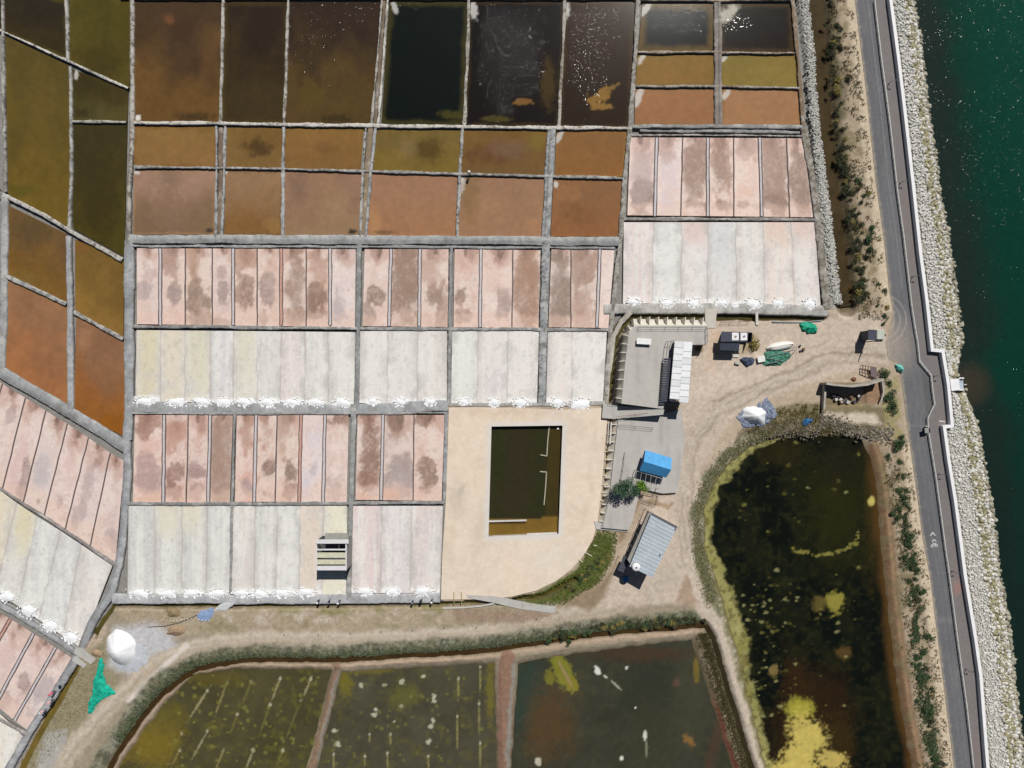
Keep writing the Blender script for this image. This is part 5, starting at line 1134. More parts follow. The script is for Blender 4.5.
mb = ribbon_prism([(618, 420), (614, 455), (609, 500), (603, 525)], 1.1, -.2, .95); mb.build('coping', M_CONCG, t)
o = clipped_sheet('concrete_apron', [(594, 521), (604, 522), (629, 529), (628, 532), (596, 529)], .22, M_DECK, deck_col((190, 187, 182)), 1.5, None, 1.3); props(o, 'small concrete apron closing the ditch at the end of the walkway', 'slab')
# props across the ditch
for i, (x0, y0, x1, y1) in enumerate([(604, 452, 612, 451), (603.5, 460, 611, 459.5), (603, 468.5, 610, 468), (602.5, 475.5, 609.5, 476), (601.5, 484.5, 608, 484), (600.5, 492.5, 607, 492), (599.5, 500, 606, 501), (606, 442, 612, 442), (606, 434, 612.5, 434.5), (585, 552.5, 592, 556), (578, 559, 583, 562), (593.5, 545, 597, 546)]):
    o = MB().beam(P(x0, y0, .12), P(x1, y1, .1), .16, .12).build('timber_prop', mat('pale_timber', (214, 206, 186), .8, bdist=0))
    props(o, ('pale timber prop spanning the narrow ditch between sandy yard and walkway' if i < 9 else 'pale timber prop at the rounded corner of the sandy yard'), 'prop', 'timber props across the ditch' if i < 9 else 'timber props at the yard corner')
o = MB().box(P(610.7, 433, .5), (.3, 4.4, .1), -.06).box(P(608.2, 433, .5), (.15, 4.4, .08), -.06).build('pipe_rack', M_CONC); props(o, 'long pale plank rack beside the ditch just below the bridge', 'rack')
t = thing('handrail', 'dark leaning handrail left of the green tree on the lower deck', 'railing', P(622, 470))
MB().tube([P(624.5, 452, .75), P(623.5, 465, 1.5), P(621, 480, 1.5)], .05).build('rail', M_STEEL, t)
for q in ((624, 458), (622.8, 470), (621, 480)): MB().tube([P(*q, .7), P(*q, 1.45)], .04).build('post', M_STEEL, t)

# ------------------------------------------------------------------ long shed with white sheet roof
M_SHEETW = mat('white_roof_sheet', (240, 242, 244), .5, ((1.5, .93, 1.03, 3), (8, .95, 1.03, 2)), bdist=.004)
M_SHEETG = mat('aged_white_roof_sheet', (226, 228, 230), .55, ((1.5, .93, 1.03, 3),), bdist=.004); M_SEAM = mat('roof_seam', (164, 168, 174), .6, bdist=0)
M_DARKW = mat('dark_shed_wall', (70, 72, 84), .8, ((2, .8, 1.2, 3),), bdist=.004)
t = thing('long_shed', 'long shed roofed with overlapping white sheets beside the raised deck', 'shed', P(676, 375))
zr = 5.3; R0 = [(674.8, 341), (692.5, 342), (688.2, 403.3), (669.3, 401.6)]
def lerp4(q, u, v):
    (ax, ay), (bx, by), (cx, cy), (dx, dy) = q
    return ((ax*(1-u)+bx*u)*(1-v)+(dx*(1-u)+cx*u)*v, (ay*(1-u)+by*u)*(1-v)+(dy*(1-u)+cy*u)*v)
for i in range(9):
    for j in range(2):
        v0 = (i+(.5 if j else 0))/9.5; v1 = min(1.0, v0+1.06/9.5); u0, u1 = (0, .55) if j == 0 else (.52, 1)
        if j and i == 0: v0 = 0
        dz = .03*j+.0
        q = [lerp4(R0, u0, v0), lerp4(R0, u1, v0), lerp4(R0, u1, v1), lerp4(R0, u0, v1)]
        rz = lambda u: .5*(1-abs(u-.5)*2)*.35
        zz = [zr+rz(u0)+.04+dz, zr+rz(u1)+.04+dz, zr+rz(u1)+dz, zr+rz(u0)+dz]
        top = [P(x, y, z) for (x, y), z in zip(q, zz)]; bot = [p-Vector((0, 0, .035)) for p in top]
        MB().prism(bot[::-1], top[::-1]).build('roof_sheet', M_SHEETW if (i+j) % 3 else M_SHEETG, t)
        MB().beam(top[3]+Vector((0, .05, .03)), top[2]+Vector((0, .05, .03)), .12, .04).build('seam', M_SEAM, t)
base = [((x-512)*(1-zr/CAMH)+512, (y-384)*(1-zr/CAMH)+384) for x, y in R0]
ins = [(x+(1 if i in (0, 3) else -1)*.9, y+(1 if i < 2 else -1)*1.2) for i, (x, y) in enumerate(base)]
w = MB()
for i in (0, 2, 3):
    a, b = P(*ins[i]), P(*ins[(i+1) % 4]); a2, b2 = a.copy(), b.copy(); a2.z = b2.z = zr-.1
    nn = (b-a).cross(Vector((0, 0, 1))).normalized()*.12
    w.prism([a, b, b-nn, a-nn], [a2, b2, b2-nn, a2-nn])
w.build('wall', M_DARKW, t)
for k in range(7):
    for u in (0.03, .97):
        x, y = lerp4(ins, u, k/6); MB().tube([P(x, y, 0), Vector((P(x, y).x, P(x, y).y, zr-.02))], .09, 6).build('post', M_STEEL, t)
v = [P(*p, 4.3) for p in ((664, 358.5), (674, 358.5), (670, 402), (661, 402))]
for k in range(18):
    a, b = v[0].lerp(v[3], k/18), v[1].lerp(v[2], k/18); c2, d2 = v[0].lerp(v[3], (k+.82)/18), v[1].lerp(v[2], (k+.82)/18)
    MB().prism([q-Vector((0, 0, .06)) for q in (a, b, d2, c2)][::-1], [a, b, d2, c2][::-1]).build('lean_to_slat', M_DARKW, t)
for k in range(5): q = v[0].lerp(v[3], k/4); MB().tube([(q.x+.1, q.y, 3.0 if k < 4 else .7), q], .05).build('lean_to_post', M_STEEL, t)
# open frame at its north west corner
t = thing('pergola', 'empty thin pipe pergola beside the white roofed shed on the deck', 'pergola', P(668, 350))
fr = [(668, 341.5), (673.5, 340.5), (672.5, 358), (666, 358.5)]
MB().tube([P(*q, 4.6) for q in fr+fr[:1]], .05).build('top_pipe', M_STEEL, t)
for q in fr: b = P(*q, 4.6); MB().tube([(b.x, b.y, 3.0), b], .05).build('post', M_STEEL, t)

# ------------------------------------------------------------------ blue roofed shed
M_BLUE = mat('blue_sheet', (84, 168, 226), .45, ((1.5, .86, 1.06, 4), (7, .88, 1.06, 3)), bdist=.003)
M_BLUEW = mat('blue_wall', (36, 92, 140), .6, ((2, .85, 1.1, 3),), bdist=.003)
t = thing('blue_shed', 'small shed with a bright blue gabled roof on the lower deck', 'shed', P(653, 468))
nw, ne = P(645.6, 450.2, 3.15), P(671.8, 458, 3.15); rw, re = P(643.8, 461.5, 4.6), P(671.2, 469.8, 4.6); sw, se = P(639.5, 470.8, 3.15), P(666.3, 477.6, 3.15)
th = Vector((0, 0, .07))
def panel(a, b, c, d, name, m, par):
    MB().prism([a-th, b-th, c-th, d-th][::-1], [a, b, c, d][::-1]).build(name, m, par)
roof = MB(); roof.prism([nw-th, ne-th, re-th, rw-th][::-1], [nw, ne, re, rw][::-1]); roof.prism([rw-th, re-th, se-th, sw-th][::-1], [rw, re, se, sw][::-1]); ro = roof.build('roof', M_BLUE, t)
for k in range(1, 12):
    f = k/12; rb = MB(); rb.beam(nw.lerp(ne, f)+Vector((0, 0, .02)), rw.lerp(re, f)+Vector((0, 0, .02)), .05, .05); rb.beam(rw.lerp(re, f)+Vector((0, 0, .02)), sw.lerp(se, f)+Vector((0, 0, .02)), .05, .05)
    rb.build('roof_rib', M_BLUE, t)
def down(v, z): return Vector((v.x, v.y, z))
ix = Vector((.25, -.1, 0))
cw = [nw+Vector((.3, -.3, 0)), ne+Vector((-.3, -.3, 0)), se+Vector((-.3, .3, 0)), sw+Vector((.3, .3, 0))]
wl = MB()
for i in (0, 1, 3):
    a, b = cw[i], cw[(i+1) % 4]; nn = (b-a).cross(Vector((0, 0, 1))).normalized()*.1
    wl.prism([down(a, .7), down(b, .7), down(b+nn, .7), down(a+nn, .7)], [down(a, 3.05), down(b, 3.05), down(b+nn, 3.05), down(a+nn, 3.05)])
for (a, b, r_) in ((cw[0], cw[3], rw), (cw[1], cw[2], re)):
    sgn = .1 if r_ is rw else -.1; g = Vector((sgn, 0, 0)); pk = down((a+b)/2, 4.35)
    wl.prism([down(a, 3.05)+g, down(b, 3.05)+g, pk+g], [down(a, 3.05)+g*2, down(b, 3.05)+g*2, pk+g*2])
wl.build('wall', M_BLUEW, t)
# porch frame to the south
pf = [P(636.5, 471, 2.75), P(661.5, 478.5, 2.75), P(658.5, 489.5, 2.75), P(634.5, 484.5, 2.75)]
fm = mat('galvanised_frame', (176, 176, 174), .5, bdist=0)
MB().tube(pf+pf[:1], .06).build('porch_frame', fm, t)
for f in (.2, .4, .6, .8): MB().tube([pf[0].lerp(pf[1], f), pf[3].lerp(pf[2], f)], .04).build('porch_bar', fm, t)
for q in pf: MB().tube([down(q, .7), q], .06).build('porch_post', fm, t)
o = thing('pen_fence', 'thin metal pen fence south of the blue roofed shed', 'fence', P(650, 495))
pts = [P(638.5, 499, 1), P(641.5, 489.5, 1), P(659, 493.5, 1), P(656.5, 505, 1), P(638.5, 499, 1)]
for z in (1.0, .5): MB().tube([down(p, z) for p in pts], .035).build('rail', M_STEEL, o)
for i in range(4):
    for f in (0, .33, .66): p = pts[i].lerp(pts[i+1], f); MB().tube([down(p, 0), down(p, 1.02)], .035).build('post', M_STEEL, o)

# ------------------------------------------------------------------ grey metal shed, turned
M_RIBL = mat('light_rib', (206, 214, 220), .5, ((1.5, .85, 1.08, 4),), bdist=0)
M_GREYR = mat('grey_ribbed_sheet', (178, 188, 197), .5, ((.6, .86, 1.06, 4), (5, .9, 1.05, 4)), bdist=.003)
M_GREYW = mat('grey_shed_wall', (150, 148, 144), .7, ((2, .88, 1.1, 3),), bdist=.004)
t = thing('grey_shed', 'turned shed with a pale grey ribbed metal roof beside the dirt road', 'shed', P(652, 546))
h = 5.3; A, B_, Cc, D = P(651.5, 513.5, h), P(677, 527.3, h+.5), P(652.6, 577.5, h+.5), P(629.5, 566.5, h)
ro = MB(); ro.prism([A-th, B_-th, Cc-th, D-th], [A, B_, Cc, D]); ro.build('roof', M_GREYR, t)
for k in range(1, 15):
    f = k/15; MB().beam(A.lerp(D, f)+Vector((0, 0, .03)), B_.lerp(Cc, f)+Vector((0, 0, .04)), .11, .10).build('roof_rib', M_RIBL, t)
MB().beam(A+Vector((0, 0, .02)), B_+Vector((0, 0, .02)), .35, .2).build('gutter', mat('dark_gutter', (96, 96, 100), .6, bdist=0), t)
pts = []
for v, o_ in ((A, (.35, -.5)), (B_, (-.5, -.2)), (Cc, (-.3, .5)), (D, (.5, .3))): pts.append(v+Vector((o_[0], o_[1], 0)))
wl = MB()
for i in range(4):
    a, b = pts[i], pts[(i+1) % 4]; nn = (b-a).cross(Vector((0, 0, 1))).normalized()*-.1
    wl.prism([down(a, 0), down(b, 0), down(b+nn, 0), down(a+nn, 0)], [down(a, a.z-.1), down(b, b.z-.1), down(b+nn, b.z-.1), down(a+nn, a.z-.1)])
wl.build('wall', M_GREYW, t)
# lean-to strip along the west wall
e1, e2 = P(648.3, 512.5, 4.0), P(627.5, 559.5, 4.0); a1, a2 = down(A, 4.5)+Vector((.3, -.2, 0)), down(D, 4.5)+Vector((.3, .2, 0))
MB().prism([e1-th, a1-th, a2-th, e2-th][::-1], [e1, a1, a2, e2][::-1]).build('lean_to_roof', mat('aged_sheet', (158, 156, 150), .7, ((2, .85, 1.1, 4),), bdist=.004), t)
for f in (.0, .25, .5, .75, 1): q = e1.lerp(e2, f); MB().tube([down(q, 0), q], .06).build('lean_to_post', M_STEEL, t)
MB().tube([A.lerp(B_, .93)+Vector((.0, -.5, 0)), A.lerp(B_, .93)+Vector((0, -.5, .35))], .12, 8).build('roof_vent', M_DARKW, t)
q = B_.lerp(Cc, .55)+Vector((-.7, 0, 0)); MB().tube([q, q+Vector((0, 0, .3))], .12, 8).build('roof_vent', M_DARKW, t)
# white water tank on a stand by its south corner
t = thing('water_tank', 'round white water tank raised at the south west corner of the grey shed', 'tank', P(635, 568))
q = P(636.4, 567.4, 6.3); MB().tube([down(q, 5.45), down(q, 6.2), down(q, 6.35), down(q, 6.43)], [.78, .8, .62, .12], 20).build('tank', mat('white_tank', (240, 240, 240), .4, bdist=0), t, True)
MB().tube([down(q, 6.41), down(q, 6.55)], .16, 10).build('lid', M_DARKW, t)
t = thing('blue_barrel', 'blue barrel standing in the shade at the foot of the grey shed', 'barrel', P(625, 578))
q = P(625, 578, 0); MB().tube([q, q+Vector((0, 0, .2)), q+Vector((0, 0, .9)), q+Vector((0, 0, 1.05))], [.5, .56, .56, .5], 16).build('drum', mat('blue_plastic', (40, 120, 190), .4, bdist=0), t, True)
MB().tube([q+Vector((0, 0, 1.0)), q+Vector((0, 0, 1.07))], .5, 16).build('lid', mat('blue_lid', (50, 130, 196), .4, bdist=0), t)
t = thing('porch_roof', 'narrow dark lean-to by the south west corner of the grey shed', 'canopy', P(622, 572))
a = P(624.5, 563, 2.4); MB().box(a+Vector((-.1, -.3, 0)), (1.4, 3.0, .07), -.45).build('roof', M_DARKW, t)
for dx_, dy_ in ((-.5, -1.2), (-.9, .9), (.5, .8)): p = a+Vector((dx_, dy_, -.05)); MB().tube([down(p, 0), p], .05).build('post', M_STEEL, t)

# ------------------------------------------------------------------ slatted hut on the salt pans
t = thing('salt_hut', 'half stripped hut with pale roof slats standing on the lower white pans', 'hut', P(331, 560))
M_BEAM = mat('white_beam', (222, 220, 222), .7, ((3, .88, 1.06, 3),), bdist=.003)
M_TAN = mat('sagging_roof_board', (206, 204, 180), .8, ((2, .85, 1.08, 4), (9, .9, 1.08, 3)), bdist=.02)
hz = 4.3; x0, x1 = 316.2, 346.5
def bar(y0, y1, z, name, m, xa=None, xb=None, th_=.12, par=t):
    xa = xa or x0; xb = xb or x1; a = [P(xa, y0, z), P(xb, y0, z), P(xb, y1, z), P(xa, y1, z)]
    MB().prism([v-Vector((0, 0, th_)) for v in a][::-1], a[::-1]).build(name, m, par)
bar(533.2, 539.5, 3.6, 'canopy_sheet', mat('aged_sheet', (158, 156, 150), .7), 325, 348)
bar(539.6, 543.6, hz+.25, 'ridge_board', M_BEAM, 315.5, 348.5, .2)
bar(548.9, 550.4, hz+.1, 'roof_slat', M_BEAM)
bar(552.6, 557.8, hz-.1, 'roof_board', M_TAN); bar(559.6, 564.4, hz-.15, 'roof_board', M_TAN); bar(566, 570.3, hz-.2, 'roof_board', M_BEAM)
for xx in (x0+.4, x1-.4):
    a, b = P(xx, 540, hz-.12), P(xx, 570.4, hz-.12); MB().beam(a, b, .22, .2).build('side_beam', M_BEAM, t)
for f in (.27, .75): MB().beam(P(x0+(x1-x0)*f, 543, hz-.4), P(x0+(x1-x0)*f, 549, hz-.4), .12).build('cross_beam', M_STEEL, t)
g = [P(x, y, hz) for x, y in ((x0+.5, 541), (x1-.5, 541), (x1-.5, 570), (x0+.5, 570))]
wl = MB()
for i in (1, 2, 3):
    a, b = g[i], g[(i+1) % 4]; nn = (b-a).cross(Vector((0, 0, 1))).normalized()*-.12
    wl.prism([down(a, -.2), down(b, -.2), down(b+nn, -.2), down(a+nn, -.2)], [down(a, hz-.45), down(b, hz-.45), down(b+nn, hz-.45), down(a+nn, hz-.45)])
wl.build('wall', M_GREYW, t)
MB().prism([down(v, -.2) for v in g], [down(v, -.12) for v in g]).build('floor', M_DARKW, t)
for v in g: MB().tube([down(v, -.2), down(v, hz-.15)], .1).build('post', M_STEEL, t)
bpy.context.view_layer.update()
# ------------------------------------------------------------------ black hut with two white roof panels
t = thing('black_hut', 'small black walled hut with two white roof panels near the ditch', 'hut', P(730, 345))
M_BLK = mat('black_sheet', (40, 46, 66), .6, ((2, .8, 1.2, 3),), bdist=.004)
M_BLK2 = mat('grey_black_sheet', (62, 66, 84), .6, ((2, .85, 1.15, 3),), bdist=.004)
q = [P(*p, 3.0) for p in ((721.5, 331.5), (748.5, 332), (747.5, 341.8), (720.5, 341.5))]
MB().prism([v-th for v in q][::-1], q[::-1]).build('roof', M_BLK2, t)
for xa, xb in ((732, 738.8), (740.6, 747.2)):
    v = [P(*p, 3.08) for p in ((xa, 332.6), (xb, 332.6), (xb, 340.2), (xa, 340.4))]
    pn = MB().prism([w_-Vector((0, 0, .06)) for w_ in v][::-1], v[::-1]).build('roof_panel', mat('white_panel', (236, 234, 232), .5, bdist=0), t)
    c = sum(v, Vector())/4; MB().box(c+Vector((.05, 0, .06)), (.4, .35, .1), .4).build('panel_box', mat('dim_box', (150, 140, 150), .6, bdist=0), t)
q2 = [P(*p, 0) for p in ((721, 334), (747, 334), (746, 343), (720.5, 343))]
wl = MB()
for i in (0, 1, 3):
    a, b = q2[i], q2[(i+1) % 4]; nn = (b-a).cross(Vector((0, 0, 1))).normalized()*-.1
    wl.prism([down(a, 0), down(b, 0), down(b+nn, 0), down(a+nn, 0)], [down(a, 2.92), down(b, 2.92), down(b+nn, 2.92), down(a+nn, 2.92)])
wl.build('wall', M_BLK, t)
v = [P(*p, 2.6) for p in ((720.3, 343), (739.5, 343.2), (739, 350.5), (720, 350.2))]
MB().prism([w_-th for w_ in v][::-1], v[::-1]).build('awning', M_BLK, t)
for x, y in ((721, 350), (738.5, 350)): p = P(x, y, 2.55); MB().tube([down(p, 0), p], .05).build('post', M_STEEL, t)
o = MB().beam(P(728, 350.6, .9), P(742, 349.8, .9), .18, .1).build('plank', M_CONC); props(o, 'grey plank propped in the shade below the black hut awning', 'plank')
o = MB().beam(P(732, 355.6, .15), P(739, 355.6, .15), .5, .1).beam(P(732, 357, .15), P(738, 357, .2), .12, .1).build('pallet', M_CONC); props(o, 'grey pallet in the shade south of the black hut', 'pallet')

# ------------------------------------------------------------------ concrete path and plank over the north ditch
o = clipped_sheet('footbridge_slab', [(705, 309), (717, 309), (715, 328), (705, 328)], .12, M_DECK, deck_col((196, 190, 180)), 1.5, None, .8); props(o, 'wide concrete crossing over the ditch between the white pans and the hut', 'bridge')
o = MB().prism(PP([(755.5, 312), (758, 312), (758.5, 325), (756, 325)], .1), PP([(755.5, 312), (758, 312), (758.5, 325), (756, 325)], .22)).build('plank', M_CONC); props(o, 'single pale plank laid over the ditch right of the black hut', 'plank')
railing('railing', 'low brown fence between the ditch and the black hut', [(720.5, 322.5), (748, 322)], 0, 1.0, 2.2, mat('brown_wood', (112, 88, 70), .8))
MBp = MB().tube([P(772, 322, .15), P(800, 322.5, .15), P(822, 320.5, .2)], .12); o = MBp.build('pipe', mat('grey_pipe', (136, 144, 150), .5, bdist=0)); props(o, 'grey pipe lying along the ditch behind the teal tarpaulin', 'pipe')
# crossing at the left
o = MB().prism(PP([(76, 647), (82, 648), (96, 659), (91, 664.5), (74, 653)], -.3), PP([(76, 647), (82, 648), (96, 659), (91, 664.5), (74, 653)], .1)).build('crossing_slab', M_CONCG); props(o, 'upper concrete slab crossing the ditch below the slanting pans', 'bridge')
o = MB().prism(PP([(73, 657), (76, 656), (87, 664.5), (84, 668), (72, 661)], -.3), PP([(73, 657), (76, 656), (87, 664.5), (84, 668), (72, 661)], .1)).build('crossing_slab', M_CONCG); props(o, 'lower narrow concrete slab crossing the ditch, beside the teal net', 'bridge')
# long slab across the yard foot
o = MB().prism(PP([(467, 595), (495, 596), (530, 603), (556, 606.5), (554.5, 613.5), (520, 609), (492, 602.5), (468, 598)][::-1], -.1), PP([(467, 595), (495, 596), (530, 603), (556, 606.5), (554.5, 613.5), (520, 609), (492, 602.5), (468, 598)][::-1], .16)).build('concrete_ramp', M_CONCG); props(o, 'long pale concrete ramp leading from the sandy yard to the dirt track', 'ramp')
o = ribbon_prism([(443, 608), (462, 607.5), (480, 606), (494, 603.5)], 1.1, -.2, .2).build('kerb_wall', M_CONC); props(o, 'thin white kerb wall beside the ditch at the foot of the yard', 'kerb')
for x in (454, 461.5):
    o = MB().tube([P(x, 592, .3), P(x, 605, .2)], .07).build('timber_prop', mat('olive_pole', (176, 168, 110), .8, bdist=0)); props(o, 'slim yellowish pole laid over the ditch at the yard foot', 'pole', 'poles over the yard ditch')

# ------------------------------------------------------------------ walled enclosure by the road
t = thing('enclosure', 'roofless walled enclosure full of shade and rubble by the road', 'enclosure', P(845, 393))
M_RUIN = mat('weathered_wall', (176, 170, 160), .9, ((1.2, .8, 1.1, 5),), bdist=.03)
ribbon_prism([(819.5, 383.5), (828, 384.8), (845, 386.2), (860, 384.5), (876, 379.5)], 2.0, -.4, 3.0).build('back_wall', M_RUIN, t)
ribbon_prism([(822.5, 385), (822.5, 395), (821.5, 409)], 1.8, -.4, 1.2).build('side_wall', M_RUIN, t)
ribbon_prism([(880, 380), (881.5, 392), (878.5, 402)], 1.5, -.4, .9).build('side_wall', M_RUIN, t)
bw = mat('brown_wood', (112, 88, 70), .8)
rr = random.Random(3)
JUNK = ['small grey crate of junk among the rubble in the enclosure']
for i in range(16):
    x, y = rr.uniform(828, 862), rr.uniform(395.5, 403)
    o = MB().box(P(x, y, .1), (rr.uniform(.3, .9), rr.uniform(.25, .7), rr.uniform(.2, .6)), rr.uniform(0, 3)).build('rubble_block', rr.choice([M_CONC, M_CONCG, bw, M_DARKW]), bevel=.04)
    props(o, 'small block of rubble strewn along the open side of the enclosure', 'rubble', 'rubble in the enclosure')
o = heap(833.5, 383, 3.2, 2.4, .5, 'rust_mound', 'round rusty mound just behind the enclosure wall', m=mat('rust', (120, 84, 66), .9), cat='mound', seed=5); o.location = P(853.5, 379.5, 0)
# kiosk and its neighbours
t = thing('kiosk', 'tall dark kiosk with a flat roof beside the road junction', 'kiosk', P(868, 338))
kq = [P(*p, 3.4) for p in ((868.3, 329.5), (876.3, 329.8), (876, 340.2), (868, 340))]
MB().prism([v-Vector((0, 0, .12)) for v in kq][::-1], kq[::-1]).build('roof', M_BLK2, t)
kb = [down(v+o_, 0) for v, o_ in zip(kq, (Vector((.15, -.15, 0)), Vector((-.15, -.15, 0)), Vector((-.15, .15, 0)), Vector((.15, .15, 0))))]
MB().prism(kb[::-1], [down(v, 3.28) for v in kb][::-1]).build('wall', M_BLK, t)
MB().tube([down(kb[2], 0)+Vector((-.2, -.3, 0)), down(kb[2], 5.4)+Vector((-.2, -.3, 0))], .09).build('mast', M_STEEL, t)
t = thing('concrete_block', 'square pale grey block on the verge right of the kiosk', 'block', P(879.5, 335))
MB().box(P(880, 334.6, .35), (1.5, 1.9, .7)).build('block', mat('greenish_concrete', (190, 194, 184), .8), t, bevel=.04)
t = thing('boulder', 'dark stone lying at the corner where track meets road', 'stone', P(885, 335))
o = heap(884.8, 335, 1.4, 1.0, .4, 'dark_stone', 'dark stone lying at the corner where track meets road', m=mat('dark_stone', (84, 78, 76), .9), cat='stone', seed=8); bpy.data.objects.remove(t)
t = thing('timber_rack', 'weathered brown rack of poles leaning by the enclosure corner', 'rack', P(869, 371))
rk = [P(863, 365.5, .9), P(876, 367.5, .9), P(876.5, 378.5, .5), P(862, 372, .7)]
for a, b in ((0, 1), (1, 2), (2, 3), (3, 0)): MB().beam(rk[a], rk[b], .14).build('frame_pole', bw, t)
for f in (.2, .4, .6, .8): MB().beam(rk[0].lerp(rk[1], f), rk[3].lerp(rk[2], f), .12).build('slat', bw, t)
for v in rk: MB().tube([down(v, 0), v], .06).build('leg', bw, t)
v = [rk[0].lerp(rk[1], .55), rk[1], rk[2], rk[3].lerp(rk[2], .6)]
MB().prism([w_+Vector((0, 0, .08)) for w_ in v][::-1], [w_+Vector((0, 0, .12)) for w_ in v][::-1]).build('sheet', mat('dull_purple_sheet', (120, 106, 110), .8), t)
# ------------------------------------------------------------------ cloths, nets, boats, stacked gear
def drape(px, py, poly, h, name, label, cat, m, seed, step=.9, floor=.02, fold=1.0):
    """cloth thrown over the ground: outline in pixels, humped in the middle, creased"""
    x0 = min(p[0] for p in poly)-1; x1 = max(p[0] for p in poly)+1; y0 = min(p[1] for p in poly)-1; y1 = max(p[1] for p in poly)+1
    PX, PY = np.meshgrid(np.arange(x0, x1+step, step/2), np.arange(y0, y1+step, step/2))
    d = polysd(PX+(fbm(PX/2.5, PY/2.5, seed)-.5)*2.5, PY+(fbm(PX/2.5, PY/2.5, seed+1)-.5)*2.5, poly)
    mx = max(1e-3, float((-d).max()))
    cr = fbm(PX/1.7+fbm(PX/5, PY/5, seed+3)*2, PY/3.2, seed+2, 3)
    Z = floor+h*np.clip(-d/mx, 0, 1)**.7+np.clip(-d, 0, 1.2)*(cr-.35)*.42*fold
    Z = np.where(d > 0, -.05, Z)
    V = np.stack([(PX-512)*W, (384-PY)*W, Z], -1).reshape(-1, 3); F = grid_faces(*PX.shape)[:, ::-1]
    k = (d.ravel() < .25); F = F[k[F].all(1)]; used = np.unique(F); idx = np.zeros(len(V), int); idx[used] = np.arange(len(used))
    c = P(px, py); V = V[used]-np.array([c.x, c.y, 0])
    o = raw_mesh(name, V, idx[F], m, None, None, True); o.location = (c.x, c.y, 0); props(o, label, cat); return o
M_TEAL = mat('teal_net', (20, 176, 150), .8, ((1.2, .6, 1.25, 4), (9, .7, 1.2, 3)), bscale=12, bdist=.03, bstr=.7)
M_TEAL2 = mat('teal_tarpaulin', (18, 160, 126), .55, ((2, .8, 1.12, 4),), bscale=6, bdist=.03)
drape(102, 685, [(98.5, 659), (103, 658), (104.5, 668), (103.5, 674), (107, 684), (116.5, 693), (108, 696.5), (102, 700), (95.5, 706), (92, 714.5), (87.5, 713.5), (88.5, 702), (92.5, 694), (93, 682), (96.5, 672)], .35, 'fishing_net', 'long crumpled teal net spread beside the great salt heap', 'net', M_TEAL, 301)
drape(808, 328, [(798.5, 324), (804, 322), (814, 323.5), (818, 328), (816, 333.5), (808, 333.5), (801, 330.5)], .9, 'tarpaulin', 'bulging teal tarpaulin beside the north ditch', 'tarpaulin', M_TEAL2, 305)
drape(897, 369, [(894.5, 364.5), (901, 364), (903.5, 369.5), (901.5, 373.5), (896, 371)], .9, 'tarpaulin', 'small light teal cover over a box at the road verge', 'tarpaulin', mat('pale_teal', (110, 190, 180), .6), 306)
drape(775, 362, [(764, 352), (775, 350), (789, 352.5), (791.5, 356), (787, 360.5), (780, 365.5), (769, 366), (762, 364.5), (765, 360)], .6, 'fishing_net', 'green net heaped over gear below the white upturned boat', 'net', mat('green_net', (78, 138, 116), .8, ((1.5, .5, 1.3, 4), (9, .7, 1.2, 3)), bscale=12, bdist=.04), 308, fold=1.6)
drape(745, 361, [(740, 359), (746, 357), (754, 358.5), (754.5, 363), (748, 366.5), (742, 364)], .6, 'tarpaulin', 'dark blue crumpled cover between the black hut and white crate', 'tarpaulin', mat('navy_cover', (62, 72, 96), .6, ((1.5, .6, 1.5, 4),), bscale=8, bdist=.04), 309, fold=1.8)
drape(752, 415, [(734.5, 417), (741, 410), (757, 407), (757.5, 403), (767, 397), (775, 408), (778, 415), (771, 422), (760, 427), (744, 428.5)], .25, 'tarpaulin', 'slate blue tarpaulin spread under the lone salt pile by the pond', 'tarpaulin', mat('slate_tarpaulin', (126, 136, 158), .6, ((2, .65, 1.2, 4), (9, .8, 1.15, 3)), bscale=8, bdist=.04), 311, fold=1.3)
drape(205, 613, [(196, 615.5), (200, 611), (213, 607.5), (215, 612), (209, 621), (200, 621.5)], .12, 'tarpaulin', 'flat pale blue tarpaulin beside the ditch west of the slab', 'tarpaulin', mat('pale_blue_cloth', (136, 158, 196), .6, ((3, .85, 1.08, 4),)), 312, fold=.4)
drape(222, 607, [(212, 611.5), (220, 604.5), (229, 601.5), (234.5, 603.5), (226, 611), (218, 610.5)], .1, 'ground_sheet', 'flat grey white sheet bridging the ditch beside the blue tarpaulin', 'sheet', mat('grey_white_cloth', (196, 198, 200), .7), 313, fold=.3)
drape(806, 424, [(802, 421), (806, 418), (813, 419), (812, 423), (807, 425.5), (803, 426.5)], .3, 'tarpaulin', 'scrap of deep blue tarpaulin on the north bank of the big pond', 'tarpaulin', mat('deep_blue_cloth', (40, 92, 138), .6, ((2, .6, 1.4, 4),)), 314, fold=1.5)
drape(636, 601, [(630, 0)]*0 or [(646, 533.5), (649, 533), (650.5, 536.5), (646.5, 538.5), (643.5, 537)], .1, 'cloth', 'pale green cloth scrap near the grey shed lean-to', 'cloth', mat('pale_green_cloth', (120, 186, 150), .7), 315, fold=.5) if False else None
drape(636, 534, [(634.5, 533), (637.5, 531), (639, 535), (635.5, 537)], .15, 'cloth', 'small pale green cloth on the sand west of the grey shed', 'cloth', mat('pale_green_cloth', (110, 180, 140), .7), 316, fold=.6)

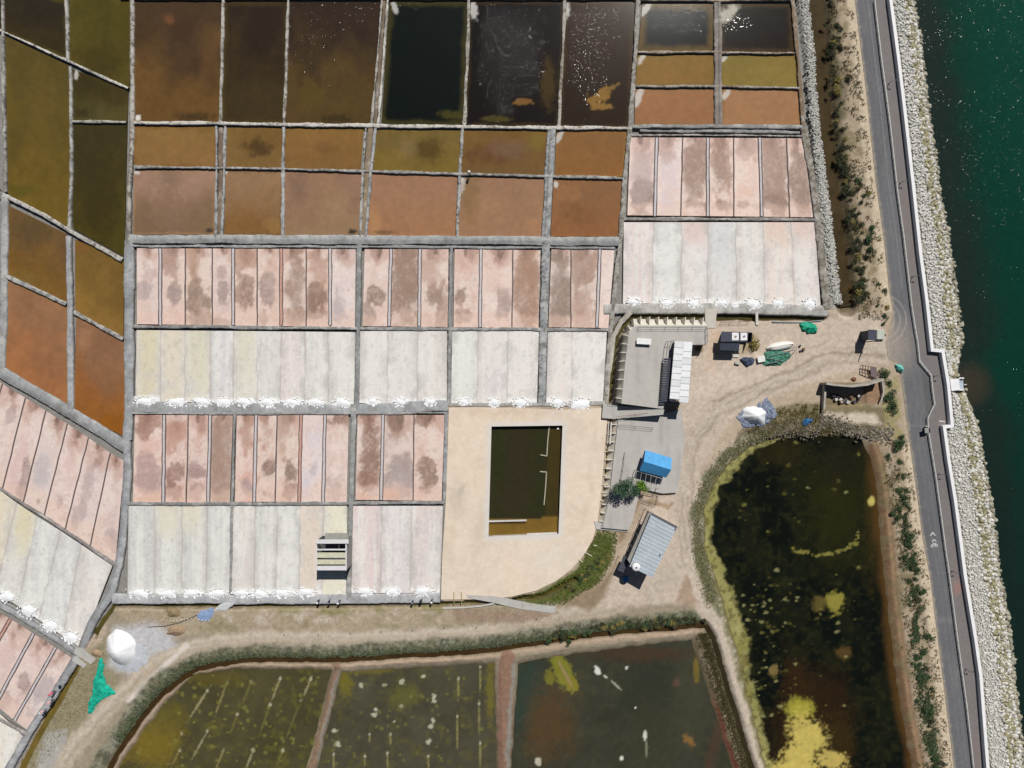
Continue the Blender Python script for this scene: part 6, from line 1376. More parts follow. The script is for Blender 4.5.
heap(122, 648, 15, 18.5, 2.6, 'great_salt_heap', 'great white salt heap beside the teal net', None, .3, lobes=.22, cat='salt heap', zb=-.05, seed=77)
heap(129, 657, 23, 16, .5, 'spilt_salt', 'low grey skirt of dirty salt around the great salt heap', None, .1, mat('dirty_salt', (196, 200, 206), .9, ((1.5, .85, 1.08, 4), (14, .72, 1.12, 3)), bscale=10, bdist=.08), -.12, .8, 'salt heap', 79)
heap(754, 415.5, 12.5, 9.2, 2.0, 'salt_pile', 'lone bright salt pile on the slate blue tarpaulin by the pond', None, -.1, lobes=.4, cat='salt heap', zb=.15, seed=81)
# upturned white boat
t = thing('upturned_boat', 'white boat hull lying upside down right of the black hut', 'boat', P(780, 346))
n, k = 22, 11; V = []
L_, Wb, Hb = 5.8, 1.75, .85; ang = .17
for i in range(n):
    u = i/(n-1)*2-1; wdt = Wb/2*(1-abs(u)**2.6)**.8*(1 if u < 0 else .96)
    for j in range(k):
        a = math.pi*j/(k-1); y = math.cos(a)*wdt; z = math.sin(a)**.75*Hb*(1-abs(u)**4*.75)
        x = u*L_/2; V.append((x*math.cos(ang)-y*math.sin(ang), x*math.sin(ang)+y*math.cos(ang), z))
o = raw_mesh('hull', np.array(V)+np.array(t.location), grid_faces(n, k), mat('white_hull', (232, 230, 224), .45, ((1.5, .88, 1.05, 4),), bdist=0), t, None, True)
MB().beam(t.location+Vector((-2.6*math.cos(ang), -2.6*math.sin(ang), .80)), t.location+Vector((2.5*math.cos(ang), 2.5*math.sin(ang), .80)), .08, .16).build('keel', M_CONC, t)
def crate(px, py, sx, sy, h, rz, label, m, name='crate'):
    t = thing(name, label, 'crate', P(px, py)); MB().box(P(px, py, h/2), (sx, sy, h), rz).build('box', m, t, bevel=.03); MB().box(P(px, py, h+.03), (sx*1.04, sy*1.04, .05), rz).build('lid', m, t); return t
crate(761.2, 359, 1.35, 1.15, .6, .2, 'white lidded crate beside the green net', mat('white_plastic', (232, 232, 228), .4))
crate(737.5, 363, .9, .5, .4, -.2, 'small grey crate on the sand below the black hut', M_CONCG)
for i, (x, y, s, c, lb) in enumerate([(752, 346.5, .5, bw, 'small brown box under the dry bush'), (800, 346, .35, M_DARKW, 'small dark box right of the white boat'), (803.5, 349.5, .45, bw, 'brown box right of the white boat'), (800.5, 351, .3, M_DARKW, 'tiny dark box below the brown one right of the boat')]):
    o = MB().box(P(x, y, s/2), (s*1.2, s, s), i*.7).build('box', c, bevel=.02); props(o, lb, 'box')
for i, (x0, y0, x1, y1) in enumerate([(766, 358, 783, 361), (767, 363.5, 778, 362), (770, 356, 790, 352), (786, 350, 797, 347), (790, 356, 797, 349)]):
    o = MB().tube([P(x0, y0, .75), P(x1, y1, .7)], .07).build('pole', mat('grey_pole', (120, 128, 132), .6, bdist=0)); props(o, ['grey pole lying above the white crate', 'short grey pole low on the green net', 'long grey pole across the green net', 'grey pole off the right end of the white boat', 'grey pole at the right end of the green net'][i], 'pole', 'poles among the nets')
# ------------------------------------------------------------------ sea wall, railing, lamps, marks, steps
M_WHITEW = mat('white_sea_wall', (238, 238, 240), .7, ((.6, .94, 1.03, 4), (8, .96, 1.02, 3)), bdist=.004)
t = thing('sea_wall', 'long white parapet wall between promenade and rock slope', 'wall', P(930, 384))
WP = atz(WALL, 1.1)
segs = [WALL[:8], WALL[8:11], WALL[11:]]
mainw = ribbon_prism(atz(WALL, 1.1), 3.1, -.9, 1.1); mainw.build('wall_body', M_WHITEW, t)
SW = mat('shade_tinted_step', (176, 186, 200), .6, bdist=0)  # bluish shade on the white stair, painted into the step colour
t = thing('sea_steps', 'white concrete landing with a stair going down to the sea', 'steps', P(958, 385))
MB().prism(PP([(950, 379.5), (959, 378.5), (960, 390), (951.5, 391)][::-1], -1.8), PP([(950, 379.5), (959, 378.5), (960, 390), (951.5, 391)][::-1], .35)).build('landing', M_WHITEW, t)
for i in range(5):
    x = 959.2+i*.75; MB().prism(PP([(x, 378.5), (x+.78, 378.4), (x+1.6, 390), (x+.8, 390.2)][::-1], -2.2), PP([(x, 378.5), (x+.78, 378.4), (x+1.6, 390), (x+.8, 390.2)][::-1], .1-i*.34)).build('step', SW, t)
for yy in (378.2, 390): MB().prism(PP([(959, yy-.5), (964, yy-.8), (964.2, yy+.4), (959.2, yy+.6)][::-1], -2.2), PP([(959, yy-.5), (964, yy-.8), (964.2, yy+.4), (959.2, yy+.6)][::-1], .38)).build('cheek_wall', M_WHITEW, t)
MB().tube([P(964, 384.8, -1.2), P(966.5, 384.6, -1.2)], .12).build('mooring_post', M_CONC, t)
M_WR = mat('white_rail', (226, 226, 220), .5, bdist=0)
railing('promenade_railing', 'white post and rail fence between the asphalt road and the promenade', atz(spline(RAIL[1:8], 2)+RAIL[8:15]+spline(RAIL[15:-1], 2)[1:], .6), .05, .55, 2.3, M_WR, (1.0, .5), .075, cat='fence', pr=.06)
lamp = thing('path_lamp', 'small dark lamp post beside the promenade railing', 'lamp post', (0, 0, .1), 'lamp posts along the promenade railing')
l0 = lamp.location
MB().tube([(0, 0, .1), (0, 0, 1.5), (.08, 0, 1.6), (.5, .08, 1.66)], .06).build('pole', M_STEEL, lamp)
MB().box((.6, .08, 1.66), (.4, .2, .08)).build('lamp_head', mat('dark_head', (60, 62, 66), .4, bdist=0), lamp)
MB().tube([(0, 0, .1), (0, 0, .3)], .14, 8).build('base', M_STEEL, lamp)
lamps = [(887.5, 84), (899, 183), (911, 277), (933, 376), (937.5, 474), (950.5, 571), (964.5, 669), (876, -12)]
where = ['third lamp post from the top edge, level with the mustard ponds'] 
LL = ['dark lamp post by the railing level with the mustard ponds', 'dark lamp post by the railing level with the seven pink strips', 'dark lamp post by the railing level with the seven white strips',
      'dark lamp post where the railing bends round the bay in the road', 'dark lamp post by the railing above the bicycle mark', 'dark lamp post by the railing just below the bicycle mark', 'dark lamp post by the railing nearest the bottom edge', 'dark lamp post by the railing at the top edge']
for i, (x, y) in enumerate(lamps):
    o = lamp if i == 0 else copy_tree(lamp); o.location = P(x+1, y, .12); o['label'] = LL[i]
# litter bin / cabinet by the railing
t = thing('cabinet', 'black cabinet at the road edge below the railing bend', 'cabinet', P(926.5, 432))
MB().box(P(926.7, 430.5, .6), (.7, .9, 1.2), .1).build('body', mat('black_paint', (30, 30, 34), .5, bdist=0), t, bevel=.03); MB().box(P(926.7, 430.5, 1.23), (.8, 1.0, .06), .1).build('lid', mat('grey_lid', (150, 150, 150), .5, bdist=0), t)
t = thing('bollard', 'short white bollard at the road edge above the black cabinet', 'bollard', P(926.3, 426.5))
MB().tube([P(926.3, 426.5, .0), P(926.3, 426.5, .8), P(926.3, 426.5, .9)], [.16, .16, .08], 10).build('post', M_WR, t)
# bicycle mark: arrow head over a bicycle
M_PAINT = mat('road_paint', (224, 224, 220), .7, ((6, .85, 1.04, 3),), bdist=0)
mk = MB()
def stroke(pts, w, z=.043): mk.__init__ if False else None; ribbon_prism(pts, w, .031, z, mk)
stroke([(930.4, 535.8), (932.6, 532.4), (935.2, 535.6)], .8)
def circ(cx, cy, r, n=12): return [(cx+r*math.cos(2*math.pi*i/n), cy+r*math.sin(2*math.pi*i/n)) for i in range(n+1)]
stroke(circ(931.9, 546.0, 1.25), .45, .042); stroke(circ(936.4, 545.4, 1.25), .45, .044)
stroke([(931.9, 546), (933.2, 543.4), (935.6, 543.2), (936.4, 545.4)], .4, .045); stroke([(933.2, 543.4), (934.4, 545.8), (935.6, 543.2)], .4, .046); stroke([(932.4, 542.4), (933.6, 542.3)], .5, .047)
stroke([(935.4, 542), (936.3, 541.6)], .4, .048); stroke([(932.0, 541.2), (933.8, 539.6), (935.8, 540.9)], .8, .049)
o = mk.build('road_marking', M_PAINT); props(o, 'white painted bicycle with two arrow heads on the asphalt', 'road marking')
# faint lines on the road
o = ribbon_prism([(x, y) for x, y in zip([xof(ROADL, np.array([v]))[0]+12.5 for v in range(-40, 300, 10)], range(-40, 300, 10))], .35, .031, .037).build('road_line', mat('worn_paint', (146, 146, 146), .8, ((3, .75, 1.2, 4),), bdist=0)); props(o, 'worn thin line along the upper asphalt road', 'road line')
o = MB().box(P(942, 421.3, .16), (1.2, .25, .05), -.1).build('plank', M_CONC); props(o, 'small pale plank on the promenade at the jog of the sea wall', 'plank')

# ------------------------------------------------------------------ rocks
def rock_template(seed, n=1):
    bm = bmesh.new(); bmesh.ops.create_icosphere(bm, subdivisions=n, radius=1)
    r = random.Random(seed)
    for v in bm.verts: v.co *= r.uniform(.72, 1.15)
    for _ in range(3):
        d = Vector((r.uniform(-1, 1), r.uniform(-1, 1), r.uniform(-.2, 1))).normalized(); c = r.uniform(.55, .8)
        for v in bm.verts:
            q = v.co.dot(d)
            if q > c: v.co -= d*(q-c)
    V = np.array([v.co[:] for v in bm.verts]); F = np.array([[w_.index for w_ in f.verts] for f in bm.faces]); bm.free(); return V, F
TPL = [rock_template(i) for i in range(10)]
def rocks(name, pts, label, cat, m, colf, seed):
    r = np.random.RandomState(seed); Vs, Fs, Cs = [], [], []; k = 0
    for i, (x, y, z, s) in enumerate(pts):
        V, F = TPL[i % 10]; a = r.uniform(0, 6.28); sx, sy, sz = s*r.uniform(.7, 1.4), s*r.uniform(.6, 1.1), s*r.uniform(.5, .95)
        tl = r.uniform(-.5, .5); X = V*np.array([sx, sy, sz]); X = np.stack([X[:, 0]*math.cos(tl)-X[:, 2]*math.sin(tl), X[:, 1], X[:, 0]*math.sin(tl)+X[:, 2]*math.cos(tl)], 1)
        X = np.stack([X[:, 0]*math.cos(a)-X[:, 1]*math.sin(a), X[:, 0]*math.sin(a)+X[:, 1]*math.cos(a), X[:, 2]], 1)+np.array([x, y, z])
        Vs.append(X); Fs.append(F+k); k += len(X); Cs.append(np.tile(colf(x, y, r), (len(X), 1)))
    o = raw_mesh(name, np.concatenate(Vs), np.concatenate(Fs), m, None, np.concatenate(Cs)); return props(o, label, cat, None, 'stuff')
M_ROCK = mat_col('rock', .9, ((3, .85, 1.12, 4), (15, .88, 1.1, 2)), 9, .03, .6, .25)
r = np.random.RandomState(5); pts = []
for i in range(15000):
    y = r.uniform(-35, 805); wx = float(np.interp(y, [p[1] for p in WALL], [p[0] for p in WALL])); sx = float(np.interp(y, [p[1] for p in SHORE], [p[0] for p in SHORE]))
    s = r.uniform(.03, 1.02) if r.rand() < .75 else r.uniform(.5, 1.06)
    if 377 < y < 391 and s < .9: continue
    size = (.16+.20*r.rand()**2) if s < .5 else (.2+.34*r.rand()**2)
    px = wx+1.6+s*(sx-wx-1.6); z = .15-1.65*s
    if 376 < y < 392 and px < 966: continue
    pts.append(((px-512)*W, (384-y)*W, z+size*.25, size))
def rockcol(x, y, rs):
    px = x/W+512; py = 384-y/W; wx = np.interp(py, [p[1] for p in WALL], [p[0] for p in WALL]); sx = np.interp(py, [p[1] for p in SHORE], [p[0] for p in SHORE]); s = (px-wx)/(sx-wx)
    g = rs.uniform(.8, 1.15); c = alb((214, 212, 206))*g
    if s > .95: c = alb((150, 146, 128))*g
    elif abs(s-.68) < .14 and rs.rand() < .55: c = alb((156, 150, 118))*g
    elif s > .55 and rs.rand() < .3: c = alb((176, 170, 148))*g
    return np.clip(c, .02, .8)
rocks('rock_rubble', pts, 'slope of pale broken rock between the white sea wall and the water', 'rocks', M_ROCK, rockcol, 6)
pts = []
LN = [(800, -60), (804, 0), (808, 30), (811, 60), (812, 85), (815, 120), (818.5, 150), (822, 180), (827, 215), (829.5, 240), (833, 270), (837, 300)]
for i in range(5200):
    y = r.uniform(-40, 304); x = float(np.interp(y, [p[1] for p in LN], [p[0] for p in LN])); off = r.normal()*2.6
    if abs(off) > 6: continue
    s_ = .12+.2*r.rand()**2; pts.append(((x+off-512)*W, (384-y)*W, .05+.12*(1-abs(off)/6)-max(0, off-2)*.1, s_))
rocks('channel_rubble', pts, 'narrow ridge of pale grey stones along the brown channel', 'rocks', M_ROCK, lambda x, y, rs: np.clip(alb((196, 194, 188))*rs.uniform(.6, 1.15), .02, .8), 7)
pts = []
for i in range(900):
    x = r.uniform(820, 893); y = np.interp(x, [820, 850, 878, 893], [420, 431, 437, 436])+r.normal()*4.0-2
    s_ = .12+.3*r.rand()**2; pts.append(((x-512)*W, (384-y)*W, .0, s_))
for i in range(500):
    t_ = r.rand(); x = 768+12*math.sin(t_*3); pts.append(((r.uniform(738, 820)-512)*W, (384-(431+r.normal()*4))*W, .0, .1+.15*r.rand()))
rocks('bank_stones', pts, 'dark stones and clods along the north bank of the big pond', 'rocks', M_ROCK, lambda x, y, rs: np.clip(alb((140, 132, 118))*rs.uniform(.35, 1.15), .01, .7), 8)
# boulders at the water's edge
pro = []
for i in range(6):
    V, F = rock_template(100+i, 2); me_o = raw_mesh('boulder', V, F, mat('boulder_stone', (176, 172, 154), .9, ((1.2, .8, 1.12, 4), (8, .85, 1.1, 3)), bscale=5, bdist=.05)); pro.append(me_o)
r2 = random.Random(9)
for i in range(170):
    y = -8+i*4.68+r2.uniform(-1.5, 1.5); sx = float(np.interp(y, [p[1] for p in SHORE], [p[0] for p in SHORE]))
    if 374 < y < 393: sx += 3
    o = pro[i] if i < 6 else pro[i % 6].copy()
    if i >= 6: C.objects.link(o)
    s = r2.uniform(.32, .62); p = P(sx+r2.uniform(-3.2, 1.2), y); o.location = (p.x, p.y, -1.42+s*.2); o.scale = (s*r2.uniform(.8, 1.4), s, s*.8); o.rotation_euler = (0, 0, r2.uniform(0, 6))
    pl_ = 'near the top of the shore' if y < 130 else 'level with the seven pan strips' if y < 310 else 'beside the sea steps' if y < 440 else 'level with the bicycle mark' if y < 600 else 'at the bottom end of the shore'
    props(o, 'pale boulder at the waterline ' + pl_, 'boulder', 'boulders along the waterline')

# ------------------------------------------------------------------ plants
def mat_leaf(name, rgb, var=.35):
    m, nt, b = nodes(name); tc = nt.nodes.new('ShaderNodeNewGeometry'); col = nt.nodes.new('ShaderNodeRGB'); col.outputs[0].default_value = (*[float(v) for v in alb(rgb)], 1)
    c = noise_mul(nt, col.outputs[0], ((1.6, 1-var, 1+var, 3), (9, 1-var, 1+var, 2)), tc.outputs['Position']); nt.links.new(c, b.inputs['Base Color']); b.inputs['Roughness'].default_value = .6; b.inputs['Specular IOR Level'].default_value = .25
    return m
def leaf_cloud(r, n, rad, hgt, leaf, lobes=5, dense=.5):
    cs = [(r.gauss(0, rad*.42), r.gauss(0, rad*.42), hgt*r.uniform(.35, .8), rad*r.uniform(.35, .6)) for _ in range(lobes)]+[(0, 0, hgt*.5, rad*.6)]
    V, F = [], []
    for i in range(n):
        cx, cy, cz, cr = r.choice(cs); d = Vector((r.gauss(0, 1), r.gauss(0, 1), r.gauss(0, .8))).normalized()*cr*(r.random()**dense)
        p = Vector((cx, cy, cz))+Vector((d.x, d.y, d.z*hgt/rad*.55)); p.z = max(.03, p.z)
        a = Vector((r.gauss(0, 1), r.gauss(0, 1), r.gauss(0, .7))).normalized(); b_ = a.cross(Vector((r.gauss(0, 1), r.gauss(0, 1), r.gauss(0, 1)))).normalized(); s = leaf*r.uniform(.6, 1.4)
        k = len(V); V += [p-a*s, p+b_*s*.5, p+a*s, p-b_*s*.5]; F.append((k, k+1, k+2, k+3))
    return np.array([v[:] for v in V]), np.array(F)
def plant(name, rad, hgt, leafs, leaf, m, seed, stems=4):
    r = random.Random(seed); t = thing(name, 'x', 'x')
    V, F = leaf_cloud(r, leafs, rad, hgt, leaf); raw_mesh('foliage', V, F, m, t)
    mb = MB()
    for i in range(stems): a = r.uniform(0, 6.28); mb.tube([(0, 0, 0), (math.cos(a)*rad*.25, math.sin(a)*rad*.25, hgt*.4), (math.cos(a)*rad*.5, math.sin(a)*rad*.5, hgt*.7)], [.05, .035, .015], 5)
    mb.build('stem', mat('bark', (104, 86, 66), .9), t); return t
ML = mat_leaf('green_leaves', (70, 92, 60)); MD = mat_leaf('dark_olive_leaves', (74, 76, 54)); MY = mat_leaf('dry_leaves', (150, 138, 78)); MB_ = mat_leaf('bright_leaves', (108, 142, 48)); MG = mat_leaf('tree_leaves', (72, 100, 74))
protos = {'g': [plant('shrub', 1.0, .9, 520, .11, ML, 20+i) for i in range(3)], 'd': [plant('shrub', 1.0, .8, 460, .11, MD, 30+i) for i in range(3)], 'y': [plant('shrub', 1.0, .8, 420, .11, MY, 40+i) for i in range(2)]}
used_p = set(); rp = random.Random(4)
SHL = {'green shrubs on the verge between big pond and road': 'between pond and road', 'dark shrubs along the brown channel': 'along the channel', 'green shrubs on the upper verge': 'on the sandy verge', 'straggly shrubs on the slope below the dirt track': 'on the slope below the track', 'shrubs in the grassy corner': 'in the grassy corner'}
def shrub(kind, x, y, s, label, group, cat='shrub'):
    p = rp.choice(protos[kind])
    if p.name not in used_p and p['label'] == 'x': o = p; used_p.add(p.name)
    else: o = copy_tree(p)
    if group:
        kn = {'g': 'green', 'd': 'dark olive', 'y': 'dry yellowish'}[kind]; sz_ = 'tiny' if s < .5 else 'small' if s < .65 else 'broad' if s < .85 else 'large'
        if x > 815 and y < 320: pl_ = 'level with the black ponds' if y < 52 else 'level with the orange ponds' if y < 130 else 'level with the pink strips' if y < 218 else 'level with the white strips'
        elif x > 860: pl_ = 'level with the bicycle mark or above' if y < 560 else 'midway below the bicycle mark' if y < 660 else 'near the bottom edge'
        else: pl_ = 'west part' if x < 600 else 'middle part' if x < 650 else 'east end'
        label = {'d': label}.get('z', f'{sz_} {kn} shrub {SHL[group]}, {pl_}')
    q = P(x, y, 0); o.location = (q.x, q.y, -.05); o.scale = (s, s*rp.uniform(.85, 1.15), s*rp.uniform(.8, 1.1)); o.rotation_euler = (0, 0, rp.uniform(0, 6.28))
    props(o, label, cat, group); return o
for x, y, s, l in [(884, 373.5, 1.3, 'round green shrub touching the corner of the enclosure'), (888, 383, .8, 'small green shrub between the two big ones by the enclosure'), (889, 397, 1.5, 'large green shrub between enclosure and road, beside the lower half'), (890.5, 407, 1.35, 'large green shrub just below its twin beside the enclosure'), (897, 443, 1.35, 'green shrub on the verge north east of the big pond'), (900.5, 437, .8, 'small green shrub touching the one north east of the pond')]:
    shrub('g', x, y, s, l, None)
G1 = 'green shrubs on the verge between big pond and road'
for i in range(74):
    y = rp.uniform(490, 775); 
    if y < 590 and rp.random() < .55: continue
    cx = np.interp(y, [470, 540, 600, 680, 768], [893, 909, 915, 922, 934]); x = cx+rp.gauss(0, 4.0)
    shrub('g' if rp.random() < .8 else 'd', x, y, rp.uniform(.35, .95), 'low green shrub in the scatter between the big pond and the road', G1)
for x, y, s in [(908.5, 535, 1.0), (908.5, 543, .9), (892, 513, .9), (897, 490, .7), (905, 497, .6), (887, 456, .7)]: shrub('g', x, y, s, 'low green shrub in the scatter between the big pond and the road', G1)
G2 = 'dark shrubs along the brown channel'
for i in range(120):
    y = rp.uniform(-5, 305); cx = float(np.interp(y, [p[1] for p in CHAN_E], [p[0] for p in CHAN_E])); x = cx+rp.choice([9, 10, 12, 14])+rp.gauss(0, 3)+(4 if y > 180 else 0)
    if rp.random() < .2: x += rp.uniform(2, 10)
    shrub('d' if rp.random() < .9 else 'y', x, y, rp.uniform(.38, .95), 'dark olive shrub in the thicket along the brown channel', G2)
for x, y, s in [(868, 240, 1.2), (869, 250, 1.0), (871, 228, .9), (860, 285, .9), (859, 292, 1.0), (857, 181, .8), (858, 187, .7), (868, 193, .7), (864, 196, .6), (886, 308, .7), (884, 316, .7), (883, 324, .6), (885, 290, .5), (877, 306, .5), (878, 284, .4)]:
    shrub('g' if rp.random() < .7 else 'y', x, y, s, 'leafy green shrub on the sandy verge west of the road', 'green shrubs on the upper verge')
G3 = 'straggly shrubs on the slope below the dirt track'
for i in range(60):
    x = rp.uniform(545, 705); y = np.interp(x, [545, 610, 660, 705], [638, 627, 622, 617])+rp.gauss(0, 2.6)
    shrub(rp.choice('gddy'), x, y, rp.uniform(.45, .95), 'low straggly shrub on the slope between dirt track and third brine pond', G3)
for i in range(26):
    x = rp.uniform(560, 612); y = np.interp(x, [540, 575, 612], [600, 585, 550])+rp.gauss(0, 3.2)
    shrub(rp.choice('gyd'), x, y, rp.uniform(.4, .8), 'low shrub in the grassy corner below the walkway', 'shrubs in the grassy corner')
for x, y, s, l in [(752, 346, 1.5, 'dry yellowish bush right of the black hut'), (750, 338, .8, 'small dry bush above the larger one by the black hut')]: shrub('y', x, y, s, l, None)
# the tree on the lower deck
def tree(x, y, rad, h, name, label, m, seed, n=2600):
    t = thing(name, label, 'tree', P(x, y)); b = t.location; r = random.Random(seed)
    V, F = leaf_cloud(r, n, rad, rad*1.25, .15, 9, .6); V = V+np.array([b.x, b.y, h-rad*1.15]); raw_mesh('crown', V, F, m, t)
    mb = MB(); mb.tube([b, b+Vector((.05, .03, h*.35)), b+Vector((.1, .1, h*.6))], [.17, .13, .1], 8)
    for i in range(6):
        a = i*1.05+r.random(); mb.tube([b+Vector((.06, .05, h*.4)), b+Vector((math.cos(a)*rad*.4, math.sin(a)*rad*.4, h*.65)), b+Vector((math.cos(a)*rad*.75, math.sin(a)*rad*.75, h*.82))], [.09, .06, .02], 5)
    mb.build('trunk', mat('bark', (104, 86, 66), .9), t)
tree(623.5, 488, 2.2, 4.4, 'broadleaf_tree', 'dark green bushy tree at the corner of the lower deck', MG, 51)
tree(637.5, 482.5, 1.45, 3.2, 'young_tree', 'smaller bright green tree between the dark tree and the blue shed', MB_, 52, 1300)

# grass and low weeds, nobody could count
def tufts(name, label, pts, m, seed, h=(.12, .3)):
    r = np.random.RandomState(seed); n = len(pts); P0 = np.array(pts)
    k = 5; V = np.zeros((n, k, 3, 3)); F = np.arange(n*k*3).reshape(-1, 3)
    for j in range(k):
        a = r.uniform(0, 6.28, n); hh = r.uniform(*h, n); w_ = hh*.28; dx, dy = np.cos(a), np.sin(a); ln = r.uniform(.3, 1.1, n)*hh
        b = P0+np.stack([r.uniform(-.12, .12, n), r.uniform(-.12, .12, n), np.zeros(n)], 1)
        V[:, j, 0] = b+np.stack([-dy*w_, dx*w_, -.05+0*a], 1); V[:, j, 1] = b+np.stack([dy*w_, -dx*w_, -.05+0*a], 1); V[:, j, 2] = b+np.stack([dx*ln, dy*ln, hh], 1)
    o = raw_mesh(name, V.reshape(-1, 3), F, m); return props(o, label, 'grass', None, 'stuff')
gr = bpy.data.objects['ground']
def scatter(n, fn, seed):
    r = np.random.RandomState(seed); out = []
    for i in range(n):
        q = fn(r)
        if q is None: continue
        out.append((q[0], q[1]))
    return out
from mathutils.bvhtree import BVHTree
gm = gr.data; 
def gz_all(lst, lo=-.55):
    res = []
    for x, y in lst:
        X = (x-512)*W; Y = (384-y)*W
        hit, loc, nor, idx = gr.ray_cast(Vector((X, Y, 50)), Vector((0, 0, -1)))
        if hit and loc.z > lo: res.append((X, Y, loc.z))
    return res
bpy.context.view_layer.update()
def f_slope(r):
    i = r.randint(8, len(SLOPE_DITCH)-1); a = SLOPE_DITCH[i-1]; b = SLOPE_DITCH[i]; t_ = r.rand(); d = Vector((b[0]-a[0], b[1]-a[1])).normalized(); o_ = 2.5+abs(r.normal()*4.5)
    return a[0]+(b[0]-a[0])*t_+d.y*o_, a[1]+(b[1]-a[1])*t_-d.x*o_
tufts('slope_grass', 'grey green grass on the slope between dirt track and brine ponds', gz_all(scatter(9000, f_slope, 61)), mat_leaf('slope_grass', (104, 112, 86)), 62)
def f_corner(r):
    x, y = r.uniform(500, 618), r.uniform(530, 606); return (x, y) if polysd(np.array([x]), np.array([y]), [(600, 530), (616, 534), (614, 556), (598, 582), (562, 603), (530, 605), (512, 603), (545, 592), (578, 572)])[0] < 1.5 else None
tufts('corner_grass', 'green grass in the corner between sandy yard and dirt track', gz_all(scatter(9000, f_corner, 63)), mat_leaf('corner_grass', (110, 120, 56)), 64)
def f_bank(r):
    a = r.uniform(0, 1); i = int(a*9)
    pl = [(778, 432), (752, 440), (726, 457), (708, 484), (699, 512), (699, 546), (713, 602), (724, 650), (737, 712), (750, 770)]
    i = min(5, i); t_ = r.rand(); return pl[i][0]*(1-t_)+pl[i+1][0]*t_+(r.normal()*3.5-.5), pl[i][1]*(1-t_)+pl[i+1][1]*t_+r.normal()*3
tufts('bank_grass', 'dull olive weeds on the west bank of the big dark pond', gz_all(scatter(3800, f_bank, 65)), mat_leaf('bank_weeds', (150, 148, 112)), 66)
def f_north(r):
    x, y = r.uniform(740, 880), r.uniform(404, 436); return (x, y) if polysd(np.array([x]), np.array([y]), [(738, 432), (772, 410), (800, 402), (822, 406), (822, 418), (850, 424), (878, 430), (872, 436), (770, 436)])[0]+(r.rand()-.5)*6 < 0 and fbm(np.array([x/6]), np.array([y/6]), 90)[0] > .44 else None
tufts('north_bank_weeds', 'brownish weeds on the north bank of the big dark pond', gz_all(scatter(4200, f_north, 67)), mat_leaf('brown_weeds', (122, 112, 72)), 68)
def f_verge(r):
    if r.rand() < .5: y = r.uniform(440, 775); x = r.uniform(float(np.interp(y, [440, 540, 640, 768], [880, 895, 905, 925])), float(np.interp(y, [p[1] for p in ROADL], [p[0] for p in ROADL]))-2)
    else: y = r.uniform(-10, 320); x = r.uniform(float(np.interp(y, [p[1] for p in CHAN_E], [p[0] for p in CHAN_E]))+10, float(np.interp(y, [p[1] for p in ROADL if p[1] < 320], [p[0] for p in ROADL if p[1] < 320]))-3)
    return (x, y) if fbm(np.array([x/7]), np.array([y/7]), 70)[0] > .5 else None
tufts('verge_weeds', 'dry brown weeds on the sandy verge beside the road', gz_all(scatter(9000, f_verge, 69)), mat_leaf('dry_weeds', (118, 108, 76)), 71)
def f_green(r):
    y = r.uniform(455, 775); cx = float(np.interp(y, [455, 540, 600, 680, 768], [897, 907, 914, 922, 934])); x = cx+r.normal()*4.2; k = .57 if y < 590 else .45
    return (x, y) if fbm(np.array([x/5]), np.array([y/7]), 75)[0] > k else None
tufts('verge_grass', 'green ground cover in a broken band between the big pond and the road', gz_all(scatter(7500, f_green, 78)), mat_leaf('verge_green', (84, 100, 70)), 79, (.12, .36))
def f_emb(r): return r.uniform(112, 560), r.uniform(606, 628)
tufts('embankment_weeds', 'pale dry weeds on the embankment between ditch and dirt track', gz_all(scatter(3500, f_emb, 72)), mat_leaf('straw_weeds', (160, 148, 104)), 73, (.06, .16))
def f_sw(r): x = r.uniform(20, 105); return x, 768-(x-20)*1.2+r.uniform(-30, 22)
tufts('corner_weeds', 'olive weeds on the waste ground left of the teal net', gz_all(scatter(2500, f_sw, 74)), mat_leaf('olive_weeds', (136, 130, 84)), 75, (.06, .18))
def f_lp(r):
    pl = [(704, 634), (712, 660), (724, 700), (738, 740), (750, 780)]; i = r.randint(0, 4); t_ = r.rand(); return pl[i][0]*(1-t_)+pl[i+1][0]*t_+r.normal()*3.5, pl[i][1]*(1-t_)+pl[i+1][1]*t_
tufts('pond_bank_weeds', 'dark weeds on the bank right of the third brine pond', gz_all(scatter(3500, f_lp, 76)), mat_leaf('dark_weeds', (84, 78, 52)), 77)

# small row of stones and fence stubs by the track
for i in range(14):
    x = 163+i*3.6+rp.uniform(-.6, .6); y = 620+math.sin(i*.6)*1.2; V, F = TPL[i % 10]
    o = raw_mesh('kerb_stone', V*rp.uniform(.18, .3), F, mat('pale_stone', (196, 186, 172), .9)); o.location = P(x, y, .05); props(o, 'small pale stone in the row above the great salt heap', 'stone', 'row of stones above the salt heap')
for i, x in enumerate([284, 318, 350, 381, 413, 444, 476.5, 537]):
    y = [634.5, 634, 633, 631.5, 630, 627.5, 627.5, 619][i]; o = MB().tube([P(x, y, -.05), P(x, y, .9)], [.09, .07], 7).build('stub_post', mat('dark_wood', (88, 76, 66), .9, bdist=0)); props(o, 'short dark wooden post on the upper edge of the dirt track', 'post', 'posts along the dirt track')
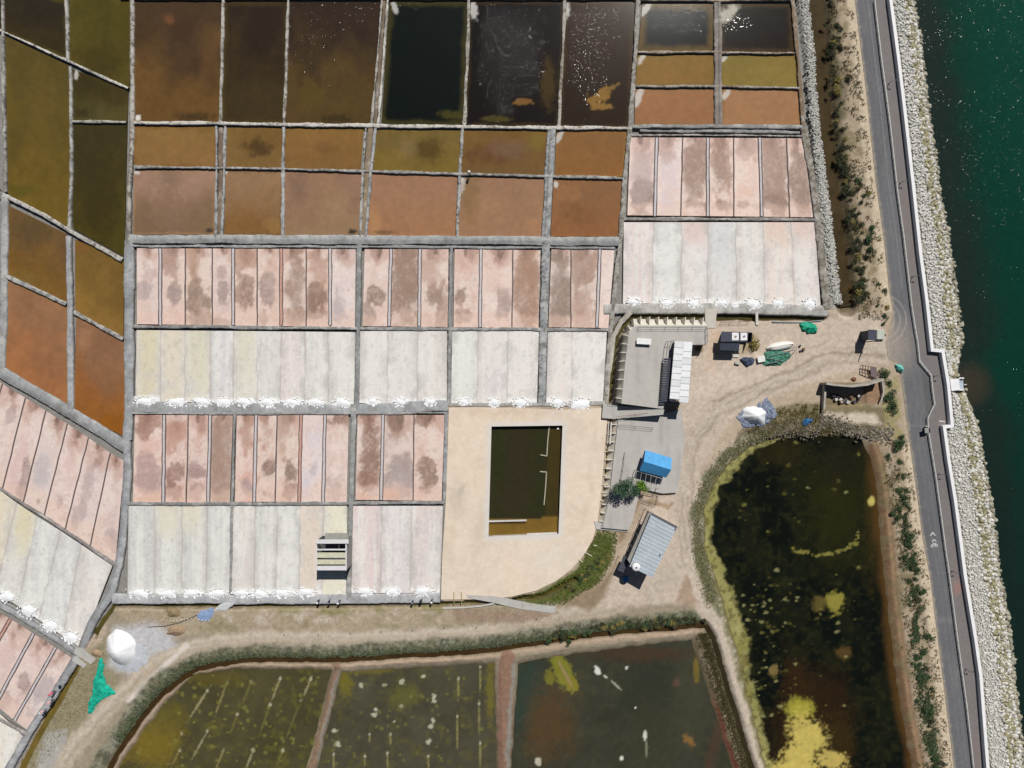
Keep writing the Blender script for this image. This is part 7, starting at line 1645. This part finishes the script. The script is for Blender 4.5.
# hose
o = MB().tube([P(148, 627, .12), P(165, 626, .12), P(180, 622.5, .12), P(197, 615, .12)], .07).build('hose', mat('dark_hose', (90, 88, 86), .6, bdist=0)); props(o, 'dark hose running to the pale blue tarpaulin', 'hose')
heap(174, 612.5, 8, 4.5, .5, 'soil_mound', 'brown soil mound by the ditch, left of the blue tarpaulin', m=mat('brown_soil', (144, 126, 96), .95, ((2, .75, 1.15, 4),), bdist=.05), cat='mound')
heap(176, 630, 11, 5.5, .8, 'soil_mound', 'rust brown soil mound above the dirt track, below the hose', m=mat('rusty_soil', (164, 140, 114), .95, ((2, .75, 1.15, 4),), bdist=.05), cat='mound', rot=.1)
heap(97, 653, 7, 3.5, .5, 'soil_mound', 'reddish brown soil mound at the head of the teal net', m=mat('rusty_soil', (176, 140, 104), .95), cat='mound', rot=-.3)

# ------------------------------------------------------------------ people
def skin_body(name, verts, edges, mslots, matfn, par):
    """verts: list of (co, radius); body grown with the Skin modifier then baked"""
    me = bpy.data.meshes.new(name); me.from_pydata([v[0] for v in verts], edges, []); o = bpy.data.objects.new(name, me); C.objects.link(o)
    md = o.modifiers.new('s', 'SKIN'); md.use_smooth_shade = True
    for sv, v in zip(me.skin_vertices[0].data, verts): sv.radius = (v[1], v[1]); 
    me.skin_vertices[0].data[0].use_root = True
    sb = o.modifiers.new('d', 'SUBSURF'); sb.levels = 1; sb.render_levels = 1
    bpy.context.view_layer.update()
    dg = bpy.context.evaluated_depsgraph_get(); nm = bpy.data.meshes.new_from_object(o.evaluated_get(dg)); o.modifiers.clear(); o.data = nm; nm.name = name
    nm.materials.clear()
    for m in mslots: nm.materials.append(m)
    for p in nm.polygons: p.material_index = matfn(p.center); p.use_smooth = True
    o.parent = par; return o
SKIN = mat('skin', (196, 150, 122), .6, bdist=0)
def person(px, py, z, face, label, shirt, trouser, hat, bend=0.0, tool=False, group=None):
    t = thing('person', label, 'person', (0, 0, 0), group)
    b = bend; hip = .92; 
    def up(h, side=0, fwd=0):    # point on the bent upper body
        return (side, fwd+math.sin(b)*(h-hip), hip+math.cos(b)*(h-hip))
    V = [((0, 0, hip), .15), (up(1.15), .13), (up(1.36), .15), (up(1.48), .06), (up(1.58, 0, .01), .085), (up(1.68, 0, .01), .09), (up(1.76), .05),
         ((.10, 0, .85), .10), ((.12, .05, .47), .07), ((.12, .0, .08), .045), ((.12, .14, .04), .04),
         ((-.10, 0, .85), .10), ((-.12, -.06, .47), .07), ((-.12, -.16, .08), .045), ((-.12, -.02, .04), .04),
         (up(1.38, .2), .06), (up(1.12, .28, .06), .045), (up(.98, .24, .28), .035), (up(.96, .23, .36), .03),
         (up(1.38, -.2), .06), (up(1.12, -.28, .06), .045), (up(.98, -.22, .28), .035), (up(.96, -.2, .36), .03)]
    E = [(0, 1), (1, 2), (2, 3), (3, 4), (4, 5), (5, 6), (0, 7), (7, 8), (8, 9), (9, 10), (0, 11), (11, 12), (12, 13), (13, 14), (2, 15), (15, 16), (16, 17), (17, 18), (2, 19), (19, 20), (20, 21), (21, 22)]
    head = Vector(up(1.62)); hl, hr = Vector(V[18][0]), Vector(V[22][0]); axis = Vector((0, math.sin(b), math.cos(b)))
    def mf(c):
        c = Vector(c)
        if (c-hl).length < .14 or (c-hr).length < .14: return 0
        if (c-Vector((0, 0, hip))).dot(axis) > .52 and abs(c.x) < .14: return 0
        if c.z > hip-.02 or (c-Vector((0, 0, hip))).dot(axis) > 0: return 1
        return 2
    skin_body('body', V, E, [SKIN, shirt, trouser], mf, t)
    hc = Vector(up(1.70)); 
    mbh = MB(); mbh.tube([hc, hc+axis*.03, hc+axis*.05, hc+axis*.15, hc+axis*.17], [.27, .25, .13, .11, .04], 16); mbh.build('hat', hat, t, True)
    face_m = mat('eye', (40, 32, 30), .4, bdist=0); fc = Vector(up(1.62)); fw = Vector((0, math.cos(b), -math.sin(b)))
    eb = MB(); 
    for sx in (-.035, .035): eb.box(fc+fw*.088+Vector((sx, 0, 0)), (.02, .01, .01))
    eb.build('eyes', face_m, t)
    if tool:
        hnd = Vector(V[18][0]); st = MB().tube([hnd+Vector((-.05, -.5, .45)), hnd, hnd+Vector((0, .9, -.85))], .02, 5).build('rake_handle', mat('pale_timber', (214, 206, 186), .8), None)
        rk_ = MB().beam(hnd+Vector((-.3, .9, -.85)), hnd+Vector((.3, .9, -.85)), .05, .1); th2 = st; props(th2, label and 'rake with a pale handle held by the ' + ('worker' if True else ''), 'rake')
    c = P(px, py, z+1.5); t.location = (P(px, py, z).x, P(px, py, z).y, z); t.rotation_euler = (0, 0, face); return t
white = mat('white_cloth', (236, 236, 232), .8, bdist=0); navy = mat('navy_cloth', (44, 50, 70), .85, bdist=0); blackc = mat('black_cloth', (34, 34, 40), .85, bdist=0); pinkc = mat('pink_cloth', (226, 96, 120), .8, bdist=0); palep = mat('pale_pink_cloth', (226, 170, 180), .8, bdist=0); greyc = mat('grey_cloth', (120, 124, 136), .85, bdist=0)
person(469.5, 174.3, .08, 2.6, 'person in dark clothes and white hat on the dike between brine ponds', navy, blackc, white)
person(2.5, 191, .03, 1.2, 'person in dark clothes and pale hat at the left edge dike junction', blackc, navy, palep, .5)
person(319.4, 599.5, .0, 3.0, 'person in white hat, leftmost of three on the dike below the hut', navy, blackc, white, .25)
person(329.8, 600, .0, 3.4, 'person in grey hat, middle of three on the dike below the hut', blackc, navy, greyc, .2)
person(340.2, 599.8, .0, 2.8, 'person in white hat and grey top, rightmost of three below the hut', greyc, navy, white, .35)
person(413.2, 600, .0, 3.3, 'person in grey hat, leftmost of three on the dike near the yard', navy, blackc, greyc, .2)
person(421.8, 598.5, .0, 2.9, 'person in black hat, middle of three on the dike near the yard', blackc, blackc, blackc, .2)
person(432.2, 599, .0, 3.2, 'person in white hat, rightmost of three on the dike near the yard', navy, navy, white, .3)
person(55.8, 690.5, .0, 2.1, 'person in a bright pink top and hat, uppermost of three on the winding dike', pinkc, navy, pinkc, .45)
person(53.6, 699, .0, 2.4, 'person in a pale pink top, middle of three on the winding dike', palep, blackc, palep, .45)
person(46.6, 708.5, .0, 2.2, 'person in white hat and pale pink top, lowest of three on the winding dike', palep, greyc, white, .45)
o = MB().tube([P(60, 688, .05), P(59.4, 686, .5)], [.22, .25], 12).build('bucket', navy); props(o, 'small dark bucket beside the person in bright pink', 'bucket')
